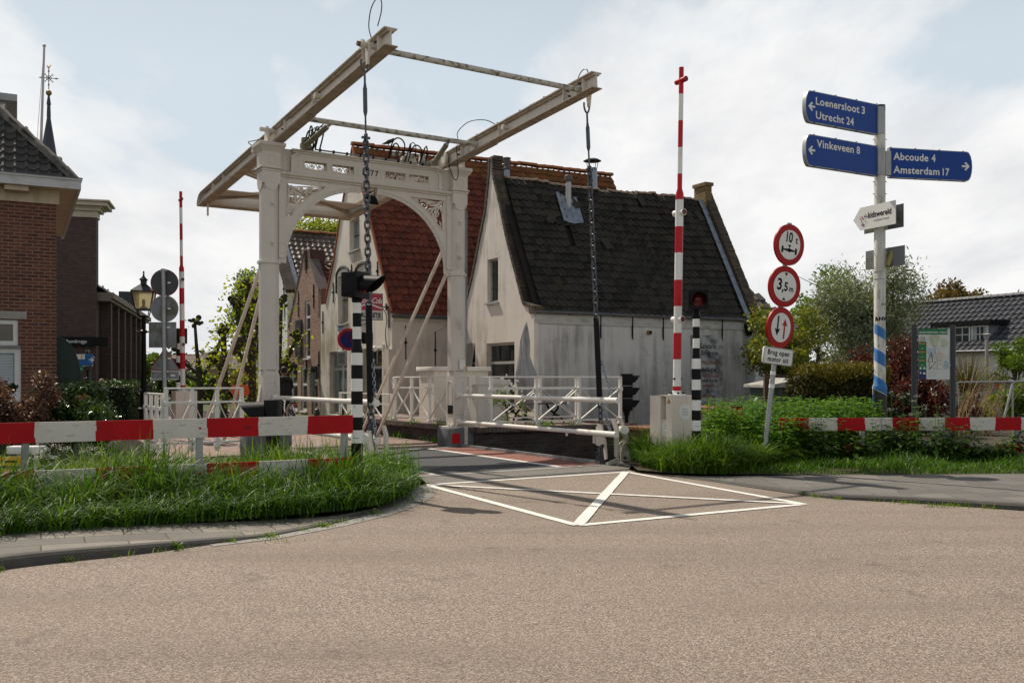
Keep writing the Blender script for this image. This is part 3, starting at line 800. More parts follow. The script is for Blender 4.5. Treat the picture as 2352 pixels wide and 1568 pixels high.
# ---- spandrel brackets with leaf scrollwork
for sd in (-1, 1):
 mb = MB()
 N = 22
 ax_, az_, rx, rz_ = .17, 3.42, 1.50, 1.475
 arc = [(ax_ + rx * math.cos(PI / 2 * i / N), az_ + rz_ * math.sin(PI / 2 * i / N)) for i in range(N + 1)]
 arc = [(x, z) for x, z in arc if True]
 out_ = [(1.745, 3.44)] + [(x * 1.0, z) for x, z in arc] + [(.17, 4.955), (1.745, 4.955)]
 inner = [(1.60, 4.86), (1.60, 4.02)]
 inn_arc = [(ax_ + (rx + .10) * math.cos(PI / 2 * i / N), az_ + (rz_ + .11) * math.sin(PI / 2 * i / N)) for i in range(N + 1)]
 ia = [(x, z) for x, z in inn_arc if x < 1.57 and z < 4.83]
 hole = [(1.60, 4.86)] + [(1.60, ia[0][1] - .02)] + ia + [(ia[-1][0] - .06, 4.86)]
 mb.poly([(sd * x, z) for x, z in out_], [[(sd * x, z) for x, z in hole]], q(0, PB + .06, 0), (1, 0, 0), (0, 0, 1), .05)
 for i in range(N):
  p0, p1 = arc[i], arc[i + 1]
  mb.bar(q(sd * p0[0], PB + .035, p0[1]), q(sd * p1[0], PB + .035, p1[1]), .13, .03, up=Vector((0, 1, 0)), ext=.01)
 hp = [q(sd * x, PB + .062, z) for x, z in hole]
 mb.tube(hp, .011, 5, closed=True)
 mb.bb(sd * 1.65, sd * 1.75, -(PB + .09), -(PB - .01), 3.5, 4.95)
 for zz in np.arange(3.6, 4.9, .16): mb.ball(q(sd * 1.69, PB + .093, zz), .011, n=6, m=4)
 for aa in np.arange(.3, 1.6, .17): mb.ball(q(sd * aa, PB + .063, 4.925), .012, n=6, m=4)
 br_ = bt.part('spandrel_bracket', mb, WHITE, smooth=40)
 mb = MB()
 for cx, cz, r0, a0, tn in ((1.43, 4.60, .13, .3, 1.5), (1.16, 4.72, .10, 2.4, -1.5), (1.47, 4.30, .085, 4.2, 1.4), (.93, 4.78, .062, 2.8, -1.3), (1.52, 4.08, .05, 1.0, 1.2), (1.28, 4.52, .07, 5.3, -1.3), (1.50, 4.78, .07, 3.6, 1.2), (1.33, 4.78, .06, .4, -1.2), (1.04, 4.70, .05, 5., 1.1), (1.36, 4.40, .05, 5.5, 1.2)):
  mb.tube([q(sd * x, PB + .035, z) for x, z in spiral(cx, cz, r0, .012, a0, tn)], [.017 - .009 * i / 22 for i in range(23)], 5)
 for pts in (((1.59, 4.85), (1.45, 4.73), (1.33, 4.62), (1.25, 4.58)), ((1.45, 4.73), (1.36, 4.52), (1.36, 4.42)), ((1.5, 4.8), (1.2, 4.83), (.98, 4.84), (.85, 4.85)), ((1.55, 4.8), (1.58, 4.4), (1.57, 4.12), (1.59, 3.99)), ((1.5, 4.74), (1.4, 4.5), (1.42, 4.3)), ((1.42, 4.72), (1.2, 4.6), (1.1, 4.64))):
  mb.tube([q(sd * x, PB + .035, z) for x, z in pts], .014, 5)
 for k in range(26):                                      # cast leaves
  x_ = random.uniform(.95, 1.58); z_ = random.uniform(4.05, 4.84)
  if ((x_ - ax_) / (rx + .12)) ** 2 + ((z_ - az_) / (rz_ + .12)) ** 2 < 1.02: continue
  an = random.uniform(0, PI); l_ = random.uniform(.04, .075)
  d_ = Vector((math.cos(an), math.sin(an))); n_ = Vector((-d_.y, d_.x)) * l_ * .3
  c_ = Vector((x_, z_)); o4 = [c_ - d_ * l_, c_ + n_, c_ + d_ * l_, c_ - n_]
  mb.poly([(sd * p.x, p.y) for p in o4], [], q(0, PB + .048, 0), (1, 0, 0), (0, 0, 1), .02)
 bt.part('scrollwork', mb, WHITE, br_)
# ---- balance beams
SB = 1.753
def bz(b): return 5.7102 + .0602 * b
def Ibeam(mb, P0, P1, wf, hh, tw=.02, tf=.014, rivets=False):
 d = (P1 - P0).normalized(); x = Vector((0, 0, 1)).cross(d).normalized(); up = d.cross(x)
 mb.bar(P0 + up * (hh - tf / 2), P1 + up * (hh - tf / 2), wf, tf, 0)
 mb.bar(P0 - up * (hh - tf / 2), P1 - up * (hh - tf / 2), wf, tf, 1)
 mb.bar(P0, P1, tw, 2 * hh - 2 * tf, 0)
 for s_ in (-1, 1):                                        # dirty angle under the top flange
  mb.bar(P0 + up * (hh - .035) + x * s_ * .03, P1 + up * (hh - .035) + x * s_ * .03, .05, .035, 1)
for sd in (-1, 1):
 mb = MB(); hb = .128
 P0 = q(sd * SB, -5.15, bz(-5.15)); P1 = q(sd * SB, 4.72, bz(4.72))
 Ibeam(mb, P0, P1, .20, hb)
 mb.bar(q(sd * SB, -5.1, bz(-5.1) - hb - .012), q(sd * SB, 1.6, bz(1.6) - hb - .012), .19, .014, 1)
 mb.bar(q(sd * SB, -.6, bz(-.6) + .0), q(sd * SB, .7, bz(.7) + .0), .05, .2, 0)
 mb.bar(q(sd * SB, 3.9, bz(3.9)), q(sd * SB, 4.45, bz(4.45)), .045, .2, 0)
 cv = [Vector((-5.15, bz(-5.15) + hb))] + [Vector((-5.15 - .36 * math.sin(t_ * PI / 2 / 6), bz(-5.15) - hb + 2 * hb * math.cos(t_ * PI / 2 / 6) ** 1.0)) for t_ in range(7)]
 for i in range(len(cv) - 1):
  mb.bar(q(sd * SB, cv[i][0], cv[i][1]), q(sd * SB, cv[i + 1][0], cv[i + 1][1]), .18, .014, 0, up=Vector((1, 0, 0)).cross(Vector((0, 0, 1))))
 mb.poly([(-p[0], p[1]) for p in cv] + [(5.15, bz(-5.15) - hb)], [], (sd * SB + .01, 0, 0), (0, 1, 0), (0, 0, 1), .02)
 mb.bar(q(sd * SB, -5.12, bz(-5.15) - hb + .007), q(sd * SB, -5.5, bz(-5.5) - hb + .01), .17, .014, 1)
 for s_ in (-1, 1):
  for b_ in (-4.2, -3.4, -.45, .5, 1.9, 3.92, 4.45):
   mb.bar(q(sd * SB + s_ * .045, b_, bz(b_) - .1), q(sd * SB + s_ * .045, b_, bz(b_) + .1), .08, .012, 0)
  for k in range(60):                                    # rivets along the flanges
   b_ = -5.0 + 9.5 * k / 59
   mb.ball(q(sd * SB + s_ * .055, b_, bz(b_) - hb - .002), .008, 1, 5, 4); mb.ball(q(sd * SB + s_ * .055, b_, bz(b_) + hb - .055), .008, 1, 5, 4)
 for b_ in (2.1, -1.2):
  mb.cyl(q(sd * SB - .12, b_, bz(b_)), q(sd * SB + .02, b_, bz(b_)), .048, 14)
 for k in range(6):
  b_ = -3.9 + (k % 3) * .001; mb.ball(q(sd * SB - .014, -3.2 + .12 * (k // 3), bz(-3.2) - .06 + .06 * (k % 3)), .016, n=6, m=4)
 for (b_, dz) in ((4.32, .06), (4.28, -.02), (4.05, -.05), (4.0, .05), (.42, .05), (.36, -.03)):
  for s_ in (-1, 1): mb.cyl(q(sd * SB + s_ * .02, b_, bz(b_) + dz), q(sd * SB + s_ * .075, b_, bz(b_) + dz), .017, 8, 2)
 for b_ in np.arange(-.4, 4, .75): mb.box(q(sd * SB - .06, b_, bz(b_) + hb + .015), (.03, .04, .03), 2)
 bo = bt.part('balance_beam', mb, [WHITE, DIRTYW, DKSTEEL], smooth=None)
 mb = MB(); mb.tube([q(sd * SB - .07, b_, bz(b_) + hb + .012 + .006 * math.sin(b_ * 9)) for b_ in np.arange(-1.3, 4.3, .25)], .006, 5)
 if sd < 0:
  lp = [(4.28, 0), (4.2, .25), (4.27, .52), (4.45, .62), (4.62, .5), (4.62, .3), (4.5, .1)]
 else:
  lp = [(4.2, .0), (4.25, .12), (4.36, .2), (4.47, .15), (4.5, .0)]
 sp_ = smooth_path([q(sd * SB - (.1 if sd < 0 else 0), b_, bz(b_) + hb + h_ * .75) for b_, h_ in lp], 5)
 mb.tube(sp_, .008, 6)
 if sd > 0:
  mb.tube(smooth_path([q(SB - .35, .9, 5.82), q(SB - .33, .85, 6.0), q(SB - .2, 1.05, 6.16), q(SB - .05, 1.4, 6.13), q(SB, 1.75, 5.95)], 6), .008, 6)
  mb.tube(smooth_path([q(SB - .25, .3, 5.7), q(SB - .22, .33, 5.4), q(SB - .12, .36, 5.2), q(SB - .05, .35, 5.35), q(SB - .12, .4, 5.85)], 6), .009, 6)
 else:
  mb.tube(smooth_path([q(-SB - .08, -1.3, 5.75), q(-SB - .22, -1.1, 5.76), q(-SB - .2, -.75, 5.72), q(-SB - .05, -.6, 5.76)], 6), .008, 6)
 bt.part('safety_cable', mb, BLACK, bo)
 ca = -1.96 if sd < 0 else 1.87
 mb = MB()
 mb.cyl(q(sd * SB, 4.3, bz(4.3)), q(ca - .07, 4.3, bz(4.3)), .04, 14); mb.cyl(q(ca - .05, 4.3, bz(4.3)), q(ca - .02, 4.3, bz(4.3)), .07, 14); mb.cyl(q(ca - .11, 4.3, bz(4.3)), q(ca - .05, 4.3, bz(4.3)), .035, 10, 1)
 mb.poly([(-.06, .06), (.06, .06), (.06, -.05), (.025, -.27), (-.025, -.27), (-.06, -.05)], [], q(ca + .03, 4.3, bz(4.3)), (0, -1, 0), (0, 0, 1), .03)
 bt.part('chain_bracket', mb, [WHITE, RUST], bo)
# ---- tie tubes, rear counterweight frame
for b_, r_, dz in ((4.31, .043, -.03), (.994, .046, 0)):
 mb = MB(); mb.cyl(q(-SB, b_, bz(b_) + dz), q(SB, b_, bz(b_) + dz), r_, 16)
 for sd in (-1, 1):
  mb.cyl(q(sd * SB, b_, bz(b_) + dz), q(sd * (SB - .06), b_, bz(b_) + dz), r_ * 1.5, 16)
 bt.part('tie_tube', mb, M('tube_paint', (.50, .47, .42), .45, var=.08, dirt=(.10, .085, .04), damt=.9, dlo=.5, dhi=.6, dscale=(9, 9, 14)))
mb = MB()
zr = bz(-5.4)
mb.bb(-SB + .01, SB - .01, 5.16, 5.48, zr - .13, zr - .112, 1); mb.bb(-SB + .01, SB - .01, 5.16, 5.178, zr - .112, zr + .10); mb.bb(-SB + .01, SB - .01, 5.462, 5.48, zr - .112, zr + .10)
Ibeam(mb, q(-SB, -2.35, bz(-2.35) + .02), q(SB, -2.35, bz(-2.35) + .02), .13, .09)
for sd in (-1, 1):
 Ibeam(mb, q(sd * (SB - .02), -2.6, bz(-2.6) + .02), q(-sd * (SB - .1), -5.15, bz(-5.15) + .02), .10, .055)
for aa in np.arange(-1.6, 1.7, .4): mb.ball(q(aa, -5.16, zr - .05), .014, n=6, m=4)
mb.bb(-SB + .05, SB - .05, 4.2, 4.9, zr + .045, zr + .06)
mb.tube([q(-.3, -4.9, zr + .08), q(-.3, -4.9, zr + .18), q(-.1, -4.9, zr + .2), q(-.1, -4.9, zr + .08)], .012, 6)
bt.part('counterweight_frame', mb, [WHITE, DIRTYW], smooth=None)
mb = MB(); mb.box(q(-SB + .03, -5.0, bz(-5) - .27), (.035, .035, .32)); bt.part('stop_rod', mb, WHITE)
# ---- hydraulic cylinders, hoses, pump plates on the cross beam
for sd in (-1, 1):
 mb = MB()
 p0 = q(sd * 1.30, .1, 5.53); p1 = q(sd * 1.16, .95, bz(.95) - .02)
 mb.cyl(p0, p0.lerp(p1, .86), .05, 14, 0); mb.cyl(p0.lerp(p1, .8), p1, .03, 10, 1)
 mb.box(p0, (.16, .12, .08), 0); mb.tube([p0 + Vector((.03 * sd, 0, .08)), p0.lerp(p1, .8) + Vector((.03 * sd, 0, .07))], .012, 6, 2)
 mb.poly([(0, 0), (.26, 0), (.12, .26), (.02, .24)], [], q(sd * 1.32 - (.26 if sd > 0 else 0), -.06, 5.48), (1, 0, 0), (0, 0, 1), .05, 0)
 bt.part('lifting_cylinder', mb, [M('mossy_steel', (.28, .26, .19), .5, .2, var=.2, dirt=(.12, .13, .03), damt=.8, dlo=.45), CHROME, DKSTEEL])
 mb = MB()
 for k in range(6 if sd > 0 else 5):
  x0 = sd * (1.15 if sd > 0 else 1.28) - (.12 * k if sd > 0 else -.05 * k); x1 = x0 + random.uniform(-.35, .05) * (1 if sd > 0 else -.3)
  y0 = .02; top = random.uniform(.28, .42)
  mb.tube(smooth_path([q(x0, y0, 5.5), q(x0 + .02, y0 + .05, 5.5 + top * .8), q((x0 + x1) / 2, .2, 5.5 + top), q(x1, .25, 5.5 + top * .75), q(x1 - .02, .1, 5.5)], 5), random.choice((.014, .014, .009)), 6, 0)
 if sd > 0:
  mb.poly([(0, 0), (.34, 0), (.30, .14), (.16, .2), (.02, .1)], [], q(.62, .06, 5.48), (1, 0, 0), (0, 0, 1), .06, 1)
  mb.poly([(0, 0), (.14, 0), (.14, .22), (.05, .18)], [], q(1.02, .0, 5.48), (1, 0, 0), (0, 0, 1), .05, 1)
 for k in range(14):
  c_ = q(random.uniform(.45, 1.25) if sd > 0 else random.uniform(-1.3, -1.05), random.uniform(-.05, .12), 5.5 + random.uniform(0, .14))
  mb.box(c_, (random.uniform(.02, .05),) * 3, 2, Matrix.Rotation(random.random() * 3, 3, 'X'))
 bt.part('hydraulic_hoses', mb, [BLACK, WHITE, GALV])
mb = MB(); mb.tube([q(-1.1, .05, 5.50), q(1.2, .05, 5.50)], .016, 6, 0)
for k in range(9): mb.box(q(-1.0 + .26 * k, .05, 5.50), (.03, .05, .05), 1)
bt.part('hydraulic_pipe', mb, [GALV, INK])
# ---- stays from the posts to the far side
for sd in (-1, 1):
 for (a0, z0, a1, b1) in ((1.75, 4.1, 1.92, -4.9), (1.82, 3.62, 1.75, -3.6)):
  mb = MB(); p0 = q(sd * a0, PB - .1, z0); p1 = q(sd * a1, b1, .02)
  mb.bar(p0, p1, .055, .055); mb.box(p1, (.16, .16, .05)); mb.bar(p0 - (p1 - p0).normalized() * .1, p0 + (p1 - p0).normalized() * .25, .07, .07)
  bt.part('stay', mb, M('stay_paint', (.62, .56, .49), .5, var=.08, dirt=(.2, .15, .09), damt=.6, dlo=.58))
# ---- moving leaf
dk = MB()
dk.bb(-1.86, 1.86, -4.68, -.33, -.30, 0.0, 0)
leaf = bt.part('deck', dk, [DASPH])
for (a0, a1) in ((-1.84, -1.125), (1.125, 1.84)):
 mb = MB(); mb.bb(a0, a1, -4.675, -.335, 0.0005, .006); bt.part('red_strip', mb, RASPH, leaf)
for s_ in (-1, 1):
 mb = MB(); mb.bb(s_ * 1.03, s_ * 1.125, -4.675, -.335, .0005, .008); bt.part('white_line', mb, MARK, leaf)
 mb = MB(); mb.bb(s_ * 1.84, s_ * 1.90, -4.68, -.2, -.3, .055);
 for k in range(12): mb.box(q(s_ * 1.838, .5 + .35 * k, .02), (.02, .03, .02))
 bt.part('edge_kerb', mb, GALV, leaf)
mb = MB(); mb.bb(-1.95, 1.95, -.335, .0, -.25, .003); bt.part('far_joint', mb, LIGHTC)
# ---- hinged leaf railings
for sd, bend, blow in ((-1, 4.45, 4.5), (1, 5.12, 5.08)):
 mb = MB()
 for zz, be in ((1.01, bend), (.487, blow)):
  mb.cyl(q(sd * 1.85, .12, zz), q(sd * 1.85, be - 1.0, zz), .038, 14); mb.cyl(q(sd * 1.85, be - 1.02, zz), q(sd * 1.85, be, zz), .046, 14)
  mb.cyl(q(sd * 1.85, be, zz), q(sd * 1.85, be + .012, zz), .05, 14)
  mb.box(q(sd * 1.85, .1, zz), (.09, .09, .11), bev=.01); mb.box(q(sd * 1.85, be - 1.3, zz - .06), (.02, .04, .05))
 bt.part('leaf_railing', mb, WHITE2)
# ---- lifting chains
def chain(mb, P0, P1, link, r, mi=0, sag=0.0):
 P0 = Vector(P0); P1 = Vector(P1); n = max(2, int((P1 - P0).length / (link * .70)))
 for i in range(n):
  t_ = (i + .5) / n; p = P0.lerp(P1, t_) - Z * sag * 4 * t_ * (1 - t_)
  d = (P1 - P0).normalized()
  x, y, _ = basis(d); s_ = x if i % 2 else y
  h_ = link / 2 - link * .28; w_ = link * .28; pts = []
  for k in range(6): a_ = PI * k / 5; pts.append(p + d * (h_ + w_ * math.sin(a_)) + s_ * w_ * math.cos(a_))
  for k in range(6): a_ = PI + PI * k / 5; pts.append(p + d * (-h_ + w_ * math.sin(a_)) + s_ * w_ * math.cos(a_))
  mb.tube(pts, r, 5, mi, closed=True)
for sd, ca, ba, cb2, zc0, zc1 in ((-1, -1.96, 4.4, 4.38, 2.36, 1.02), (1, 1.87, 4.3, 4.68, 2.30, .98)):
 mb = MB(); ct = Thing
 top = q(ca, 4.3, bz(4.3) - .27); bot = q(sd * 1.89, cb2, .12)
 f = lambda z_: top.lerp(bot, (top.z - z_) / (top.z - bot.z))
 zt_ = top.z
 mb.tube(smooth_path([f(zt_ + .06) + Vector((.05, 0, 0)), f(zt_ - .02) + Vector((.05, 0, 0)), f(zt_ - .09) + Vector((.02, 0, 0)), f(zt_ - .09) - Vector((.02, 0, 0)), f(zt_ - .02) - Vector((.05, 0, 0)), f(zt_ + .06) - Vector((.05, 0, 0))], 3), .016, 6)
 mb.cyl(f(zt_ - .09), f(zt_ - .30), .016, 8); mb.tube([f(zt_ - .25), f(zt_ - .32), f(zt_ - .34), f(zt_ - .66), f(zt_ - .68), f(zt_ - .72)], [.016, .024, .032, .032, .026, .016], 8); mb.cyl(f(zt_ - .7), f(zt_ - 1.0), .014, 8)
 for k in range(3): mb.box(f(zt_ - 1.02 - .09 * k), (.12, .035, .03), 0, Matrix.Rotation(.8 * k, 3, 'Z'))
 chain(mb, f(zt_ - .98), f(zc0 - .05), .13, .0145)
 chain(mb, f(zc1 + .1), f(.34), .12, .014)
 chain(mb, f(.40) + Vector((.02, 0, 0)), f(.12), .2, .018)
 cho = bt.part('lifting_chain', mb, CHAIN)
 mb = MB(); mb.cyl(f(zc0), f(zc1), .046, 14); bt.part('chain_sleeve', mb, BLKMAT, cho)
 mb = MB()
 s0 = f(1.62) + Vector((.03, -.05, 0)); e0 = q(sd * 1.85, (4.4 if sd < 0 else 5.0), 1.06)
 chain(mb, s0, e0, .075, .0065, sag=.03); chain(mb, f(1.0) + Vector((.03, 0, 0)), q(sd * 1.85, (4.45 if sd < 0 else 4.95), .52), .075, .0065, sag=.03)
 bt.part('thin_chain', mb, CHAINL, cho)
 mb = MB()
 for k in (-1, 1):
  mb.poly([(-.13, 0), (.13, 0), (.05, .28), (-.05, .28)], [], q(sd * 1.89 + .05 * k, cb2, .0), (0, -1, 0), (0, 0, 1), .02, 0)
 mb.poly([(-.1, .22), (.08, .2), (.12, .0), (.17, .02), (.13, .3), (.03, .55), (-.05, .55), (-.1, .5)], [], q(sd * 1.89 - .05, cb2, .08), (0, -1, 0), (0, 0, 1), .03, 1)
 mb.poly([(.16, .04), (.24, .06), (.24, .5), (.16, .62), (.08, .62), (.15, .48)], [], q(sd * 1.89 + .11, cb2, .08), (0, -1, 0), (0, 0, 1), .035, 1)
 mb.box(q(sd * 1.89 + .06, cb2 - .17, .4), (.2, .05, .16), 1)
 for p in ((-.04, .17), (.1, .3)): mb.cyl(q(sd * 1.89 - .1, cb2 + p[0], p[1]), q(sd * 1.89 + .14, cb2 + p[0], p[1]), .022, 8, 0)
 bt.part('chain_foot', mb, [DKSTEEL, WHITE])
# ---- floodlight hung below the cross beam
fl = Thing('floodlight', 'small black floodlight hanging under the portal cross beam', 'floodlight', BR(.05, PB - .02, 4.955), TH)
mb = MB(); mb.tube([(-.09, 0, 0), (-.1, 0, -.17), (.1, 0, -.17), (.09, 0, 0)], .007, 5); fl.part('bracket', mb, BLKMAT)
mb = MB(); mb.box((0, 0, -.22), (.22, .09, .15), 0, Matrix.Rotation(-.6, 3, 'X'), bev=.01); mb.box((0, -.06, -.25), (.26, .015, .18), 0, Matrix.Rotation(-.6, 3, 'X'))
hs = fl.part('housing', mb, BLKMAT)
mb = MB(); mb.box((0, -.071, -.26), (.2, .006, .13), 0, Matrix.Rotation(-.6, 3, 'X')); fl.part('lens', mb, M_glass('lamp_glass', (.25, .24, .2), .1), hs)
# ---- locking lever (two round-topped plates and a counterweighted arm) at the near end
def locking(a, b, label):
 T = Thing('locking_lever', label, 'bridge lock', BR(a, b, 0), TH, 'locking levers of the bridge')
 mb = MB()
 for k in (-1, 1):
  pr = [(-.145, 0), (.145, 0)] + [(.145 * math.cos(PI * i / 12), .15 + .2 * math.sin(PI * i / 12)) for i in range(13)]
  mb.poly(pr, [], (0, .055 * k, 0.01), (1, 0, 0), (0, 0, 1), .02)
 mb.box((0, 0, .015), (.5, .24, .03)); mb.box((-.3, -.05, .05), (.24, .07, .05), 0, Matrix.Rotation(-.25, 3, 'Y'))
 T.part('side_plates', mb, WHITE)
 mb = MB(); mb.poly([(-.05, 0), (.05, 0), (.05, .15), (0, .25)], [], (.0, -.078, .03), (1, 0, 0), (0, 0, 1), .03)
 for p in ((-.08, .1), (.1, .1), (.0, .29)): mb.cyl((p[0], -.09, p[1]), (p[0], .09, p[1]), .022, 8, 1)
 T.part('bolts', mb, [WHITE, DKSTEEL])
 mb = MB(); mb.tube([(.04, 0, .28), (-.02, 0, .45), (-.08, 0, .62), (-.11, 0, .74)], [.05, .042, .034, .026], 10); T.part('arm', mb, WHITE)
 mb = MB(); mb.cyl((-.10, -.09, .54), (-.0, .09, .54), .07, 16); T.part('counterweight', mb, WHITE2)
 return T
locking(2.27, 4.8, 'white round-topped locking plates with lever with a raised lever, right of the bridge deck')
locking(-2.1, 4.72, 'white counterweighted lock lever half hidden behind the black and white pole left of the deck')
def FZ(p): return (p.x, p.y, street_z(p))
# ================================================================== STREET FURNITURE
def bands(mb, prof_r, zs, mis, n=20, c=(0, 0, 0), ax=None):
 """banded pole: prof_r(z) radius, boundaries zs, material index per band"""
 for i in range(len(zs) - 1):
  ks = [zs[i]] + [z for z in BREAKS if min(zs[i], zs[i + 1]) < z < max(zs[i], zs[i + 1])] + [zs[i + 1]]
  ks = sorted(ks)
  pr = [(prof_r(z), z) for z in ks]
  mb.lathe(pr, n, c, mis[i])
 return mb
BREAKS = []
def zF(v, Y): return EYE - (v - 1512.4) * Y / 3768.8
def hood_lamp(mb, c, d, r, ln, mi=0, lens=1):
 """round lens with a cut-away visor pointing along d"""
 x, y, d = basis(d)                       # x horizontal, y up-ish
 up = y if y.z > 0 else -y
 c = Vector(c); n = 18; vs = []; fs = []
 for i in range(n + 1):
  a = -PI * .22 + (PI * 1.44) * i / n
  dirv = x * math.cos(a) + up * math.sin(a)
  l_ = ln * (.30 + .70 * max(0, (math.sin(a) + .63) / 1.63) ** .8)
  vs += [c + dirv * r, c + dirv * (r * .97) + d * l_]
  if i: fs.append((2 * i - 2, 2 * i - 1, 2 * i + 1, 2 * i))
 mb.add(vs, fs, mi); mb.add([p + (c - p).normalized() * .004 for p in vs], [f[::-1] for f in fs], mi)
 mb.lathe([(r * .92, .004), (r * .7, .018), (r * .3, .028), (.001, .03)], 16, c, lens, d)
def signal_pole(name, label, loc, zs, head_c, head_d, hs, group, depth=.2):
 T = Thing(name, label, 'traffic light', loc, 0, group)
 mb = MB()
 bands(mb, lambda z: .068 if z < zs['red'] - .02 else (.051 if z > zs['red'] + .06 else .06), zs['b'], zs['m'])
 zt_ = zs['b'][-1]
 mb.lathe([(.05, zt_), (.062, zt_ + .02), (.062, zt_ + .05), (.045, zt_ + .07), (.045, head_c[2] - hs / 2)], 16, (0, 0, 0), 1)
 mb.tube([(-.055 * .3, -.072, 1.0), (-.02, -.0705, .98)], .003, 4, 1)
 for z in (.62, 1.02):                                # inspection door outline
  mb.tube([Vector((.07 * math.sin(a), -.07 * math.cos(a), z + .0)) for a in (-.5, 0, .5)], .0025, 4, 1)
 T.part('pole', mb, [WBAND, BLACK], smooth=50)
 d = Vector(head_d).normalized(); a = math.atan2(d.y, d.x) - PI / 2 + PI
 Rz = Matrix.Rotation(math.atan2(d.y, d.x), 3, 'Z')
 mb = MB(); mb.box(Vector(head_c), (depth, hs, hs), 0, Rz, .015)
 mb.box(Vector(head_c) + d * depth * .5, (.03, hs * 1.06, hs * 1.06), 0, Rz)
 for k in (-1, 1): mb.ball(Vector(head_c) + Rz @ Vector((0, -hs / 2 - .005, k * hs * .35)), .012, n=6, m=4)
 ho = T.part('signal_head', mb, BLKMAT)
 mb = MB(); hood_lamp(mb, Vector(head_c) + d * (depth * .5 + .016), d, hs * .40, hs * .95); T.part('visor', mb, [BLKMAT, REDLENS], ho)
 return T
# ---- left black and white pole
YL = 11.1; XL = (1428 - 2048) / 3768.8 * YL
zz = [zF(900 + y / 1.7425, YL) for y in (1535, 1445, 1355, 1267, 1175, 1088, 993, 908, 812, 727, 632, 560)]
lp = dict(b=[0.0] + zz, m=[1, 0, 1, 0, 1, 0, 1, 0, 1, 0, 1, 0], red=zF(900 + 885 / 1.7425, YL)); BREAKS = [lp['red'] - .021, lp['red'] + .061]
lt = signal_pole('traffic_light', 'banded pole with big hooded lamp at the end of the left guard fence', (XL, YL, .03), lp, (-.03, 0, zF(1140, YL) - .03), (.94, -.34, -.04), .29, 'banded poles with a single hooded lamp')
# ---- right black and white pole
YR = 13.9; XR = (2785 - 2048) / 3768.8 * YR
zz = [zF(1000 + y / 1.65, YR) for y in (1204, 1136, 1070, 1002, 935, 868, 797, 730, 660, 597, 520, 468)]
rp = dict(b=[0.0] + zz, m=[1, 0, 1, 0, 1, 0, 1, 0, 1, 0, 1, 0], red=zF(1000 + 730 / 1.65, YR)); BREAKS = [rp['red'] - .021, rp['red'] + .061]
signal_pole('traffic_light', 'banded pole with dark lamp facing the road, beside the barrier cabinet', (XR, YR, .03), rp, (.02, 0, zF(1200, YR) - .03), (-.12, -1, -.03), .27, 'banded poles with a single hooded lamp')
# ---- two more behind the bridge
BREAKS = [1.9, 2.0]
far_b = [0, .45, .62, .79, .96, 1.13, 1.30, 1.47, 1.64, 1.81, 1.98, 2.15, 2.32]
signal_pole('traffic_light', 'banded pole with a lamp half hidden behind the far red and white barrier boom', FZ(at(411, 900, 24.4)), dict(b=far_b, m=[1, 0] * 6, red=1.95), (.0, 0, 2.5), (-.3, .95, 0), .38, 'banded poles with a single hooded lamp')
signal_pole('traffic_light', 'small banded pole with a lamp turned left in front of the white cafe gable', FZ(at(849, 900, 25.4)), dict(b=far_b, m=[1, 0] * 6, red=1.95), (-.05, 0, 2.45), (-.9, .2, 0), .29, 'banded poles with a single hooded lamp')
# ---- three-lamp boat signal on the terrace corner
p = at(1439, 900, 20.5)
T = Thing('ship_signal', 'black three-lamp signal with hoods to the right on the brick terrace corner', 'ship signal', (p.x, p.y, .33))
mb = MB(); mb.cyl((0, 0, 0), (0, 0, .3), .042, 12); mb.lathe([(.05, .2), (.09, .32)], 12); T.part('pole', mb, BLACK)
mb = MB()
for k in range(3): mb.box((0, 0, .45 + .27 * k), (.25, .22, .258), 0, None, .012)
ho = T.part('signal_head', mb, BLKMAT)
for k in range(3):
 mb = MB(); hood_lamp(mb, (.125, -.0, .45 + .27 * k), (1, -.12, -.02), .10, .17); T.part('visor', mb, [BLKMAT, LENSBLK], ho)
# ---- low hooded signal on the left bank
p = at(627, 900, 11.9)
T = Thing('ship_signal', 'low black signal lamp with a long hood pointing left, behind the left guard fence', 'ship signal', (p.x, p.y, 0))
mb = MB(); mb.lathe([(.13, 0), (.11, .3), (.09, .62), (.08, .72)], 16); T.part('pedestal', mb, BLACK)
mb = MB(); mb.box((0, 0, .90), (.17, .26, .36), 0, None, .01); ho = T.part('signal_head', mb, BLKMAT)
mb = MB(); hood_lamp(mb, (-.085, 0, .90), (-1, -.08, -.03), .16, .33); T.part('visor', mb, [BLKMAT, LENSBLK], ho)
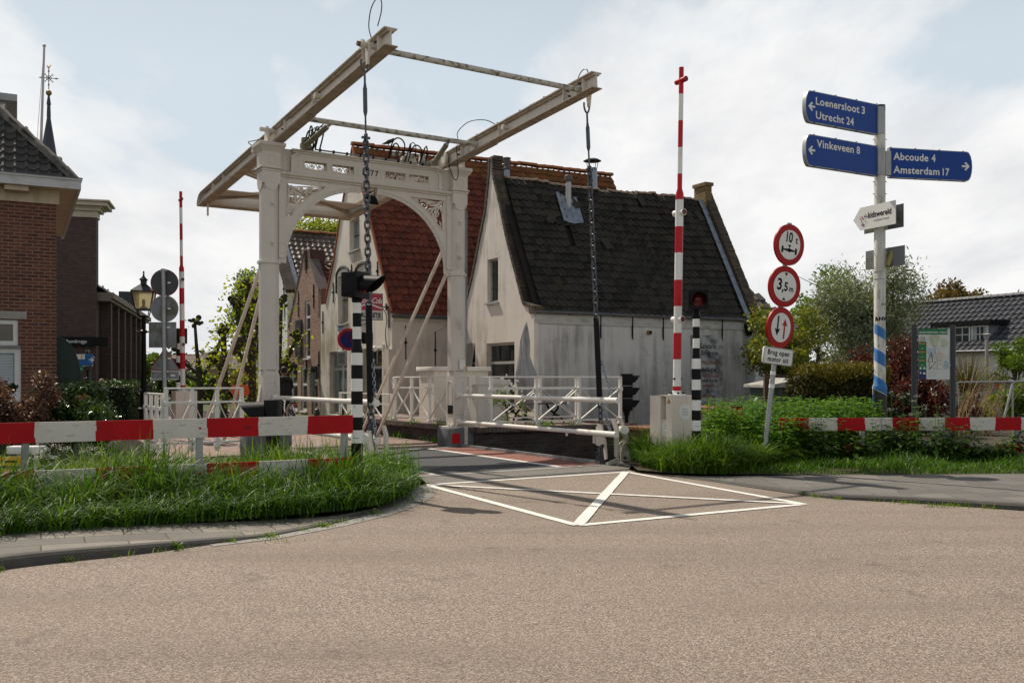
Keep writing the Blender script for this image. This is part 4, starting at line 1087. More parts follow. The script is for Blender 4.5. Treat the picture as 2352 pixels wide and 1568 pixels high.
# ---- barriers
def barrier(label, loc, rz):
 T = Thing('boom_barrier', label, 'barrier', loc, rz, 'raised red and white bridge barriers')
 mb = MB()
 mb.bb(-.26, -.06, -.25, .25, 0, 1.06, 0, .008)                # rear half
 mb.bb(-.06, .26, .25 - .13, .25, 0, 1.055, 0); mb.bb(-.06, .26, -.25, -.01, 0, 1.058, 0, .008); mb.bb(-.06, .22, -.01, .12, 0, .70)
 mb.bb(-.06, .10, -.01, .12, .7, 1.05)
 mb.bb(-.26, .26, -.25, .25, 1.058, 1.066, 0)
 cab = T.part('cabinet', mb, M('cabinet_paint', (.68, .60, .515), .4, var=.04, dirt=(.35, .28, .2), damt=.5, dlo=.6, dscale=(3, 3, 3)))
 mb = MB(); mb.box((.263 - .04, .055, .56), (.008, .125, .2), bev=.003)
 for k in range(4): mb.box((.23, .055, .49 + .045 * k), (.014, .06, .016), bev=.005)
 T.part('vent_plate', mb, WBAND, cab)
 mb = MB(); mb.cyl((.0, .250, .82), (.0, .257, .82), .12, 24)
 for k in range(3): mb.box((0, .26, .78 + .04 * k), (.11, .006, .008), 1)
 T.part('inspection_lid', mb, [WBAND, GALV], cab)
 mb = MB(); mb.cyl((.10, .055, .86), (.16, .055, .86), .055, 16)
 for k in range(6): mb.ball((.15, .055 + .07 * math.cos(k), .86 + .07 * math.sin(k)), .014, n=6, m=4)
 T.part('shaft_hub', mb, WBAND, cab)
 mb = MB(); mb.poly([(-.04, 0), (.04, 0), (0, .075)], [], (.263, .185, .95), (0, 1, 0), (0, 0, 1), .002, 0); mb.poly([(-.029, .006), (.029, .006), (0, .06)], [], (.265, .185, .95), (0, 1, 0), (0, 0, 1), 0, 1)
 mb.poly([(-.006, .012), (.004, .02), (.0, .03), (.008, .045), (-.006, .03), (.0, .022)], [], (.2655, .185, .95), (0, 1, 0), (0, 0, 1), 0, 0)
 T.part('warning_sticker', mb, [INK, YELLOW], cab)
 Yb = 14.4
 zb = [zF(v, Yb) for v in (1584.8, 1549.7, 1442, 1336, 1229, 1123.5, 1015, 910, 803, 698.5, 592.9, 485.7, 379.6, 272.4)]
 global BREAKS
 zred = zF(768, Yb); BREAKS = [zred - .04, zred + .04]
 mb = MB(); bands(mb, lambda z: .061 if z < zred - .03 else .037, zb, [0, 1] * 7, 20)
 cx, cy = -.02, .05
 sh = Matrix.Identity(4); sh[0][2] = -.008; sh[1][2] = .012
 sh.translation = Vector((cx + .01, cy - .01, 0))
 mb.tf(sh)
 bo = T.part('boom', mb, [RED, WBAND], smooth=50)
 mb = MB(); mb.lathe([(.13, 1.064), (.13, 1.09), (.075, 1.10), (.068, 1.14)], 16, (cx, cy, 0))
 for k in range(6): mb.ball((cx + .105 * math.cos(k * 1.05), cy + .105 * math.sin(k * 1.05), 1.1), .02, 1, 8, 5)
 for s_ in (-1, 1): mb.lathe([(.02, .05), (.012, .09)], 8, (cx, cy, 1.32), 1, (s_, .3, 0))
 T.part('boom_flange', mb, [WBAND, BLKMAT])
 for v, cmat, r_ in ((325, RED, .042), (854.6, WBAND, .05), (1281.8, WBAND, .05)):
  z = zF(v, Yb); c = sh @ Vector((0, 0, z))
  mb = MB(); dv = Vector((.035, 1, 0))
  mb.cyl(c - dv * .115, c + dv * .115, r_, 16, 0); mb.cyl(c + dv * .1151, c + dv * .119, r_ * .84, 16, 1); mb.cyl(c - dv * .119, c - dv * .1151, r_ * .84, 16, 1)
  T.part('warning_lamp', mb, [cmat, REDLENS], bo)
 return T
p = at(1547, 900, 14.5)
bar1 = barrier('tall red and white barrier boom standing upright on a cream cabinet, near right bank', (p.x, p.y, .02), PI + TH)
p = at(423, 900, 23.7)
copy_thing(bar1.o, (p.x, p.y, street_z(p)), TH, 'distant upright red and white barrier boom left of the bridge portal')
tagp(bar1.o, group='raised red and white bridge barriers')
# ---- guard fences
SCR = M('scratched_white_board', (.60, .56, .50), .6, var=.07, dirt=(.10, .08, .06), damt=.6, dlo=.56, dhi=.68, dscale=(9, 9, 40), bmp=.2, bs=50)
def guard(label, p0, d, us, posts, ztop, zlow, h, first_red):
 rz_ = math.atan2(d.y, d.x)
 T = Thing('guard_fence', label, 'guard fence', (p0.x, p0.y, 0), rz_, 'red and white guard fences along the road')
 n = Vector((-d.y, d.x, 0))
 xs = [(T.loc(ray_plane(u, 900, p0, n))).x for u in us]
 for kind_, zt, hh in (('upper_board', ztop, h), ('lower_board', zlow, h * .98)):
  mb = MB()
  for i in range(len(xs) - 1):
   a, b_ = sorted((xs[i], xs[i + 1]))
   red = (i % 2 == 0) == first_red
   zo = (lambda x: zt(x) if callable(zt) else zt)
   for k in range(4):
    z0 = -hh + hh * k / 4; z1 = z0 + hh / 4
    j0 = WAV[(i * 7 + k) % 40] if i else 0; j1 = WAV[((i + 1) * 7 + k) % 40] if i < len(xs) - 2 else 0
    if xs[0] > xs[-1]: j0, j1 = j1, j0
    A0, B0 = a + j0, b_ + j1
    vs = [(A0, -.014, zo(a) + z0), (B0, -.014, zo(b_) + z0), (B0, -.014, zo(b_) + z1), (A0, -.014, zo(a) + z1)]
    mb.add(vs, [(0, 1, 2, 3)], 0 if red else 1)
   mb.add([(a, .014, zo(a) - hh), (b_, .014, zo(b_) - hh), (b_, .014, zo(b_)), (a, .014, zo(a))], [(3, 2, 1, 0)], 1)
   mb.add([(a, -.014, zo(a)), (b_, -.014, zo(b_)), (b_, .014, zo(b_)), (a, .014, zo(a))], [(0, 1, 2, 3)], 0 if red else 1)
   mb.add([(a, -.014, zo(a) - hh), (b_, -.014, zo(b_) - hh), (b_, .014, zo(b_) - hh), (a, .014, zo(a) - hh)], [(3, 2, 1, 0)], 1)
  for x in (min(xs), max(xs)):
   mb.add([(x, -.014, zo(x) - hh), (x, .014, zo(x) - hh), (x, .014, zo(x)), (x, -.014, zo(x))], [(0, 1, 2, 3)], 0)
  for u in posts:                                       # bolt heads
   x = T.loc(ray_plane(u, 900, p0, n)).x; mb.cyl((x, -.014, zo(x) - hh / 2), (x, -.02, zo(x) - hh / 2), .012, 8, 0)
  T.part(kind_, mb, [REDW, SCR])
 for u in posts:
  x = T.loc(ray_plane(u, 900, p0, n)).x
  mb = MB(); z_ = (ztop(x) if callable(ztop) else ztop) - .01
  mb.bb(x - .035, x + .035, .016, .024, -.1, z_); mb.bb(x - .035, x - .027, .016, .08, -.1, z_)
  T.part('post', mb, GALV)
 return T
WAV = [random.uniform(-.006, .006) for _ in range(40)]
gl = guard('long scratched red and white guard fence buried in tall grass on the left', Vector((-1.79, 10.6, 0)), Vector((.889, .459, 0)).normalized(), [810, 705.5, 593.5, 475.5, 352, 220, 80, -74, -240, -420], [793.5, 459, 58, -330], lambda x: .936 + .013 * x / 3.4, lambda x: .462 + .008 * x / 3.4, .2, True)
guard('red and white guard fence overgrown with nettles on the right', Vector((4.23, 14.6, 0)), Vector((.998, .06, 0)).normalized(), [u * .57422 for u in (3118, 3232.8, 3348.9, 3459, 3569, 3674, 3778, 3878, 3979, 4084, 4190, 4300)], [u * .57422 for u in (3132.6, 3454, 3783, 4071)], .735, .315, .2, True)
# ---- leaning post with bridge restriction signs
k_ = 14.1 / 3768.8
p = at(3052 * .57422, 900, 14.1)
tilt = Matrix.Rotation(rad(6.2), 3, 'Y')
T = Thing('sign_post', 'leaning grey post with three round red rimmed restriction signs over a text plate', 'road sign', (p.x, p.y, .03), 0, None, tilt)
mb = MB(); mb.cyl((0, 0, -.2), (0, 0, 3.66), .037, 14); mb.lathe([(.042, 1.18), (.042, 1.24)], 14, (0, 0, 0), 1); mb.lathe([(.039, 1.38), (.039, 1.43)], 14, (0, 0, 0), 1)
T.part('post', mb, [GALV, WBAND])
def disc(T, zc, phi, r=.306, name='round_sign', off=.05, roll=0):
 ex = Vector((math.cos(phi), math.sin(phi), 0)); n = Vector((math.sin(phi), -math.cos(phi), 0))
 Rr = Matrix.Rotation(roll, 3, n); ex = Rr @ ex; ey = Rr @ Vector((0, 0, 1))
 c = Vector((0, 0, zc)) + n * off
 mb = MB()
 mb.lathe([(r, -.028), (r, .0), (r - .006, .003), (r - .006, -.002)], 40, c, 0, n); mb.lathe([(r - .008, -.03), (r - .008, -.026)], 40, c, 2, n)
 mb.lathe([(.001, .0032), (r * .715, .0032), (r * .715, .0042)], 40, c, 1, n)
 so_ = T.part(name, mb, [SIGNR, SIGNW, GREYBACK], smooth=30)
 return so_, c + n * .0055, ex, ey
so_, c, ex, ey = disc(T, 3.33, rad(30))
mb = place(text('10', .21, 'CENTER', .95, .78, .006), c + ex * -.03 + ey * .04, ex, ey); mb = place(text('t', .145, 'CENTER', 1, .9, .004), c + ex * .135 + ey * .04, ex, ey, into=mb)
for o in ([(-.035, -.0), (.035, 0), (0, -.048)], [(-.16, -.13), (-.12, -.13), (-.12, -.035), (-.16, -.035)], [(.12, -.13), (.16, -.13), (.16, -.035), (.12, -.035)], [(-.12, -.09), (-.03, -.10), (.03, -.10), (.12, -.09), (.12, -.07), (.03, -.06), (-.03, -.06), (-.12, -.07)], [(.032 * math.cos(a * PI / 8), -.08 + .032 * math.sin(a * PI / 8)) for a in range(16)]):
 mb.poly(o, [], c, ex, ey, 0)
T.part('lettering', mb, INK, so_)
so_, c, ex, ey = disc(T, 2.705, rad(26))
mb = place(text('3', .235, 'CENTER', 1, .9, .007), c + ex * -.105 + ey * -.055, ex, ey); mb = place(text(',', .2, 'CENTER', 1, 1, .004), c + ex * -.04 + ey * -.075, ex, ey, into=mb)
mb = place(text('5', .18, 'CENTER', 1, .9, .006), c + ex * .02 + ey * -.06, ex, ey, into=mb); mb = place(text('m', .12, 'CENTER', 1, .95, .004), c + ex * .125 + ey * -.06, ex, ey, into=mb)
mb.poly([(-.034, .205), (.034, .205), (0, .155)], [], c, ex, ey, 0); mb.poly([(-.034, -.205), (.034, -.205), (0, -.155)], [], c, ex, ey, 0)
T.part('lettering', mb, INK, so_)
so_, c, ex, ey = disc(T, 2.09, rad(35))
up_ = [(-.017, -.15), (.017, -.15), (.017, .05), (.062, .04), (0, .15), (-.062, .04), (-.017, .05)]
mb = MB(); mb.poly([(x + .078, y - .01) for x, y in up_], [], c, ex, ey, 0); T.part('red_arrow', mb, SIGNR, so_)
mb = MB(); mb.poly([(-x - .078, -y + .02) for x, y in up_], [], c, ex, ey, 0); T.part('black_arrow', mb, INK, so_)
ph = rad(26); ex = Vector((math.cos(ph), math.sin(ph), 0)); n = Vector((math.sin(ph), -math.cos(ph), 0)); ey = Vector((0, 0, 1))
rr = [(sx * .255 + cx_ * .03 * math.cos(a), sy * .095 + cx_ * .03 * math.sin(a)) for sx, sy, a0 in ((1, 1, 0), (-1, 1, PI / 2), (-1, -1, PI), (1, -1, 1.5 * PI)) for cx_ in (1,) for a in (a0, a0 + PI / 4, a0 + PI / 2)]
c = Vector((.0, 0, 1.66)) + n * .06 + ex * .01
mb = MB(); mb.poly(rr, [], c, ex, ey, .03, 0); so_ = T.part('text_plate', mb, SIGNW)
mb = MB(); mb.tube([c + n * .001 + ex * x * .97 + ey * y * .94 for x, y in rr], .003, 4, closed=True); T.part('plate_border', mb, INK, so_)
mb = place(text('Brug open', .105, 'CENTER', 1.12, .86, .003), c + n * .002 + ey * .015, ex, ey); mb = place(text('motor uit', .105, 'CENTER', 1.12, .86, .003), c + n * .002 + ey * -.085, ex, ey, into=mb)
T.part('lettering', mb, INK, so_)
# ---- direction signpost
YS = 15.6; XS = (3519 - 2048) / 3768.8 * YS
m, t, b = nt('signpost_pole')
v = coords(t); sx = nd(t, 'ShaderNodeSeparateXYZ'); t.links.new(v, sx.inputs[0])
def mth(t, op, a, b_=None, c_=None):
 n = nd(t, 'ShaderNodeMath', operation=op)
 for i, x in enumerate((a, b_, c_)):
  if x is None: continue
  if hasattr(x, 'is_linked'): t.links.new(x, n.inputs[i])
  else: n.inputs[i].default_value = x
 return n.outputs[0]
an = mth(t, 'DIVIDE', mth(t, 'ARCTAN2', sx.outputs['Y'], sx.outputs['X']), 2 * PI)
hz_ = mth(t, 'MULTIPLY_ADD', an, .34, sx.outputs['Z'])
fr = mth(t, 'FRACT', mth(t, 'DIVIDE', mth(t, 'SUBTRACT', hz_, 1.03), .45))
blue = mth(t, 'MULTIPLY', mth(t, 'LESS_THAN', fr, .48), mth(t, 'LESS_THAN', hz_, 2.1))
base = ramp(t, noise(t, v, 3, 5), [(.3, (.46, .44, .39)), (.7, (.62, .60, .55))])
base = mixc(t, ramp(t, noise(t, coords(t, scale=(12, 12, 2.5)), 1, 6, .7), [(.50, (0, 0, 0)), (.66, (.75,) * 3)]), base, (.15, .115, .075))
base = mixc(t, ramp(t, noise(t, coords(t, scale=(16, 16, 5)), 1, 3, .6), [(.68, (0, 0, 0)), (.72, (.8,) * 3)]), base, (.17, .06, .015))
c = mixc(t, blue, base, (.012, .13, .36))
c = mixc(t, mth(t, 'LESS_THAN', hz_, 1.02), c, (.016, .016, .016))
c = mixc(t, mth(t, 'GREATER_THAN', sx.outputs['Z'], 5.76), c, (.02, .022, .03))
t.links.new(c, b.inputs['Base Color']); b.inputs['Roughness'].default_value = .5
POLE = m
T = Thing('direction_signpost', 'tall white pole with three blue direction arms and blue spiral bands at its foot', 'signpost', (XS, YS, .0))
mb = MB(); mb.lathe([(.112, -.1), (.112, 1.16), (.118, 1.19), (.105, 1.24), (.092, 1.26), (.088, 5.86), (.0, 5.865)], 28)
for z in (1.5, 3.2, 3.42, 3.85, 4.4, 4.12, 4.6, 5.3):
 mb.cyl((-.115, 0, z), (.115, 0, z), .008, 6)
po = T.part('pole', mb, POLE, smooth=40)
mb = MB()
for z in (2.98, 3.10): mb.lathe([(.094, z), (.094, z + .012)], 24)
for z in (4.92, 5.6): mb.bb(-.065, .04, -.10, -.07, z - .22, z + .22)
for z in (4.9,): mb.bb(.08, .17, -.05, .03, z - .2, z + .2)
T.part('clamp', mb, GALV, po)
mb = MB(); cyl_t = text('ANWB', .085, 'CENTER', 1.0, 1.2, .004)
mb.join(cyl_t); mb.v = [(.094 * math.sin(x / .094 + .35), -.094 * math.cos(x / .094 + .35), 2.30 + y) for x, y, z in mb.v]
t2 = text('70727', .05, 'CENTER', 1.0, .9, .001); mb2 = MB().join(t2); mb2.v = [(.0925 * math.sin(x / .092 + .45), -.0925 * math.cos(x / .092 + .45), 2.55 + y) for x, y, z in mb2.v]
mb.join(mb2); t2 = text('2', .05, 'CENTER'); mb2 = MB().join(t2); mb2.v = [(.0925 * math.sin(x / .092 + .5), -.0925 * math.cos(x / .092 + .5), 2.48 + y) for x, y, z in mb2.v]; mb.join(mb2)
T.part('lettering', mb, INK, po)
ARROW = [(-.075, 0), (.0, .075), (.028, .055), (-.012, .016), (.075, .016), (.075, -.016), (-.012, -.016), (.028, -.055), (.0, -.075)]
def ftext(s, size, w_, bold=.0):
 mb = text(s, size, 'LEFT', 1.06, 1.0, bold); xs = [p[0] for p in mb.v]; a, b_ = min(xs), max(xs)
 mb.v = [((p[0] - a) * w_ / (b_ - a), p[1], p[2]) for p in mb.v]
 return mb
def arm(T, ex, zc, ln, sgn, lines, label=None, offs=.1):
 """sgn -1: arm reaches to the left of the pole, arrow on the left"""
 ex = Vector(ex).normalized(); n = ex.cross(Z); h_ = .25
 o = Vector((0, 0, zc)) + n * .03
 end = [(ln - .10 + .10 * math.cos(a) , h_ * math.sin(a)) for a in np.linspace(-PI / 2, PI / 2, 9)]
 outl = [(offs, -h_), *end, (offs, h_)]
 outl = [(x * sgn, y) for x, y in outl]
 mb = MB(); mb.poly(outl, [], o + n * .0, ex, Z, .07, 0)
 ao = T.part('direction_arm', mb, GALV, label=label)
 ins = [(offs + .012, -h_ + .012), *[(x - .012, y * .95) for x, y in end], (offs + .012, h_ - .012)]
 mb = MB(); mb.poly([(x * sgn, y) for x, y in ins], [], o + n * .003, ex, Z, 0, 0); T.part('blue_face', mb, SIGNB, ao)
 mb = MB()
 for k in range(4):
  x = sgn * (offs + .02 + (ln - offs - .2) * k / 3)
  mb.box(o + ex * x + Z * (h_ + .002), (.012, .05, .008), 0, Matrix.Rotation(math.atan2(ex.y, ex.x), 3, 'Z')); mb.box(o + ex * x - Z * (h_ + .002), (.012, .05, .008), 0, Matrix.Rotation(math.atan2(ex.y, ex.x), 3, 'Z'))
 T.part('edge_clips', mb, BLKMAT, ao)
 mb = MB()
 for s_, x, y, w_ in lines: place(ftext(s_, .168, w_, .0035), o + n * .006 + ex * x + Z * y, ex, Z, into=mb)
 mb.poly([(x * sgn * -1 + sgn * (ln - .12), y) for x, y in ARROW] if sgn < 0 else [(-x + ln - .13, y) for x, y in ARROW], [], o + n * .006, ex, Z, 0) if False else None
 ar = [(x - (ln - .13), y) for x, y in ARROW] if sgn < 0 else [(-x + (ln - .13), y) for x, y in ARROW]
 mb.poly(ar, [], o + n * .006, ex, Z, 0)
 T.part('lettering', mb, SIGNW, ao)
LD = Vector((.872, .489, 0))
arm(T, LD, 5.61, 1.74, -1, [('Loenersloot', -1.52, .045, .99), ('3', -.475, .045, .075), ('Utrecht', -1.52, -.175, .635), ('24', -.83, -.175, .17)])
arm(T, LD, 4.925, 1.74, -1, [('Vinkeveen', -1.50, .065, .84), ('8', -.595, .065, .08)])
arm(T, (.979, .204, 0), 4.92, 1.72, 1, [('Abcoude', .23, .05, .65), ('4', .94, .05, .075), ('Amsterdam', .23, -.17, .86), ('17', 1.15, -.17, .125)], offs=.16)
ex = Vector((.406, -.914, 0)).normalized(); n = ex.cross(Z)
o = Vector((-.08, -.09, 0)) + n * .03; zc = zF(864, 15.5)
pw = [(-.50, 0), (-.34, .19), (.42, .19), (.42, -.19), (-.34, -.19)]
mb = MB(); mb.poly(pw, [], o + Z * zc, ex, Z, .012); so_ = T.part('pointed_sign', mb, SIGNW)
mb = place(text('kidswereld', .135, 'LEFT', 1.02, .84, .003), o + Z * (zc - .01) + n * .003 + ex * -.17, ex, Z)
place(text('KINDEROPVANG', .04, 'LEFT', 1.25, .9, .0005), o + Z * (zc - .085) + n * .003 + ex * -.04, ex, Z, into=mb)
T.part('lettering', mb, INK, so_)
mb = MB(); cols_ = 5
for k in range(26):
 a = random.random() * 2 * PI; r_ = .10 * math.sqrt(random.random()); s_ = random.uniform(.008, .016)
 th_ = random.random() * 3
 mb.poly([(-.28 + r_ * math.cos(a) + s_ * math.cos(th_ + i * PI / 3) * (1 if i % 3 else 1.5), -.03 + r_ * math.sin(a) * 1.1 + s_ * math.sin(th_ + i * PI / 3)) for i in range(6)], [], o + Z * zc + n * (.003 + .0002 * k), ex, Z, 0, k % 4)
T.part('round_emblem', mb, [M('emblem_purple', (.16, .06, .22)), M('emblem_orange', (.62, .22, .08)), M('emblem_green', (.10, .28, .10)), M('emblem_violet', (.22, .2, .42))], so_)
mb = MB(); o2 = Vector((.10, .06, 0)); mb.poly([(-.45, -.19), (.40, -.19), (.40, .19), (-.3, .19), (-.45, 0)], [], o2 + Z * (zc - .02), ex, Z, .012); mb.box(o2 + Z * zc + ex * .1, (.05, .06, .05), 1)
T.part('sign_back', mb, [GREYBACK, INK])
mb = MB(); zc2 = zF(1030, 15.6); mb.poly([(-.42, -.16), (.42, -.16), (.42, .16), (-.42, .16)], [], Vector((.1, .05, 0)) + Z * zc2, ex, Z, .012); mb.box(Vector((.1, .02, 0)) + Z * (zc2 - .02) + ex * .1, (.05, .07, .25), 1, Matrix.Rotation(.3, 3, 'Y'))
T.part('sign_back', mb, [GREYBACK, M('yellowed_bracket', (.35, .3, .1), .6)])
# ---- cycle route map board
YM = 17.4; p = at(3734 * .57422, 900, YM); km = YM / 3768.8
T = Thing('map_board', 'cycle route map panel with green header between two dark posts', 'map board', (p.x, p.y, 0))
for s_ in (-1, 1):
 mb = MB(); mb.lathe([(.052, -.1), (.052, zF(1301, YM)), (.0, zF(1300, YM))], 16, (s_ * 77 * km, 0, 0)); T.part('post', mb, M('board_post_paint', (.035, .04, .045), .4, var=.1))
zc = zF(1416, YM); hw, hh = .287, .464
mb = MB(); mb.box((0, -.02, zc), (2 * hw, .02, 2 * hh), 0); pb = T.part('panel', mb, M('panel_white', (.60, .60, .58), .35, var=.03))
GRN = M('panel_green', (.01, .15, .05), .4, var=.05)
mb = MB(); f_ = -.0315
def rc(x0, x1, z0, z1, mi=0, y=f_): mb.add([(x0, y, zc + z0), (x1, y, zc + z0), (x1, y, zc + z1), (x0, y, zc + z1)], [(0, 1, 2, 3)], mi)
rc(-hw, hw - .04, .36, hh, 0); rc(-hw, -hw + .14, -.3, .23, 0); rc(-hw, -hw + .14, -hh, -.3, 1)
for k in range(3): rc(-hw + .005, -hw + .115, .185 - .155 * k, .20 - .155 * k, 2, f_ - .001)
for k in range(3): rc(-hw + .04, -hw + .09, .10 - .155 * k, .106 - .155 * k, 3, f_ - .001)
for x in (.02, .09): rc(-hw + x, -hw + x + .03, -.28, -.24, 3, f_ - .001)
rc(-hw + .02, -hw + .05, -.36, -.33, 3, f_ - .001); mb.poly([(-hw + .075, zc - .37), (-hw + .13, zc - .37), (-hw + .12, zc - .34), (-hw + .1, zc - .33), (-hw + .085, zc - .335)], [], (0, f_ - .001, 0), (1, 0, 0), (0, 0, 1), 0, 3)
T.part('header', mb, [GRN, M('panel_navy', (.012, .02, .12), .4), ORANGE, SIGNW], pb)
mb = place(text('FIETSROUTENETWERK  UTRECHT', .043, 'CENTER', 1.05, .78, .001), (-.02, f_ - .0015, zc + .385), (1, 0, 0), Z); T.part('lettering', mb, SIGNW, pb)
mb = place(text('30', .07, 'CENTER', 1, .9, .0, .2), (-hw + .07, f_ - .001, zc + .255), (1, 0, 0), Z)
mb.tube([(-hw + .07 + .047 * math.cos(a), f_, zc + .278 + .047 * math.sin(a)) for a in np.linspace(0, 2 * PI, 25)[:-1]], .003, 4, closed=True)
T.part('number', mb, INK, pb)
mb = MB()
for cx_, cz_, r_, mi in ((.0, .25, .12, 0), (-.05, .02, .10, 1), (.22, -.2, .08, 1), (.18, .2, .09, 0), (.1, -.05, .1, 2)):
 mb.poly([(cx_ + r_ * (1 + .3 * math.sin(3 * a + cx_ * 9)) * math.cos(a) * .8, cz_ + r_ * math.sin(a)) for a in np.linspace(0, 2 * PI, 18)[:-1]], [], (0, f_ + .0003 - .0002 * mi, zc), (1, 0, 0), Z, 0, mi)
for k in range(16):
 x, z = random.uniform(-.12, .26), random.uniform(-.28, .34); pts = []
 a = random.random() * 6
 for i in range(9):
  x = min(.275, max(-.135, x + .05 * math.cos(a))); z = min(.345, max(-.285, z + .05 * math.sin(a))); a += random.uniform(-.7, .7); pts.append((x, f_ - .0012, zc + z))
 mb.tube(pts, .0016, 3, 3)
mb.tube([(-.08, f_ - .0015, zc + .33), (-.0, f_ - .0015, zc + .16), (.03, f_ - .0015, zc - .02), (.06, f_ - .0015, zc - .12), (.06, f_ - .0015, zc - .29)], .003, 3, 4)
rc(.07, .12, -.0, .008, 4, f_ - .001)
for k in range(10): rc(-.12 + .09 * (k % 2), -.05 + .09 * (k % 2), -.33 - .022 * (k // 2), -.327 - .022 * (k // 2), 3, f_ - .001)
T.part('map_print', mb, [M('map_green', (.47, .50, .38), .5), M('map_blue', (.40, .48, .54), .5), M('map_cream', (.55, .52, .45), .5), M('map_line', (.28, .28, .26), .5), M('map_red', (.45, .12, .10), .5)], pb)
mb = MB(); mb.tube([(x, f_ - .003, zc + z) for x, z in ((-.03, -.13), (-.06, .03), (-.10, -.09), (-.115, -.15), (.03, -.14), (-.09, -.28), (-.095, -.17))], .0055, 4); T.part('scrawl', mb, INK, pb)
# ---- low route marker with orange plates
p = at(2950 * .57422, 900, 15.8)
T = Thing('route_marker', 'short black post with orange numbered route plates among the nettles', 'route marker', (p.x - .01, p.y, 0), rad(35))
mb = MB(); mb.box((0, 0, .44), (.135, .135, .9), 0, None, .006); mb.lathe([(.1, .89), (.0, .915)], 4); T.part('post', mb, BLKMAT)
for side, plates in ((0, ('orange', 'orange', 'orange', 'white')), (1, ('orange', 'orange', 'orange'))):
 for k, cc in enumerate(plates):
  zc = .81 - .105 * k; mb = MB()
  O, ex = (Vector((-.069, 0, zc)), Vector((0, -1, 0))) if side == 0 else (Vector((0, -.069, zc)), Vector((1, 0, 0)))
  nn = ex.cross(Z)
  mb.poly([(-.052, -.045), (.052, -.045), (.052, .045), (-.052, .045)], [], O + nn * .003, ex, Z, .004, 0)
  if cc == 'white':
   mb.poly([(.036 * math.cos(a), .036 * math.sin(a)) for a in np.linspace(0, 2 * PI, 15)[:-1]], [], O + nn * .005, ex, Z, 0, 2); mb.poly([(.02 * math.cos(a), .02 * math.sin(a)) for a in np.linspace(0, 2 * PI, 9)[:-1]], [], O + nn * .006, ex, Z, 0, 3)
  elif k == 0:
   mb.poly([(-.04, -.02), (-.02, .018), (0, -.01), (.02, .02), (.04, -.02)], [], O + nn * .005, ex, Z, 0, 2)
  else:
   ar = [(-.03, -.02), (.015, -.02), (.035, 0), (.015, .02), (-.03, .02)] if k == 1 else [(.03, -.02), (-.015, -.02), (-.035, 0), (-.015, .02), (.03, .02)]
   mb.poly(ar, [], O + nn * .005, ex, Z, 0, 1); place(text('78' if k == 1 else '62', .032, 'CENTER'), O + nn * .0065 + Z * -.011, ex, Z, 2, mb)
  T.part('route_plate', mb, [ORANGE if cc == 'orange' else SIGNW, M('plate_blue', (.02, .025, .09), .5), SIGNW if cc == 'orange' else INK, RED])
# ---- lantern posts
def lantern(label, loc):
 T = Thing('street_lantern', label, 'street lantern', loc, .25, 'black lantern posts on the far street')
 mb = MB(); mb.lathe([(.22, 0), (.22, .08), (.15, .12), (.13, .5), (.17, .58), (.17, .63), (.11, .68), (.09, 1.05), (.12, 1.10), (.075, 1.16), (.062, 2.2), (.06, 2.62), (.1, 2.65), (.1, 2.69), (.055, 2.72), (.05, 3.03), (.08, 3.06), (.05, 3.10)], 16)
 mb.cyl((-.2, 0, 2.66), (.2, 0, 2.66), .02, 8)
 for k in range(4):
  a = k * PI / 2 + PI / 4
  mb.tube(smooth_path([Vector((.05 * math.cos(a), .05 * math.sin(a), 3.05)), Vector((.17 * math.cos(a), .17 * math.sin(a), 3.08)), Vector((.19 * math.cos(a), .19 * math.sin(a), 3.15)), Vector((.23 * math.cos(a), .23 * math.sin(a), 3.25))], 4), .014, 6)
 T.part('post', mb, BLACK)
 mb = MB(); w0, w1, z0, z1 = .19, .28, 3.25, 3.71
 for k in range(4):
  a = k * PI / 2 + PI / 4; mb.bar((w0 * 1.38 * math.cos(a), w0 * 1.38 * math.sin(a), z0), (w1 * 1.38 * math.cos(a), w1 * 1.38 * math.sin(a), z1), .028, .028)
 mb.lathe([(w0 * 1.42, z0 - .02), (w0 * 1.42, z0 + .02)], 4); mb.lathe([(w1 * 1.48, z1), (w1 * 1.5, z1 + .03), (.14, z1 + .2), (.1, z1 + .21), (.10, z1 + .31), (.15, z1 + .33), (.04, z1 + .42), (.02, z1 + .5), (.035, z1 + .53), (.0, z1 + .58)], 4)
 fo = T.part('lantern_frame', mb, M('lantern_metal', (.03, .04, .045), .35, .3, var=.2), smooth=None)
 mb = MB()
 for k in range(4):
  a = k * PI / 2 + PI / 4; b2 = a + PI / 2
  mb.add([(w0 * 1.36 * math.cos(a), w0 * 1.36 * math.sin(a), z0 + .02), (w0 * 1.36 * math.cos(b2), w0 * 1.36 * math.sin(b2), z0 + .02), (w1 * 1.36 * math.cos(b2), w1 * 1.36 * math.sin(b2), z1), (w1 * 1.36 * math.cos(a), w1 * 1.36 * math.sin(a), z1)], [(0, 1, 2, 3)])
 T.part('glass', mb, LGLASS, fo)
 mb = MB(); mb.lathe([(.10, z0 + .02), (.09, z0 + .07), (.04, z0 + .09), (.045, z0 + .24), (.02, z0 + .28)], 10); T.part('bulb', mb, CONC, fo)
 return T
m, t, b = nt('lantern_glass')
b.inputs['Base Color'].default_value = (.62, .53, .32, 1); b.inputs['Roughness'].default_value = .25
tr = nd(t, 'ShaderNodeBsdfTranslucent'); tr.inputs['Color'].default_value = (.75, .66, .42, 1); tp = nd(t, 'ShaderNodeBsdfTransparent'); tp.inputs['Color'].default_value = (.95, .88, .68, 1)
mx = nd(t, 'ShaderNodeMixShader'); mx.inputs[0].default_value = .5; t.links.new(b.outputs[0], mx.inputs[1]); t.links.new(tr.outputs[0], mx.inputs[2])
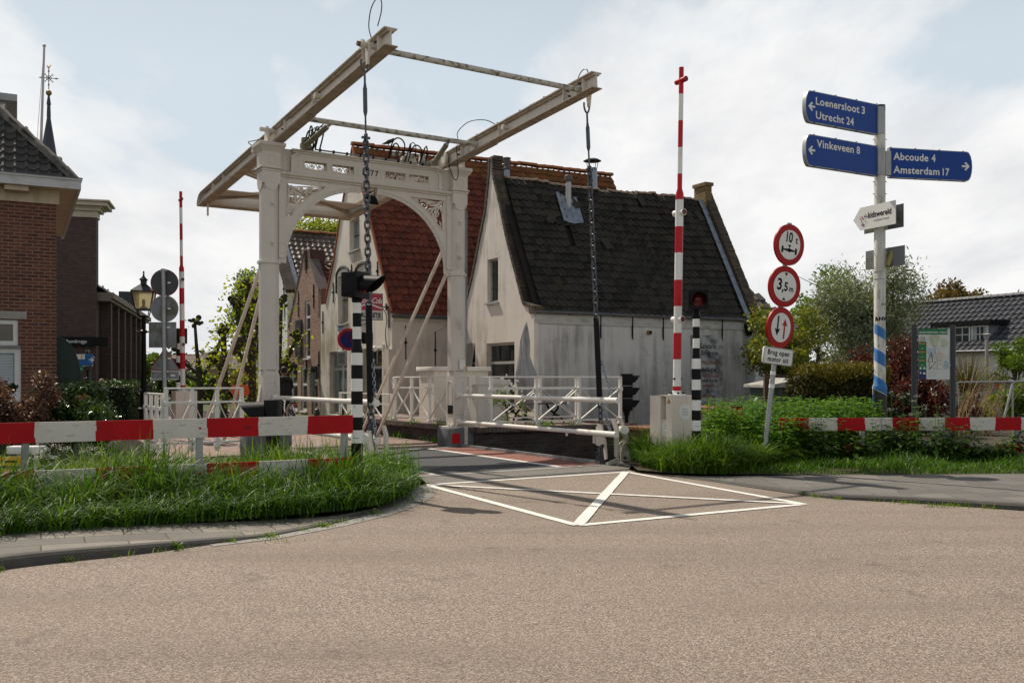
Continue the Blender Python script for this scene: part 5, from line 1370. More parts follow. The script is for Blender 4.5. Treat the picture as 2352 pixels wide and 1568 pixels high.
m2 = nd(t, 'ShaderNodeMixShader'); m2.inputs[0].default_value = .45; t.links.new(mx.outputs[0], m2.inputs[1]); t.links.new(tp.outputs[0], m2.inputs[2])
t.links.new(m2.outputs[0], t.nodes['Material Output'].inputs['Surface'])
LGLASS = m
p = at(330, 900, 25); la = lantern('tall black lantern post with cream glass in front of the brick church', FZ(p))
p = at(201, 900, 33); lb = copy_thing(la.o, FZ(p), .1, 'smaller black lantern post behind the bushes, beside the green awning'); lb.scale = (.68,) * 3
# ---- backs of signs on the far side
p = at(378, 900, 21); k_ = 21 / 3768.8
T = Thing('sign_post', 'grey post with the backs of two discs, a square and a triangle sign', 'road sign', (p.x, p.y, 0))
mb = MB(); mb.cyl((.02, 0, 0), (-.03, 0, zF(1075, 21)), .045, 12); T.part('post', mb, GALV)
for v, mat_, rim in ((1130, M('dark_sign_back', (.055, .058, .06), .5, .2, var=.2), SIGNR), (1233.5, GREYBACK, GALV)):
 mb = MB(); c = Vector((-.02, .05, zF(v, 21))); nn = Vector((0.12, -1, 0)).normalized()
 mb.lathe([(.29, 0), (.001, .002)], 36, c, 0, nn); mb.lathe([(.29, 0), (.302, .005), (.302, -.02)], 36, c, 1, nn)
 mb.box(c + Vector((0, -.05, .27)), (.14, .03, .05), 2); mb.box(c + Vector((.11, -.014, .0)), (.07, .004, .035), 3)
 T.part('round_sign', mb, [mat_, rim, GALV, SIGNW])
mb = MB(); c = Vector((-.06, .05, zF(1338.7, 21))); mb.box(c, (.61, .02, .57), 0, None, .008)
mb.tube([c + Vector((x * .30, -.012, z * .28)) for x, z in ((-1, -1), (1, -1), (1, 1), (-1, 1))], .01, 5, 1, closed=True); mb.box(c + Vector((.13, -.014, .17)), (.07, .004, .035), 2)
T.part('square_sign', mb, [GREYBACK, GALV, SIGNW])
mb = MB(); zt_, zb_ = zF(1390, 21), zF(1481, 21); mb.poly([(-.35, zb_), (.33, zb_), (.0, zt_)], [], (-.0, .03, 0), (1, 0, 0), Z, .02, 0)
mb.tube([(-.35, .028, zb_), (.33, .028, zb_), (0, .028, zt_)], .014, 5, 1, closed=True); mb.box((.1, .026, zb_ + .27), (.08, .004, .035), 2)
T.part('triangle_sign', mb, [GREYBACK, SIGNR, SIGNW])
mb = MB(); c = Vector((.0, .03, zF(1501, 21))); mb.box(c, (.61, .02, .19)); mb.tube([c + Vector((x * .30, -.012, z * .09)) for x, z in ((-1, -1), (1, -1), (1, 1), (-1, 1))], .01, 5, 1, closed=True); mb.box(c + Vector((.18, -.014, 0)), (.1, .004, .035), 1)
for x in (-.08, .08):
 for z in (.08, -.08): mb.box(c + Vector((x, -.03, z)), (.05, .03, .04), 2)
T.part('text_plate', mb, [GREYBACK, SIGNW, GALV])
# ---- no stopping sign by the cafe
p = at(800, 900, 26.3)
T = Thing('sign_post', 'thin post with a blue and red no parking disc and a grey box below', 'road sign', (p.x - .14, p.y, 0))
mb = MB(); mb.cyl((0, 0, -.2), (0, 0, 2.75), .03, 10); T.part('post', mb, GALV)
c = Vector((.16, -.06, zF(1357.6, 26.3))); nn = Vector((.1, -1, 0)).normalized(); mb = MB()
mb.lathe([(.31, -.015), (.31, .0), (.24, .003)], 36, c, 0, nn); mb.lathe([(.24, .003), (.001, .003)], 36, c, 1, nn)
mb.bar(c + nn * .006 + Vector((-.17, 0, .17)), c + nn * .006 + Vector((.17, 0, -.17)), .006, .055, 0, up=nn)
T.part('round_sign', mb, [SIGNR, SIGNB])
mb = MB(); c = Vector((-.03, -.05, zF(1433, 26.3))); mb.box(c, (.28, .05, .4), 0, Matrix.Rotation(-.3, 3, 'Z'), .02); mb.box(c + Vector((0, -.04, 0)), (.2, .01, .3), 1, Matrix.Rotation(-.3, 3, 'Z')); T.part('grey_box', mb, [GALV, GREYBACK])
# ---- iron bollards along the far street
bol = None
for i, (u, Y, tx) in enumerate(((1167.5, 28.5, 'iron bollard with domed cap by the brick gable house'), (1267.6, 27.3, 'domed iron bollard between brick house and white cafe'), (1365.7, 26.0, 'domed iron bollard in front of the cafe window'), (920, 26.8, 'domed iron bollard beside the orange post box'))):
 p = at(u * .57422, 900, Y)
 if bol is None:
  bol = Thing('bollard', tx, 'bollard', FZ(p), 0, 'iron bollards along the far street')
  mb = MB(); mb.lathe([(.085, -.05), (.075, .38), (.09, .40), (.09, .44), (.06, .47)], 14); bol.part('shaft', mb, M('bollard_iron', (.03, .024, .022), .6, var=.3))
  mb = MB(); mb.lathe([(.075, .465), (.065, .52), (.03, .545), (0, .55)], 14); bol.part('cap', mb, M('bollard_cap', (.035, .028, .025), .5, var=.3))
 else: copy_thing(bol.o, FZ(p), 0, tx)
# ================================================================== HOUSES
def wall_mesh(mb, outline, holes, O, ex, ey, rev=.13, mi=0, mi_rev=None):
 mb.poly(outline, holes, O, ex, ey, 0, mi)
 ex = Vector(ex); ey = Vector(ey); n = ex.cross(ey).normalized(); O = Vector(O)
 for h in holes:
  ar = sum(h[i][0] * h[(i + 1) % len(h)][1] - h[(i + 1) % len(h)][0] * h[i][1] for i in range(len(h)))
  l = h if ar < 0 else h[::-1]
  f = [O + ex * p[0] + ey * p[1] for p in l]; b_ = [p - n * rev for p in f]; N = len(l)
  mb.add(f + b_, [(i, N + i, N + (i + 1) % N, (i + 1) % N) for i in range(N)], mi if mi_rev is None else mi_rev)
def window(T, O, ex, ey, x0, x1, z0, z1, rev=.13, fr=.05, fmat=None, gmat=None, cols=1, rows=1, transom=None, bar=.022, sill=True, sillmat=None, name='window', mullions=None, split_mat=None, curtain=False):
 ex = Vector(ex); ey = Vector(ey); n = ex.cross(ey).normalized(); O = Vector(O) - n * rev
 fm = fmat or FRAMEW
 mb = MB(); P = lambda x, z, d=0: O + ex * x + ey * z + n * d
 def r(a, b_, c, d_, th, off=0, mi=0):
  mb.poly([(a, c), (b_, c), (b_, d_), (a, d_)], [], O + n * (th + off), ex, ey, th, mi)
 r(x0, x0 + fr, z0, z1, .06); r(x1 - fr, x1, z0, z1, .06); r(x0 + fr, x1 - fr, z0, z0 + fr, .058); r(x0 + fr, x1 - fr, z1 - fr, z1, .058)
 if transom is not None: r(x0 + fr, x1 - fr, transom - fr * .5, transom + fr * .5, .062)
 for k in range(1, cols):
  x = x0 + (x1 - x0) * k / cols; r(x - bar / 2, x + bar / 2, (z0 if transom is None else (transom if mullions == 'top' else z0)) + fr, z1 - fr, .045, 0, 1)
 for k in range(1, rows):
  z = z0 + (z1 - z0) * k / rows; r(x0 + fr, x1 - fr, z - bar / 2, z + bar / 2, .043, 0, 1)
 if sill: mb.box(P((x0 + x1) / 2, z0 - .03, rev * .55), (x1 - x0 + .1, rev + .12, .05), 2, Matrix((ex, -n, ey)).transposed())
 ob = T.part(name, mb, [fm, split_mat or fm, sillmat or fm])
 mb = MB(); mb.poly([(x0 + fr * .7, z0 + fr * .7), (x1 - fr * .7, z0 + fr * .7), (x1 - fr * .7, z1 - fr * .7), (x0 + fr * .7, z1 - fr * .7)], [], O + n * .014, ex, ey, 0)
 T.part('pane', mb, gmat or GLASS, ob)
 if curtain:
  mb = MB(); w_ = (x1 - x0)
  for a, b_ in ((x0 + fr, x0 + fr + w_ * .22), (x1 - fr - w_ * .22, x1 - fr)):
   k = 8
   vs = [P(a + (b_ - a) * i / k, z, .018 + .006 * (i % 2)) for i in range(k + 1) for z in (z0 + fr, z1 - fr)]
   mb.add(vs, [(2 * i, 2 * i + 2, 2 * i + 3, 2 * i + 1) for i in range(k)])
  T.part('curtain', mb, CURT, ob)
 return ob
def tiles(mb, O, ex, ey, W, H, tw, th, amp=.03, jit=.006, inside=None, lip=.045, skip=None, seg=8, sag=None, mif=None):
 O = Vector(O); ex = Vector(ex).normalized(); ey = Vector(ey).normalized(); n = ex.cross(ey)
 nc = max(1, round(W / tw)); nr = max(1, round(H / th)); tw = W / nc; th = H / nr
 R = random.Random(int(W * 1000 + H * 77))
 prof = []
 for i in range(seg + 1):
  f = i / seg; prof.append((f, -.35 * math.sin(PI * f / .62) if f < .62 else math.sin(PI * (f - .62) / .38)))
 for r in range(nr):
  for c in range(nc):
   cx, cz = (c + .5) * tw, (r + .5) * th
   if inside and not inside(cx, cz): continue
   if skip and skip(cx, cz): continue
   dz = R.gauss(0, jit); sl = R.gauss(0, jit * 1.6); dn = R.gauss(0, jit); sk = R.gauss(0, jit * 1.2)
   sg = sag(cx, cz) if sag else 0
   vs = []; uv = []
   for (f, h_) in prof:
    x = (c + f) * tw
    b_ = O + ex * x + ey * (r * th - .035 + dz + sk * f) + n * (amp * h_ * 1.15 + .05 + dn + sg)
    t_ = O + ex * x + ey * ((r + 1) * th + .01) + n * (amp * h_ + .004 + sl * .5 + sg)
    l_ = b_ - n * lip
    vs += [l_, b_, t_]; uv += [(c + .02 + .96 * f, r + .03), (c + .02 + .96 * f, r + .05), (c + .02 + .96 * f, r + .97)]
   fs = []
   for i in range(seg):
    a = 3 * i; fs += [(a, a + 3, a + 4, a + 1), (a + 1, a + 4, a + 5, a + 2)]
   mb.add(vs, fs, mif(cx, cz) if mif else 0, uv)
 return mb
def ridge_tiles(mb, P, Q, r=.11, n=10, mi=0, jit=.01):
 P = Vector(P); Q = Vector(Q); L_ = (Q - P).length; k = max(2, round(L_ / .36))
 d = (Q - P).normalized(); x = Vector((0, 0, 1)).cross(d).normalized(); up = d.cross(x)
 R = random.Random(int(L_ * 999))
 for i in range(k):
  a = P + d * (L_ * i / k) + up * R.gauss(0, jit); b_ = P + d * (L_ * (i + 1) / k + .03) + up * R.gauss(0, jit)
  vs = []
  for j in range(n + 1):
   t_ = PI * j / n
   vs += [a + (x * math.cos(t_) + up * (math.sin(t_) * .85 - .25)) * r, b_ + (x * math.cos(t_) + up * (math.sin(t_) * .85 - .25)) * r * (1.16)]
  mb.add(vs, [(2 * j, 2 * j + 1, 2 * j + 3, 2 * j + 2) for j in range(n)], mi, [(i + .5, .5)] * len(vs))
  m_ = len(vs); mb.add([vs[2 * j + 1] for j in range(n + 1)] + [b_ - up * .05], [(j + 1, j, n + 1) for j in range(n)], mi, [(i + .5, .5)] * (n + 2))
  mb.add([vs[2 * j] for j in range(n + 1)] + [a - up * .05], [(j, j + 1, n + 1) for j in range(n)], mi, [(i + .5, .5)] * (n + 2))
def anchor(T, P, h_, n, mi=0):
 mb = MB(); P = Vector(P); mb.bar(P - Z * h_ / 2 + Vector(n) * .02, P + Z * h_ / 2 + Vector(n) * .02, .022, .03, mi, up=Vector(n)); mb.box(P + Vector(n) * .03, (.06, .06, .06), mi); T.part('wall_anchor', mb, BLKMAT)
class House(Thing):
 def gp(s, u, v, F=True):
  k = .574219 if F else 1
  p = s.loc(ray_plane(u * k, v * k, s.o.location, D)); return (p.y, p.z)
 def wp(s, u, v, F=True):
  k = .574219 if F else 1
  p = s.loc(ray_plane(u * k, v * k, s.o.location, E_)); return (p.x, p.z)
GX, GZ = Vector((0, -1, 0)), Z                      # gable axes (seen from outside, x to the right)
def gp2(l): return [(-y, z) for y, z in l]
PLA = M_plaster('white_stucco', (.68, .63, .56), (.30, .25, .19), .85, (6, 6, .5), crack=True)
PLB = M_plaster('cream_stucco', (.66, .61, .53), (.29, .24, .18), .85, (5, 5, .7), crack=True)
PLW = M_plaster('grey_stained_stucco', (.58, .56, .53), (.17, .16, .145), .8, (5, 5, .42), low=((.30, .29, .27), .0, 2.4), lo=.44, hi=.74)
PLW2 = M_plaster('old_wall_stucco', (.58, .52, .45), (.3, .25, .2), .6, (4, 4, .6))
PLD = M_plaster('bright_white_wall', (.74, .74, .73), (.4, .39, .36), .4, (4, 4, .8), crack=False)
COPB = M_brick('dark_coping_brick', [(.03, .02, .016), (.055, .035, .028), (.09, .06, .05)], (.045, .04, .035), .21, .062, .008, .9, dirt=(.15, .12, .05), damt=.6)
BRC = M_brick('orange_brick', [(.17, .075, .05), (.26, .125, .085), (.36, .20, .14)], (.30, .25, .2), .2, .06, .009, .88, dirt=(.12, .09, .07), damt=.4)
BRE = M_brick('red_brown_brick', [(.06, .018, .010), (.115, .032, .017), (.18, .058, .028)], (.20, .14, .10), .225, .072, .011, .85, dirt=(.04, .02, .015), damt=.4)
BRF = M_brick('dark_purple_brick', [(.045, .022, .02), (.075, .038, .032), (.11, .06, .05)], (.085, .07, .062), .21, .075, .011, .88)
TDARK = M_tile('dark_old_pantiles', [(.015, .0135, .0115), (.027, .024, .020), (.046, .041, .034), (.024, .0215, .018)], moss=(.085, .060, .014), mamt=.65, mlo=.575)
TRED = M_tile('red_pantiles', [(.10, .022, .012), (.155, .034, .017), (.21, .055, .027), (.125, .028, .014)], moss=(.26, .12, .025), mamt=.45, mlo=.58, dark=(.055, .022, .016))
TRED2 = M_tile('orange_ridge_tiles', [(.20, .065, .022), (.27, .095, .032), (.18, .055, .022)], moss=(.20, .13, .03), mamt=.7, mlo=.48)
TGRY = M_tile('grey_brown_pantiles', [(.07, .06, .05), (.11, .09, .075), (.16, .13, .11), (.09, .075, .06)], moss=(.16, .10, .02), mamt=.5, mlo=.6, rough=.5)
TCRD = M_tile('small_red_pantiles', [(.13, .05, .03), (.2, .085, .055), (.10, .04, .028)], moss=(.05, .035, .03), mamt=.5)
TBLK = M_tile('grey_glazed_tiles', [(.035, .037, .042), (.05, .052, .06), (.065, .068, .075)], rough=.4, spec=.5)
TEE = M_tile('weathered_grey_pantiles', [(.04, .04, .039), (.062, .06, .056), (.09, .085, .078), (.05, .049, .046)], moss=(.13, .115, .09), mamt=.6, mlo=.56)
# ------------------------------------------------------------------ house A: small white house on the canal
Ah = House('white_house', 'small white stuccoed house with dark mossy pantile roof beside the canal', 'house', HA, RD)
LA, WA, EA, RA = 7.25, 4.34, 3.0, 6.8
rs = [(2067, 1100), (2028.6, 951), (2003, 823), (1972, 690)]; ls = [(1958, 690), (1942.5, 842), (1918.6, 960), (1891.5, 1100)]
gr_ = [Ah.gp(*p) for p in rs]; gl_ = [Ah.gp(*p) for p in ls]
kn = Ah.gp(2096, 1212)
out = [(0, -.3), (0, 3.1), (.10, 3.2)] + [kn] + gr_ + [(gr_[-1][0] + .02, 7.35), (gl_[0][0] - .02, 7.35)] + gl_ + [(WA - .15, 3.15), (WA, 3.0), (WA, -.3)]
h1a, h1b = Ah.gp(1950, 1212), Ah.gp(1992.3, 1029)
h2a, h2b = Ah.gp(1946, 1660), Ah.gp(2058, 1366)
h3a, h3b = Ah.gp(1815, 1660), Ah.gp(1901, 1372)
hs_ = [(h1a[0], h1b[0], h1a[1], h1b[1]), (h2a[0], h2b[0], .36, h2b[1]), (h3a[0], h3b[0], .36, h3b[1])]
mb = MB()
wall_mesh(mb, gp2(out), [[(-a, c), (-b_, c), (-b_, d_), (-a, d_)] for a, b_, c, d_ in hs_], (0, 0, 0), GX, GZ, .16)
Ah.part('gable_wall', mb, PLA)
a, b_, c, d_ = hs_[0]
window(Ah, (0, 0, 0), GX, GZ, -a, -b_, c, d_, .15, .05, FRAMEG, GLASS, 2, 3, None, .025, True, FRAMEG, split_mat=SASH)
for a, b_, c, d_ in hs_[1:]:
 tr_ = Ah.gp(2000, 1450)[1]
 window(Ah, (0, 0, 0), GX, GZ, -a, -b_, c, d_, .15, .07, FRAMEG, GLASS, 3, 1, tr_, .05, False, mullions='top', split_mat=SASH)
mb = MB()
for ch, fl in (([(0.02, 3.12), kn] + gr_ + [(gr_[-1][0] + .02, 7.35)], 1), ([(gl_[0][0] - .02, 7.35)] + gl_ + [(WA - .02, 3.05)], 1)):
 for i in range(len(ch) - 1):
  p, q_ = Vector((.12, ch[i][0], ch[i][1])), Vector((.12, ch[i + 1][0], ch[i + 1][1])); n_ = max(1, int((q_ - p).length / .07))
  for k in range(n_):
   c_ = p.lerp(q_, (k + .5) / n_); d = (q_ - p).normalized()
   x, y, z_ = basis(d, Vector((1, 0, 0)))
   mb.box(c_ + Vector((random.uniform(-.004, .004), 0, random.uniform(-.004, .006))), (.31, .10, .066), 0, Matrix((Vector((1, 0, 0)), d.cross(Vector((1, 0, 0))), d)).transposed())
mb.bb(.0, .28, gr_[-1][0] - .06, gl_[0][0] + .06, 7.28, 7.40, 0)
mb.bb(-.03, .3, -.05, .2, 2.98, 3.14, 0)
Ah.part('gable_coping', mb, COPB)
mb = MB(); wall_mesh(mb, [(0, -1.25), (LA, -1.25), (LA, 2.74), (0, 2.74)], [], (0, 0, 0), (1, 0, 0), Z)
mb.add([(LA, 0, -1.25), (LA, WA, -1.25), (LA, WA, 3.0), (LA, WA / 2, 7), (LA, 0, 3.0)], [(0, 1, 2, 3, 4)]); mb.add([(0, WA, -1.25), (LA, WA, -1.25), (LA, WA, 3), (0, WA, 3)], [(3, 2, 1, 0)])
Ah.part('long_wall', mb, PLW)
mb = MB(); mb.bb(0, LA + .02, -.03, .02, 2.72, 2.985, 0); mb.bb(-.02, LA + .1, -.15, .02, 2.985, 3.0, 0); mb.tube([(-.02, -.13, 3.0), (LA + .1, -.13, 2.99)], .028, 8, 1); mb.tube([(-.02, -.03, 3.03), (LA, -.03, 3.03)], .03, 6, 1)
Ah.part('gutter_board', mb, [M('fascia_grey', (.42, .41, .38), .55, var=.12, dirt=(.14, .13, .12), damt=.6, dlo=.5, dscale=(3, 3, 9)), M('gutter_zinc', (.10, .10, .10), .6, .2, var=.2)])
sl = Vector((0, WA / 2, RA - EA)).normalized(); HL = math.hypot(WA / 2, RA - EA)
nrm = Vector((0, -sl.z, sl.y))
def roofA(u, v, F=True):
 k = .574219 if F else 1
 w0 = Ah.M @ Vector((0, 0, EA)); nW = (Ah.M.to_3x3() @ nrm)
 p = Ah.loc(ray_plane(u * k, v * k, w0, nW)); return (p.x, (Vector((0, p.y, p.z - EA))).dot(sl))
sagA = lambda x, s_: -.05 * math.sin(PI * min(1, max(0, x / LA))) * math.sin(PI * min(1, max(0, s_ / HL))) - .03 * math.sin(x * 1.3 + s_)
sa, sb_ = roofA(2222, 895), roofA(2248, 978)
slot = lambda x, s_: abs(x - (sa[0] + (sb_[0] - sa[0]) * (s_ - sa[1]) / (sb_[1] - sa[1] + 1e-6))) < .11 and sb_[1] < s_ < sa[1]
mb = MB(); tiles(mb, (.27, 0, EA), (1, 0, 0), sl, LA - .52, HL, .205, .24, .046, .0065, skip=slot, sag=sagA, seg=8)
tiles(mb, (LA - .25, WA, EA), (-1, 0, 0), (0, -sl.y, sl.z), LA - .5, HL, .24, .4, .026, .008, seg=5)
ro = Ah.part('roof', mb, TDARK, smooth=50)
mb = MB(); mb.add([(.1, .03, EA - .06), (LA - .1, .03, EA - .06), (LA - .1, WA / 2, RA - .12), (.1, WA / 2, RA - .12)], [(0, 1, 2, 3)]); mb.add([(.1, WA, EA - .06), (LA - .1, WA, EA - .06), (LA - .1, WA / 2, RA - .12), (.1, WA / 2, RA - .12)], [(3, 2, 1, 0)])
Ah.part('roof_boards', mb, M('roof_boards', (.018, .014, .012), .9), ro)
mb = MB()
for k in range(20):
 x = .3 + (LA - .6) * k / 20; dzz = random.gauss(0, .018) - .03 * math.sin(PI * x / LA)
 ridge_tiles(mb, (x, WA / 2, RA + .0 + dzz), (x + (LA - .6) / 20 * .97, WA / 2, RA + random.gauss(0, .012) + dzz), .085, 6)
Ah.part('ridge', mb, M_tile('pale_ridge_tiles', [(.16, .14, .12), (.24, .2, .17), (.28, .16, .09), (.2, .18, .16)], moss=(.2, .12, .03), mamt=.5), ro)
mb = MB()
for (u, v, r_) in ((2290, 818, .5), (2200, 880, -.6), (2820, 850, .4), (2790, 870, .2), (2560, 720 + 90, .1), (2705, 855, -.3), (2420, 980, .15)):
 x, s_ = roofA(u, v); c_ = Vector((x, 0, EA)) + sl * s_ + nrm * .07
 Rm = Matrix.Rotation(r_, 3, nrm); ex_ = Rm @ Vector((1, 0, 0)); ey_ = Rm @ sl
 tiles(mb, c_ - ex_ * .11 - ey_ * .17, ex_, ey_, .22, .34, .22, .34, .026, 0)
Ah.part('loose_tiles', mb, TDARK, ro)
pts = [roofA(u, v) for u, v in ((2222, 778), (2258, 794), (2268, 800), (2300, 795), (2330, 898), (2290, 902), (2255, 892))]
mb = MB(); mb.poly([(x, s_) for x, s_ in pts], [], Vector((0, 0, EA)) + nrm * .085, (1, 0, 0), sl, .01, 0)
p0, p1 = roofA(2222, 778), roofA(2256, 894); mb.bar(Vector((p0[0], 0, EA)) + sl * p0[1] + nrm * .1, Vector((p1[0], 0, EA)) + sl * p1[1] + nrm * .1, .10, .03, 0, up=nrm)
Ah.part('lead_flashing', mb, LEAD, ro)
x, s_ = roofA(2274, 836); b0 = Vector((x, 0, EA)) + sl * s_
mb = MB(); mb.cyl(b0, b0 + Z * .78, .075, 12); mb.lathe([(.085, 0), (.085, .04), (.11, .05), (.11, .17), (.09, .19)], 14, b0 + Z * .74, 1)
Ah.part('vent_pipe', mb, [M('pipe_grey', (.42, .42, .41), .6), M('pipe_cap', (.10, .085, .08), .6)], ro)
mb = MB()
xp = LA - .02
for fl in (1, -1):
 p = Vector((xp, 0 if fl > 0 else WA, EA)); q_ = Vector((xp, WA / 2, RA + .1)); n_ = int((q_ - p).length / .075); d = (q_ - p).normalized()
 for k in range(n_):
  c_ = p.lerp(q_, (k + .5) / n_); mb.box(c_ + Vector((random.uniform(-.008, .008), 0, .06 + random.uniform(-.008, .008))), (.30, .26, .072), 0, Matrix((Vector((1, 0, 0)), d.cross(Vector((1, 0, 0))), d)).transposed())
Ah.part('parapet', mb, M_brick('mossy_parapet_brick', [(.035, .025, .02), (.06, .042, .03), (.10, .07, .045)], (.07, .06, .05), .21, .07, .01, .9, dirt=(.17, .10, .02), damt=.7))
mb = MB(); mb.bar(Vector((LA - .31, 0, EA)) + nrm * .10, Vector((LA - .31, 0, EA)) + sl * HL * .98 + nrm * .10, .02, .17, 0, up=Vector((1, 0, 0)))
for k in range(7): mb.bar(Vector((LA - .31, 0, EA)) + sl * (HL * (k + .3) / 7) + nrm * .113, Vector((LA - .31, 0, EA)) + sl * (HL * (k + .33) / 7) + nrm * .113, .02, .19, 0, up=Vector((1, 0, 0)))
Ah.part('lead_flashing', mb, LEAD, ro)
mb = MB(); cz = RA + .05
mb.bb(LA - .24, LA + .0, WA / 2 - .27, WA / 2 + .27, cz - .3, cz + .34, 0); mb.bb(LA - .28, LA + .04, WA / 2 - .31, WA / 2 + .31, cz + .34, cz + .44, 0)
Ah.part('chimney', mb, M_brick('lichen_brick', [(.14, .085, .025), (.21, .13, .04), (.27, .18, .07)], (.12, .09, .05), .21, .065, .01, .9, dirt=(.07, .05, .03), damt=.6), ro)
mb = MB()
for u in (2400, 2527, 2650, 2886):
 x, z = Ah.wp(u, 1290); mb = MB(); mb.bar((x, -.035, 2.99), (x, -.035, 2.45), .025, .035, 0); mb.bar((x, -.035, 2.55), (x + .02, -.02, 2.38), .02, .03, 0); Ah.part('wall_anchor', mb, BLKMAT)
x, z = Ah.wp(2593, 1330); mb = MB(); mb.cyl((x, .03, z), (x, -.1, z), .06, 12); mb.cyl((x, -.1, z), (x, -.105, z), .045, 12, 1); Ah.part('vent_stub', mb, [M('terracotta', (.28, .15, .06), .8), BLKMAT])
x, z = Ah.wp(2990, 1300); mb = MB(); mb.cyl((x, -.09, 2.55), (x, -.09, -1), .05, 10, 0)
for zz in (2.1, .9, .2): mb.cyl((x, -.09, zz), (x, -.09, zz + .05), .06, 10, 0)
mb.lathe([(.05, -.32), (.12, -.18), (.15, .02), (.10, .1)], 8, (x - .02, -.09, 2.85), 1); Ah.part('downpipe', mb, [M('pipe_blue_grey', (.30, .31, .33), .55, var=.1), BLKMAT])
x1, z1 = Ah.wp(2888, 1342); x1, z0 = Ah.wp(2888, 1612); x0, _ = Ah.wp(2762, 1500)
WSGN = M('weathered_board', (.44, .44, .44), .75, var=.1, vs=2, dirt=(.11, .11, .115), damt=.85, dlo=.44, dhi=.60, dscale=(3, 3, 3.5))
mb = MB(); mb.box(((x0 + x1) / 2, -.02, (z0 + z1) / 2), (x1 - x0, .03, z1 - z0)); bo = Ah.part('menu_board', mb, WSGN)
cx = (x0 + x1) / 2 + .02; hgt = z1 - z0; rows_ = ((640, 'Cafetaria', .20, 0), (685, "'t Bruggetje", .20, 0), (737, 'Proef van onze echte', .135, 1), (764, 'zelfgemaakte', .135, 2), (793, 'Vlaamse friet', .145, 0), (831, 'Belegde Broodjes', .145, 1), (860, 'Diverse Snacks', .145, 0), (893, 'Limonade', .145, 1), (928, 'IJs', .145, 0), (962, 'Koffie klaar', .15, 1))
for mi_, mt in ((0, INK), (1, M('faded_red_letters', (.22, .05, .05), .8, var=.3)), (2, SIGNW)):
 mb = MB()
 for y, s_, sz, m_ in rows_:
  if m_ == mi_: place(text(s_, sz, 'CENTER', 1.05, .74, .003), (cx, -.0375 - .001 * mi_, Ah.wp(2850, 1000 + (y + 10) / 1.65)[1]), (1, 0, 0), Z, into=mb)
 Ah.part('lettering', mb, mt, bo)
mb = MB(); mb.box((.06, -.012, .33 + 2.6 / 2), (.13, .03, 2.6)); mb.bb(-.01, .14, -.02, .1, .33, .6); Ah.part('corner_strip', mb, PLA)
# ------------------------------------------------------------------ house B: cafe with red roof
Bh = House('cafe_house', 'cream stuccoed cafe with big red pantile roof behind the bridge portal', 'house', Vector((-3.5, 27.5, 0)), RD)
LB, WB, EB, RB = 10.05, 7.2, 3.26, 8.88
lp_ = [Bh.gp(*p) for p in ((1361.4, 880), (1336.8, 1046.5), (1301.7, 1215))]
lk = Bh.gp(1283, 1218)
out = [(0, -.9), (0, EB), (WB / 2, RB)] + lp_ + [lk, (lk[0], -.9)]
def gh(u0, v0, u1, v1): a_, b__ = Bh.gp(u0, v1), Bh.gp(u1, v0); return (a_[0], b__[0], a_[1], b__[1])
wins = [gh(1398, 864, 1438, 1008), gh(1352, 1095, 1393, 1298), gh(1428, 1080, 1476, 1292), gh(1318, 1402, 1388, 1655), gh(1451, 1388, 1528, 1664)]
mb = MB(); wall_mesh(mb, gp2(out), [[(-a, c), (-b_, c), (-b_, d_), (-a, d_)] for a, b_, c, d_ in wins], (0, 0, 0), GX, GZ, .2)
Bh.part('gable_wall', mb, PLB)
for i, (a, b_, c, d_) in enumerate(wins):
 if i == 0: window(Bh, (0, 0, 0), GX, GZ, -a, -b_, c, d_, .2, .06, FRAMEG, GLASSL, 1, 2, None, .04, True, FRAMEG, split_mat=SASH)
 elif i < 3: window(Bh, (0, 0, 0), GX, GZ, -a, -b_, c, d_, .2, .08, FRAMEG, M_glass('curtained_glass', (.20, .19, .16), .1), 1, 2, None, .05, True, FRAMEG, split_mat=SASH)
 else: window(Bh, (0, 0, 0), GX, GZ, -a, -b_, c, d_, .2, .09, FRAMEG, GLASSL if i == 3 else GLASS, 2, 1, d_ - .28 * (d_ - c), .05, True, FRAMEG, mullions='top', split_mat=FRAMEG)
mb = MB()
for a, b_, c, d_ in wins[1:3]:                                # hood mouldings over the first-floor windows
 x0, x1 = -a - .12, -b_ + .12
 arc_ = [(x0, d_ - .55), (x0, d_ + .06)] + [(x0 + (x1 - x0) * (1 - math.cos(PI * k / 10)) / 2, d_ + .06 + .2 * math.sin(PI * k / 10)) for k in range(1, 10)] + [(x1, d_ + .06), (x1, d_ - .55)]
 mb.tube([(-.03, -x, z) for x, z in arc_], .03, 6); mb.tube([(-.02, -x * 1.0 - (.05 if i < 3 else -.05), z + .05) for i, (x, z) in enumerate(arc_[1:-1])], .018, 5)
Bh.part('window_hood', mb, SASH)
mb = MB()
for (u, v, h_) in ((1530, 1000, .7), (1335, 1170, .7), (1293, 1290, .8), (1558, 1230, 1.2), (1408, 1085, .45), (1512, 1085, .6)):
 y, z = Bh.gp(u, v); anchor(Bh, (0, y, z), h_, (-1, 0, 0))
for u, v, h_ in ((1622, 1370, 1.0), (1740, 1400, 1.1)):
 x, z = Bh.wp(u, v); anchor(Bh, (x, 0, z), h_, (0, -1, 0))
mb = MB(); wall_mesh(mb, [(0, -.9), (LB, -.9), (LB, EB - .02), (0, EB - .02)], [], (0, 0, 0), (1, 0, 0), Z)
mb.add([(LB, 0, -.9), (LB, WB, -.9), (LB, WB, EB), (LB, WB / 2, RB), (LB, 0, EB)], [(0, 1, 2, 3, 4)]); mb.add([(0, WB, -.9), (LB, WB, -.9), (LB, WB, EB), (0, WB, EB)], [(3, 2, 1, 0)])
mb.bb(-.14, .0, -.1, .28, -.1, 2.2); mb.bb(0, LB, -.07, .0, EB - .22, EB - .08)
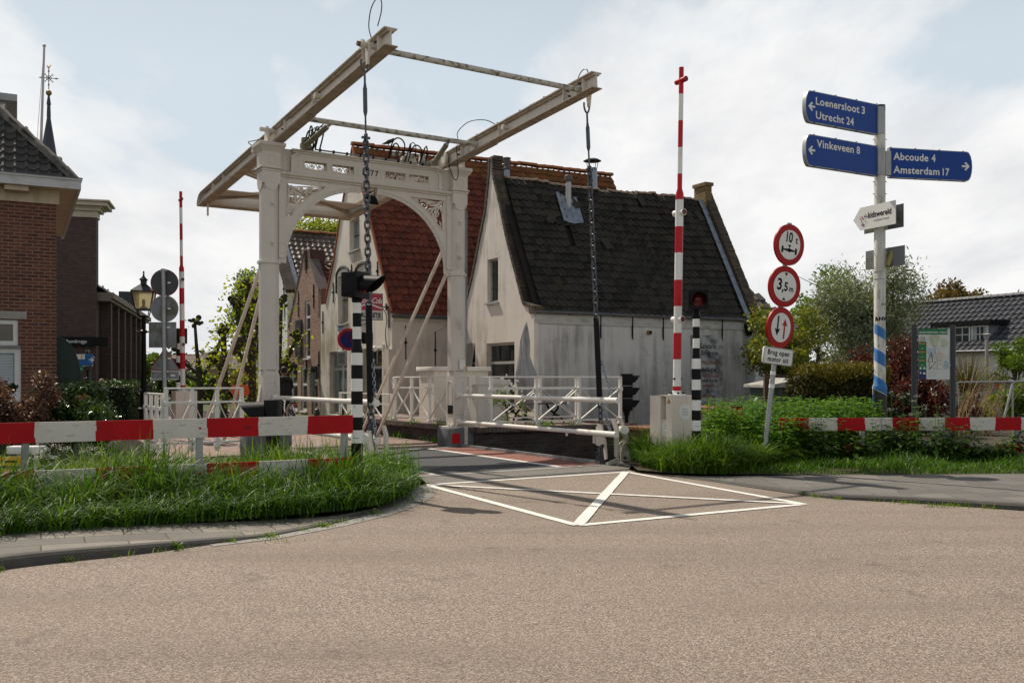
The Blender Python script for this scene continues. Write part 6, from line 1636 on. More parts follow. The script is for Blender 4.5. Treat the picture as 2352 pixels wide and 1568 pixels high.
Bh.part('side_wall', mb, PLW2)
slB = Vector((0, WB / 2, RB - EB)).normalized(); HB = math.hypot(WB / 2, RB - EB)
mb = MB(); tiles(mb, (-.02, -.06, EB - .08), (1, 0, 0), slB, LB + .02, HB + .1, .225, .268, .042, .006, seg=8, mif=lambda x, s_: 1 if s_ > HB - .62 + .18 * math.sin(x * 2.1) else 0)
tiles(mb, (LB, WB, EB), (-1, 0, 0), (0, -slB.y, slB.z), LB, HB, .3, .4, .034, .004, seg=5)
ro = Bh.part('roof', mb, [TRED, M_tile('lichen_red_pantiles', [(.17, .05, .018), (.23, .075, .026), (.15, .04, .016)], moss=(.15, .10, .02), mamt=.7, mlo=.46, dark=(.06, .03, .02))], smooth=50)
mb = MB(); ridge_tiles(mb, (-.05, WB / 2, RB + .1), (LB, WB / 2, RB + .1), .125, 8); Bh.part('ridge', mb, TRED2, ro)
mb = MB()
nB = Vector((0, -slB.z, slB.y))
mb.bar(Vector((-.03, 0, EB)) + nB * .03, Vector((-.03, WB / 2, RB)) + nB * .03, .05, .09, 0, up=nB)
for i in range(2): mb.bar((-.03, lp_[i][0], lp_[i][1]), (-.03, lp_[i + 1][0], lp_[i + 1][1]), .05, .04)
mb.bar((-.03, WB / 2, RB), (-.03, lp_[0][0], lp_[0][1]), .05, .04)
Bh.part('verge', mb, M('verge_orange', (.30, .09, .04), .8, var=.2), ro)
mb = MB(); mb.tube([(-.05, -.16, EB - .1), (LB, -.16, EB - .1)], .055, 8); mb.bb(.0, LB, -.12, 0, EB - .08, EB - .06); Bh.part('gutter', mb, M('zinc_gutter', (.09, .10, .10), .5, .4, var=.2))
for (u0, v1, v0, r_, cap, Yx) in ((2027.5, 632, 720, .088, 0, 27.8), (2369, 637, 780, .15, 1, 28.6)):
 p = at(u0 * .574219, v0 * .574219, Yx); pt = at(u0 * .574219, v1 * .574219, Yx); b0 = Bh.loc(p) - Z * 1.2; t0 = Bh.loc(pt)
 mb = MB(); hh_ = t0.z - b0.z
 if cap == 0: mb.lathe([(r_ * .95, 0), (r_ * .95, hh_ - .36), (r_ * 1.35, hh_ - .34), (r_ * 1.35, hh_ - .3), (r_ * 1.0, hh_ - .28), (r_ * 1.0, hh_ - .05), (r_ * 1.35, hh_ - .03), (r_ * 1.3, hh_), (0, hh_ + .01)], 18, b0, 0, None, [0, 0, 1, 1, 1, 0, 1, 1])
 else:
  mb.lathe([(r_, 0), (r_, hh_ - .28), (r_ * .9, hh_ - .27)], 20, b0, 0); mb.lathe([(r_ * 1.85, hh_ - .06), (r_ * 1.2, hh_), (0, hh_ + .02)], 20, b0, 1)
  for k in range(4): mb.bar(b0 + Vector((r_ * math.cos(k * 1.57), r_ * math.sin(k * 1.57), hh_ - .35)), b0 + Vector((1.4 * r_ * math.cos(k * 1.57), 1.4 * r_ * math.sin(k * 1.57), hh_ - .05)), .015, .015, 1)
 Bh.part('metal_flue', mb, [M('flue_zinc', (.20, .23, .27), .4, .5, var=.12), M('flue_dark', (.07, .065, .06), .5, .4)], ro)
# ------------------------------------------------------------------ house C: narrow brick gable
Ch = House('brick_gable_house', 'narrow orange brick house with stepped gable next to the cafe', 'house', Bh.M @ Vector((0, lk[0] + .02, 0)), RD)
def cg(u, v): return Ch.gp(u, v)
op = [cg(*p) for p in ((1281, 1160), (1274, 1140), (1240, 1036), (1237, 996), (1219, 997), (1154, 1308))]
WC = cg(1150, 1500)[0]
out = [(0, -.9), (0, op[0][1])] + op[1:] + [(WC, op[-1][1] - .1), (WC, -.9)]
def ch(u0, v0, u1, v1): a_, b__ = cg(u0, v1), cg(u1, v0); return (a_[0], b__[0], a_[1], b__[1])
wins = [ch(1219, 1201, 1240.7, 1433), ch(1165, 1466, 1190, 1640), ch(1205, 1466, 1228, 1642), ch(1246, 1464, 1271, 1668)]
wins[3] = (wins[3][0], max(.12, wins[3][1]), .02, wins[3][3])
mb = MB(); wall_mesh(mb, gp2(out), [[(-a, c), (-b_, c), (-b_, d_), (-a, d_)] for a, b_, c, d_ in wins], (0, 0, 0), GX, GZ, .12)
mb.bb(.0, .25, -.02, .30, op[0][1] - 1.0, op[0][1] + .05)
Ch.part('gable_wall', mb, BRC)
for i, (a, b_, c, d_) in enumerate(wins):
 if i == 3:
  mb = MB(); mb.bb(.10, .14, b_, a, c, d_ - .5); mb.bb(.06, .16, b_, b_ + .08, c, d_); mb.bb(.06, .16, a - .08, a, c, d_); mb.bb(.05, .16, b_ + .08, a - .08, d_ - .55, d_ - .48); do = Ch.part('door', mb, FRAMEG)
  mb = MB(); mb.bb(.095, .1, b_ + .2, a - .2, c + .3, d_ - .7); Ch.part('pane', mb, GLASS, do); mb = MB(); mb.ball((.08, a - .2, 1.0), .035, n=8, m=6); Ch.part('handle', mb, BLKMAT, do)
 else: window(Ch, (0, 0, 0), GX, GZ, -a, -b_, c, d_, .10, .09, FRAMEW, GLASS, 1, 1 if i else 2, (d_ - .28 * (d_ - c)) if i == 0 else (c + .6 * (d_ - c)), .04, True, FRAMEW)
mb = MB(); s0, s1 = cg(1210, 1428), cg(1187, 1283); mb.bb(-.06, -.015, s0[0], s1[0], s0[1], s1[1]); mb.bb(-.075, -.06, s0[0], s1[0], s1[1] - .5, s1[1] - .2); mb.bb(-.075, -.06, s0[0], s1[0], s0[1] + .15, s0[1] + .45)
for k in range(1, 5): mb.bb(-.064, -.06, s0[0] + (s1[0] - s0[0]) * k / 5 - .01, s0[0] + (s1[0] - s0[0]) * k / 5 + .01, s0[1], s1[1])
Ch.part('shutter', mb, M('shutter_blue_black', (.03, .038, .045), .5, var=.2))
mb = MB()
for (u, v, h_) in ((1195, 1215, 1.0), (1256, 1185, .9), (1226, 1045, .9), (1277, 1460, 1.0), (1228, 1460, .5)):
 y, z = cg(u, v); anchor(Ch, (0, y, z), h_, (-1, 0, 0))
yr = (op[3][0] + op[4][0]) / 2; zr_ = op[3][1]
mb = MB()
e1 = Vector((0, 0, op[0][1])); r1 = Vector((0, yr, zr_ - .45)); s_ = (r1 - e1)
tiles(mb, (.3, 0, op[0][1] - .1), (1, 0, 0), s_.normalized(), 6, s_.length, .26, .35, .032, .012, seg=6)
e2 = Vector((0, WC, op[-1][1])); s2 = r1 - e2; tiles(mb, (6.3, WC, op[-1][1] - .1), (-1, 0, 0), s2.normalized(), 6, s2.length, .26, .35, .03, .008, seg=5)
ro = Ch.part('roof', mb, TCRD, smooth=50)
mb = MB(); ridge_tiles(mb, (.7, yr, zr_ - .4), (6.2, yr, zr_ - .42), .1, 6); Ch.part('ridge', mb, M_tile('pale_ridge_tiles_c', [(.16, .13, .11), (.22, .17, .14)]), ro)
mb = MB(); mb.bb(.0, .55, op[3][0] - .02, op[4][0] + .06, zr_ - .75, zr_ + .0); mb.bb(.55, .6, op[3][0], op[4][0], zr_ - .8, zr_ - .1)
Ch.part('chimney', mb, M_brick('chimney_dark_brick', [(.06, .035, .028), (.1, .055, .042), (.14, .08, .06)], (.1, .085, .07)), ro)
mb = MB()
for i in range(1, 2):
 p, q_ = Vector((.14, op[2][0], op[2][1])), Vector((.14, op[0][0] + .03, op[0][1])); mb.bar(p, q_, .40, .05, 0, up=Vector((1, 0, 0)).cross((q_ - p).normalized()))
p, q_ = Vector((.12, op[4][0], op[4][1])), Vector((.12, op[5][0], op[5][1])); mb.bar(p, q_, .3, .07, 0, up=Vector((1, 0, 0)).cross((q_ - p).normalized()))
Ch.part('gable_coping', mb, M('grey_slab', (.12, .105, .095), .85, var=.2, dirt=(.2, .19, .17), damt=.5))
mb = MB(); mb.add([(6.3, 0, -.9), (6.3, WC, -.9), (6.3, WC, op[-1][1]), (6.3, yr, zr_ - .4), (6.3, 0, op[0][1])], [(0, 1, 2, 3, 4)]); mb.add([(0, 0, -.9), (6.3, 0, -.9), (6.3, 0, op[0][1]), (0, 0, op[0][1])], [(0, 1, 2, 3)]); mb.add([(0, WC, -.9), (6.3, WC, -.9), (6.3, WC, op[-1][1]), (0, WC, op[-1][1])], [(3, 2, 1, 0)])
Ch.part('side_wall', mb, BRC)
y, z = cg(1269, 1494)
T = Thing('wall_lantern', 'small black wall lantern beside the brick house door', 'lantern', Ch.M @ Vector((-.01, y, z)), RD)
mb = MB(); mb.tube([(0, 0, .1), (-.1, 0, .24), (-.18, 0, .22)], .012, 6); mb.lathe([(.09, -.22), (.13, .08), (.14, .1), (.05, .2), (.01, .26)], 6, (-.18, 0, 0)); T.part('lantern_frame', mb, BLACK)
mb = MB(); mb.lathe([(.08, -.9), (.125, .07)], 6, (-.18, 0, 0)); mb.tf(Matrix.Translation((-.18, 0, 0)) @ Matrix.Scale(1.02, 4) @ Matrix.Translation((.18, 0, 0))); T.part('glass', mb, GLASSL)
# ------------------------------------------------------------------ house D: white house with dark roof behind
Dh = House('white_town_house', 'tall bright white house with grey pantile roof beyond the brick gable', 'house', Ch.M @ Vector((0, WC + .03, 0)), RD)
WD, ED, RD_ = 5.6, 4.9, 7.7
mb = MB(); wn = [(1.1, 1.9, 2.9, 4.3), (3.3, 4.1, 2.9, 4.3), (1.0, 1.9, .6, 2.2), (3.2, 4.2, .6, 2.2), (2.4, 3.0, 5.2, 6.2)]
wall_mesh(mb, gp2([(0, -.9), (0, ED - .2), (WD / 2, RD_), (WD, ED - .2), (WD, -.9)]), [[(-b_, c), (-a, c), (-a, d_), (-b_, d_)] for a, b_, c, d_ in wn], (0, 0, 0), GX, GZ, .12)
mb.add([(0, 0, -.9), (9, 0, -.9), (9, 0, ED), (0, 0, ED)], [(0, 1, 2, 3)]); mb.add([(0, WD, -.9), (9, WD, -.9), (9, WD, ED), (0, WD, ED)], [(3, 2, 1, 0)])
mb.add([(9, 0, -.9), (9, WD, -.9), (9, WD, ED), (9, WD / 2, RD_), (9, 0, ED)], [(0, 1, 2, 3, 4)])
Dh.part('gable_wall', mb, PLD)
for a, b_, c, d_ in wn: window(Dh, (0, 0, 0), GX, GZ, -b_, -a, c, d_, .1, .06, FRAMEW, GLASS, 2, 3, None, .03)
mb = MB()
for y, z in ((.5, 5.0), (.4, 4.2), (2.1, 5.8)): anchor(Dh, (0, y, z), .8, (-1, 0, 0))
sD = Vector((0, WD / 2, RD_ - ED)).normalized(); HD = math.hypot(WD / 2, RD_ - ED)
mb = MB(); tiles(mb, (.5, 0, ED), (1, 0, 0), sD, 9, HD, .25, .31, .045, .006, seg=8); tiles(mb, (9, WD, ED), (-1, 0, 0), (0, -sD.y, sD.z), 8.5, HD, .3, .4, .04, .004, seg=5)
ro = Dh.part('roof', mb, TGRY, smooth=50)
mb = MB(); ridge_tiles(mb, (.3, WD / 2, RD_ + .06), (9.5, WD / 2, RD_ + .06), .12, 7); Dh.part('ridge', mb, TRED2, ro)
mb = MB(); nD = Vector((0, -sD.z, sD.y))
for fl in (0, 1):
 for k in range(44):
  c_ = Vector((.14, 0, ED - .1)) + sD * (HD * (k + .5) / 44) + nD * .08
  if fl: c_.y = WD - c_.y
  mb.box(c_ + Vector((random.uniform(-.01, .01), 0, 0)), (.42, .09, .20), 0, Matrix.Rotation((-1 if fl else 1) * math.atan2(sD.z, sD.y), 3, 'X'))
Dh.part('gable_coping', mb, COPB)
mb = MB(); mb.bar(Vector((.44, 0, ED)) + nD * .07, Vector((.44, 0, ED)) + sD * HD + nD * .07, .03, .2, 0, up=Vector((1, 0, 0))); Dh.part('lead_flashing', mb, LEAD, ro)
# ------------------------------------------------------------------ house E: big brick house at the left edge
Eh = House('brick_house', 'dark red brick house with white cornice and hipped grey pantile roof at the left edge', 'house', Vector((-9.67, 20.0, 0)), RD)
ez = 5.15
def wl(u, v): return Eh.wp(u, v)
a0, a1 = wl(-70, 1379), wl(72, 1280); b0_, b1_ = wl(-80, 1600), wl(84, 1389)
hs_ = [(a0[0], a1[0], a0[1], a1[1]), (b0_[0], b1_[0], b0_[1], b1_[1])]
mb = MB(); wall_mesh(mb, [(-9, -.1), (0, -.1), (0, ez), (-9, ez)], [[(a, c), (b_, c), (b_, d_), (a, d_)] for a, b_, c, d_ in hs_], (0, 0, 0), (1, 0, 0), Z, .1)
mb.add([(0, 0, -.1), (0, 7, -.1), (0, 7, ez), (0, 0, ez)], [(0, 1, 2, 3)]); mb.add([(-9, 0, -.1), (-9, 7, -.1), (-9, 7, ez), (-9, 0, ez)], [(3, 2, 1, 0)]); mb.add([(-9, 7, -.1), (0, 7, -.1), (0, 7, ez), (-9, 7, ez)], [(3, 2, 1, 0)])
Eh.part('brick_wall', mb, BRE)
a, b_, c, d_ = hs_[0]; window(Eh, (0, 0, 0), (1, 0, 0), Z, a, b_, c, d_, .09, .09, FRAMEW, M_glass('amber_glass', (.05, .035, .015), .12), 1, 1, None, .02, True, M('stone_sill', (.2, .2, .2), .7))
a, b_, c, d_ = hs_[1]; window(Eh, (0, 0, 0), (1, 0, 0), Z, a, b_, c, d_, .09, .12, FRAMEW, M_glass('blind_glass', (.16, .20, .22), .15), 1, 1, None, .02, True, FRAMEW)
mb = MB(); a, b_, c, d_ = hs_[0]; mb.bb(a - .05, b_ + .16, -.03, .02, d_ + .02, d_ + .18); Eh.part('lintel', mb, CONC)
mb = MB(); a, b_, c, d_ = hs_[1]
for k in range(26): mb.bb(a + .14, b_ - .14, .069, .073, c + .1 + (d_ - c - .25) * k / 26, c + .1 + (d_ - c - .25) * (k + .7) / 26)
Eh.part('blind', mb, M('blind_slats', (.42, .46, .48), .6))
mb = MB(); ov = .45
mb.bb(-9 - ov, ov - .04, -ov + .04, 7, ez + .17, ez + .19, 1)
mb.bb(-9.05, .05, -.05, 7.05, ez - .12, ez + .17, 1)
for x0, x1, y0, y1 in ((-9 - ov, ov, -ov - .03, -ov + .03), (ov - .06, ov + .0, -ov + .03, 7 + ov)):
 mb.bb(x0, x1, y0, y1, ez + .16, ez + .34, 0)
 mb.bb(x0 - .02, x1 + .02, y0 - .03, y1, ez + .34, ez + .38, 0); mb.bb(x0, x1 + .03, y0 - .05, y1, ez + .38, ez + .395, 2)
for k in range(7): mb.bb(-.75 - 1.45 * k - .22, -.75 - 1.45 * k + .22, -ov + .08, -.04, ez + .06, ez + .165, 1)
Eh.part('cornice', mb, [M('cornice_grey', (.46, .46, .46), .5, var=.08, dirt=(.2, .19, .17), damt=.5, dscale=(2, 2, 12)), M('cornice_cream', (.44, .37, .27), .6, var=.12, dirt=(.2, .15, .1), damt=.5), DKSTEEL])
kz = 1.16; zb = ez + .36; hyp = math.hypot(1, kz)
ty = Vector((0, 1, kz)).normalized(); tx = Vector((-1, 0, kz)).normalized(); mxh = 3.4
mb = MB(); tiles(mb, (-9.3, -.33, zb), (1, 0, 0), ty, 9.63, mxh * hyp, .215, .24, .042, .005, inside=lambda x, s_: x < 9.63 - s_ / hyp + .1, seg=8)
tiles(mb, (.33, -.33, zb), (0, 1, 0), tx, 7.6, mxh * hyp, .3, .36, .045, .006, inside=lambda x, s_: s_ / hyp - .1 < x < 7.6 - s_ / hyp, seg=6)
mb.add([(.3, -.3, zb - .02), (-mxh + .3, mxh - .3, zb + mxh * kz - .02), (-9.4, mxh - .3, zb + mxh * kz - .02), (-9.4, -.3, zb - .02)], [(0, 1, 2, 3)], 0, [(.5, .5)] * 4)
mb.add([(.3, -.3, zb - .02), (.3, 7.3, zb - .02), (-mxh + .3, mxh - .3, zb + mxh * kz - .02)], [(0, 1, 2)], 0, [(.5, .5)] * 3)
ro = Eh.part('roof', mb, TEE, smooth=50)
mb = MB(); ridge_tiles(mb, (.36, -.36, zb + .02), (-mxh + .3, mxh - .3, zb + mxh * kz + .06), .13, 8); Eh.part('hip_ridge', mb, M_tile('pale_hip_tiles', [(.11, .10, .085), (.17, .15, .125), (.08, .075, .068)], dark=(.04, .04, .038)), ro)
d0 = Eh.loc(at(27, 240, 23.2)); mb = MB(); mb.bb(d0.x - 2.2, d0.x - .12, d0.y, d0.y + 2, d0.z - 2.2, d0.z + .05); mb.bb(d0.x - 2.4, d0.x + .12, d0.y - .15, d0.y + 2.1, d0.z + .05, d0.z + .22)
do = Eh.part('dormer', mb, M('dormer_grey', (.36, .37, .38), .6), ro)
mb = MB(); mb.bb(d0.x - 2.0, d0.x - .5, d0.y - .015, d0.y, d0.z - 1.5, d0.z - .15); Eh.part('pane', mb, GLASS, do)
a0 = Eh.loc(ray_plane(130, 765, Eh.M @ Vector((.01, 0, 0)), D))
T = Thing('awning', 'dark green domed awning on the side of the brick house', 'awning', Eh.M @ Vector((.02, 1.2, 2.28)), RD)
mb = MB(); n_ = 10; rings = []
for i in range(n_ + 1):
 t_ = PI / 2 * i / n_; rings.append((.52 * math.sin(t_), -1.0 * (1 - math.cos(t_))))
for w_ in (0,):
 vs = []
 for x, z in rings: vs += [(x, 0, z + .0), (x, 1.3, z + .0)]
 vs += [(.55, 0, -1.12), (.55, 1.3, -1.12)]; K = len(vs) // 2
 mb.add(vs, [(2 * i, 2 * i + 2, 2 * i + 3, 2 * i + 1) for i in range(K - 1)]); mb.add([v_ for v_ in vs[::2]] + [(0, 0, -1.0)], [tuple(range(K + 1))]); mb.add([v_ for v_ in vs[1::2]] + [(0, 1.3, -1.0)], [tuple(range(K + 1))[::-1]])
T.part('canopy', mb, GREEN_D)
mb = MB(); mb.tube([(x, -.01, z) for x, z in rings], .012, 5); mb.tube([(0, -.01, -1.0), (.52, -.01, -1.0)], .012, 5); T.part('frame', mb, M('awning_frame', (.03, .06, .045), .5))
p = at(97, 900, 28.0); mb = MB(); mb.tube([(-.35, 0, 0), (-.1, 0, 6.9), (-.08, 0, 7.0), (.06, 0, 11.2)], [.06, .055, .045, .03], 10); mb.ball((.06, 0, 11.22), .05); mb.tube([(-.5, 0, 3), (-.12, 0, 8.9), (.03, 0, 10.9)], .008, 4)
solo('flagpole', mb, M('flagpole_grey', (.42, .38, .38), .4), 'slim pale flagpole rising behind the brick house roof', 'flagpole', (p.x, p.y, 0))
# ------------------------------------------------------------------ church
cr = rad(16.0)
F_ = Thing('church', 'dark brick church with white cornice, buttressed nave and slender spire', 'church', (-19.87, 45, 0), cr)
zc = 1.35 + (1512.4 - 869) * 45 / 3768.8
mb = MB(); mb.bb(-16, 0, 0, .8, 0, zc); F_.part('front_block', mb, BRF)
mb = MB(); mb.bb(-6.3, -2.15, -.12, -.002, 0, zc - 1.3); mb.bb(-2.75, -2.05, -.25, -.12, zc - 1.6, zc - 1.3); F_.part('pilaster', mb, M('pilaster_stone', (.17, .165, .16), .7, var=.1))
mb = MB()
for (o_, z0, z1) in ((.06, 0, .30), (.22, .30, .42), (.30, .42, .50), (.55, .50, .68), (.68, .68, .76)): mb.bb(-16 - o_, o_, -o_, .8 + o_, zc + z0 - .02, zc + z1 - .02 - .002)
mb.poly([(-9, 0), (-2.0, 0), (-2.0, .08), (-5.5, 1.0)], [], (0, -.68, zc + .74), (1, 0, 0), Z, .6)
F_.part('cornice', mb, M('church_cornice', (.46, .40, .33), .7, var=.1, dirt=(.22, .19, .15), damt=.5, dscale=(2, 2, 8)))
en = 5.25; NL = 19.5
mb = MB(); mb.bb(-9, .0, .8, NL, 0, en); F_.part('nave_wall', mb, M_brick('shaded_nave_brick', [(.028, .015, .013), (.045, .024, .02), (.07, .038, .03)], (.045, .038, .034), .21, .075, .011, .9))  # darker than the buttress brick: shadow between buttresses is painted into the colour
for k in range(7):
 y = 1.3 + 2.85 * k; mb = MB(); mb.bb(.02, .5, y, y + .55, 0, en - .1); F_.part('buttress', mb, BRF)
mb = MB(); mb.bb(-.2, .75, .2, NL + .4, en - .05, en + .22); mb.bb(-.2, .62, .2, NL + .3, en - .18, en - .05); F_.part('nave_gutter', mb, M('church_gutter', (.17, .13, .10), .7, var=.15))
mb = MB(); rz0 = 8.0; s_ = Vector((-4.5, 0, rz0 - en)).normalized(); HN = math.hypot(4.5, rz0 - en)
tiles(mb, (.6, .25, en + .15), (0, 1, 0), s_, NL - .2, HN * 1.02, .55, .42, .06, .0, inside=lambda x, q_: x < NL - q_ * .9 + .3, seg=6)
tiles(mb, (-9.6, NL, en + .15), (0, -1, 0), (-s_.x, 0, s_.z), NL - .2, HN * 1.02, .6, .42, .06, .0, inside=lambda x, q_: x > q_ * .9 - .3, seg=4)
mb.add([(.5, NL + .1, en + .2), (-9, NL + .1, en + .2), (-4, NL - HN * .88, rz0 + .1)], [(0, 1, 2)], 0, [(.5, .5)] * 3)
ro = F_.part('nave_roof', mb, M_tile('church_tiles', [(.045, .05, .052), (.06, .065, .067), (.075, .08, .082)], rough=.45, spec=.5), smooth=50)
mb = MB()
for k in range(9):
 y = 1.0 + 2.0 * k; mb.box(Vector((.6, y, en + .15)) + s_ * 1.2 + Vector((-s_.z, 0, s_.x)) * -.14, (.10, .12, .16))
F_.part('snow_hook', mb, M('bright_hook', (.7, .7, .68), .3, .6), ro)
mb = MB(); mb.bar((.5, NL + .1, en + .25), (-4, NL - HN * .88, rz0 + .2), .2, .16); mb.bb(-1.2, .0, NL - .6, NL + .3, en, en + 1.9); F_.part('hip_ridge', mb, M('hip_dark', (.05, .053, .055), .6), ro)
mb = MB(); p = F_.loc(at(112, 900, 52)); sx, sy = p.x, p.y
mb.lathe([(1.15, 8.0), (1.15, 8.3), (.62, 12.4), (.10, 15.7), (.11, 15.8), (.09, 16.4), (.12, 16.45), (.05, 16.95)], 8, (sx, sy, 0)); spo = F_.part('spire', mb, M('slate_spire', (.045, .05, .065), .55, .1, var=.2), smooth=None)
mb = MB(); mb.ball((sx, sy, 17.08), .16); F_.part('gold_ball', mb, M('old_gilding', (.20, .14, .05), .45, .4), spo)
mb = MB(); zc2 = 17.9; mb.cyl((sx, sy, 17.2), (sx, sy, 18.5), .022, 6)
mb.cyl((sx - .5, sy, zc2), (sx + .5, sy, zc2), .02, 6)
for k in range(4):
 a = PI / 4 + k * PI / 2; mb.tube([(sx, sy, zc2), (sx + .27 * math.cos(a), sy, zc2 + .27 * math.sin(a))], .018, 5)
mb.tube([(sx + .13 * math.cos(a), sy, zc2 + .13 * math.sin(a)) for a in np.linspace(0, 2 * PI, 17)[:-1]], .016, 5, closed=True)
for k in range(8):
 a = k * PI / 4; r_ = .28 if k % 2 else .38
 for e in (-1, 1): mb.tube([(sx + r_ * math.cos(a) + .04 * math.cos(a + e * t_), sy, zc2 + r_ * math.sin(a) + .04 * math.sin(a + e * t_)) for t_ in np.linspace(.6, 3.6, 6)], .012, 4)
F_.part('iron_cross', mb, M('iron_dark', (.03, .032, .04), .6), spo)
mb = MB(); mb.poly([(-.10, 0), (-.06, .03), (.04, .02), (.06, .14), (.10, .16), (.06, .21), (.03, .13), (-.06, .10), (-.12, .19), (-.13, .06)], [], (sx + .03, sy, 18.45), (1, 0, 0), Z, .03); F_.part('weathercock', mb, M('gilded', (.75, .5, .12), .3, .6), spo)
p = at(182, 784, 44.6)
T = Thing('name_plaque', 'wide black village name plaque with white letters on the church front', 'sign', (p.x, p.y, p.z), cr)
mb = MB(); mb.box((0, -.1, 0), (2.6, .06, .42)); po = T.part('board', mb, BLKMAT); mb = place(text('Baambrugge', .22, 'CENTER', 1.05, .8, .002), (-.1, -.135, -.07), (1, 0, 0), Z); T.part('lettering', mb, SIGNW, po)
p = at(181, 826, 32.3)
T = Thing('cycle_sign', 'blue and white cycle route arrow with green plate hanging at the smaller lantern', 'sign', (p.x, p.y, 0), .1)
z0 = p.z
mb = MB(); mb.cyl((.36, .12, 0), (.36, .12, z0 + .2), .03, 8); T.part('post', mb, DKSTEEL)
mb = MB(); mb.poly([(-.5, -.2), (.42, -.2), (.52, 0), (.42, .2), (-.5, .2)], [], (0, 0, z0), (1, 0, 0), Z, .03, 0); mb.poly([(-.5, .02), (.2, .02), (.2, .19), (-.5, .19)], [], (0, -.003, z0), (1, 0, 0), Z, 0, 1); mb.poly([(x * -1.2 + .42, y * 1.2) for x, y in ARROW], [], (0, -.005, z0), (1, 0, 0), Z, 0, 1)
po = T.part('arrow_board', mb, [M('cycle_blue', (.02, .12, .36), .4), SIGNW]); mb = place(text('de', .15, 'LEFT', 1, .9, .002), (-.36, -.005, z0 + .05), (1, 0, 0), Z); place(text('3', .15, 'LEFT', 1, .9, .002), (.06, -.005, z0 + .05), (1, 0, 0), Z, into=mb); T.part('lettering', mb, SIGNR, po)
mb = MB(); mb.box((-.2, 0, z0 - .3), (.7, .02, .16)); po = T.part('green_plate', mb, M('plate_green', (.02, .22, .10), .4)); mb = place(text('ogen', .12, 'LEFT', 1, .9, .001), (-.12, -.013, z0 - .34), (1, 0, 0), Z); T.part('lettering', mb, SIGNW, po)
# ------------------------------------------------------------------ house G: bungalow with dormer on the right
gd = Vector((.466, -.885, 0)); Gh = Thing('bungalow', 'bungalow with glossy grey tiled roof and a wide dormer behind the garden', 'house', (20.04, 46, 0), math.atan2(gd.y, gd.x))
mb = MB(); gs = Vector((0, 3.3, 2.45)).normalized(); GHh = math.hypot(3.3, 2.45)
tiles(mb, (-2.5, -3.3, 2.55), (1, 0, 0), gs, 16, GHh, .30, .36, .045, 0, seg=6); tiles(mb, (13.5, 3.3, 2.55), (-1, 0, 0), (0, -gs.y, gs.z), 16, GHh, .3, .4, .04, 0, seg=4)
ro = Gh.part('roof', mb, TBLK, smooth=50)
mb = MB(); ridge_tiles(mb, (-2.5, 0, 5.06), (13.5, 0, 5.06), .13, 7, jit=0); Gh.part('ridge', mb, M_tile('ridge_grey', [(.14, .14, .15), (.2, .2, .2)]), ro)
mb = MB(); mb.bb(-2.4, 13.4, -3.0, 3.0, 0, 2.55); mb.bb(-2.4, -2.3, -2.9, 2.9, 2.5, 2.7); mb.poly([(-3, 2.5), (3, 2.5), (0, 4.9)], [], (-2.42, 0, 0), (0, -1, 0), Z, .1); Gh.part('wall', mb, M('bungalow_white', (.6, .58, .54), .7))
mb = MB(); mb.tube([(-2.6, -3.4, 2.5), (13.6, -3.4, 2.5)], .05, 6); Gh.part('gutter', mb, DKSTEEL)
dp0 = Gh.loc(ray_plane(3749 * .574219, 1376 * .574219, Gh.M @ Vector((0, -2.75, 0)), Vector((.885, .466, 0)))); dp1 = Gh.loc(ray_plane(3956 * .574219, 1297 * .574219, Gh.M @ Vector((0, -2.75, 0)), Vector((.885, .466, 0))))
x0, x1, z0, z1 = dp0.x, dp1.x, dp0.z, dp1.z
mb = MB(); mb.bb(x0, x1, -2.7, -.9, z0 - .3, z1); mb.bb(x0 - .2, x1 + .2, -2.95, -.8, z1, z1 + .2, 1); do = Gh.part('dormer', mb, [M('dormer_slate_grey', (.16, .18, .2), .6), BLKMAT], ro)
wd = (x1 - x0)
for k in range(3): window(Gh, (0, -2.7, 0), (1, 0, 0), Z, x0 + wd * (.0 + .333 * k) + .03, x0 + wd * (.333 * (k + 1)) - .03, z0, z1 - .03, -.02, .06, FRAMEW, GLASS, 2, 2, None, .03, False, curtain=(k == 2))
mb = MB(); cpt = Gh.loc(at(2030 * 1.0, 780, 36)); p = Gh.loc(at(3947 * .574219, 1350 * .574219, 37)); mb.cyl((p.x, p.y, .5), (p.x, p.y, p.z), .065, 10); mb.lathe([(.09, -.02), (.09, .0), (.08, .02), (.08, .1), (.17, .12), (.0, .18)], 10, (p.x, p.y, p.z)); Gh.part('chimney_pipe', mb, M('pipe_weathered', (.3, .28, .26), .7))
R0 = None
for i, (u, wd_, tx) in enumerate(((515, 11, 'far low brown brick row house left of the pollard tree'), (600, 12, 'far low brown brick row house with chimney behind the leafy pollards'))):
 p = at(u, 868, 120)
 if R0 is None:
  R0 = Thing('row_house', tx, 'house', (p.x, p.y, 0), .1, 'row houses far down the street')
  mb = MB(); mb.bb(-6, 6, -4, 4, 0, 2.6); R0.part('wall', mb, BRC)
  mb = MB(); tiles(mb, (-6.2, -4.2, 2.5), (1, 0, 0), (0, .91, .40), 12.4, 4.7, .5, .5, .03, 0, seg=4); tiles(mb, (6.2, 4.2, 2.5), (-1, 0, 0), (0, -.91, .40), 12.4, 4.7, .5, .5, .03, 0, seg=4); ro = R0.part('roof', mb, M_tile('far_brown_tiles', [(.11, .08, .065), (.15, .105, .085), (.13, .095, .08)]))
  mb = MB(); mb.bb(2.8, 4, -.6, .6, 3.8, 5.3); R0.part('chimney', mb, BRF, ro)
  for x in (-3.5, 0.2, 3.5): window(R0, (0, -4, 0), (1, 0, 0), Z, x - .6, x + .6, .9, 2.2, -.02, .09, FRAMEW, GLASS)
 else: copy_thing(R0.o, (p.x, p.y, 0), .1, tx)
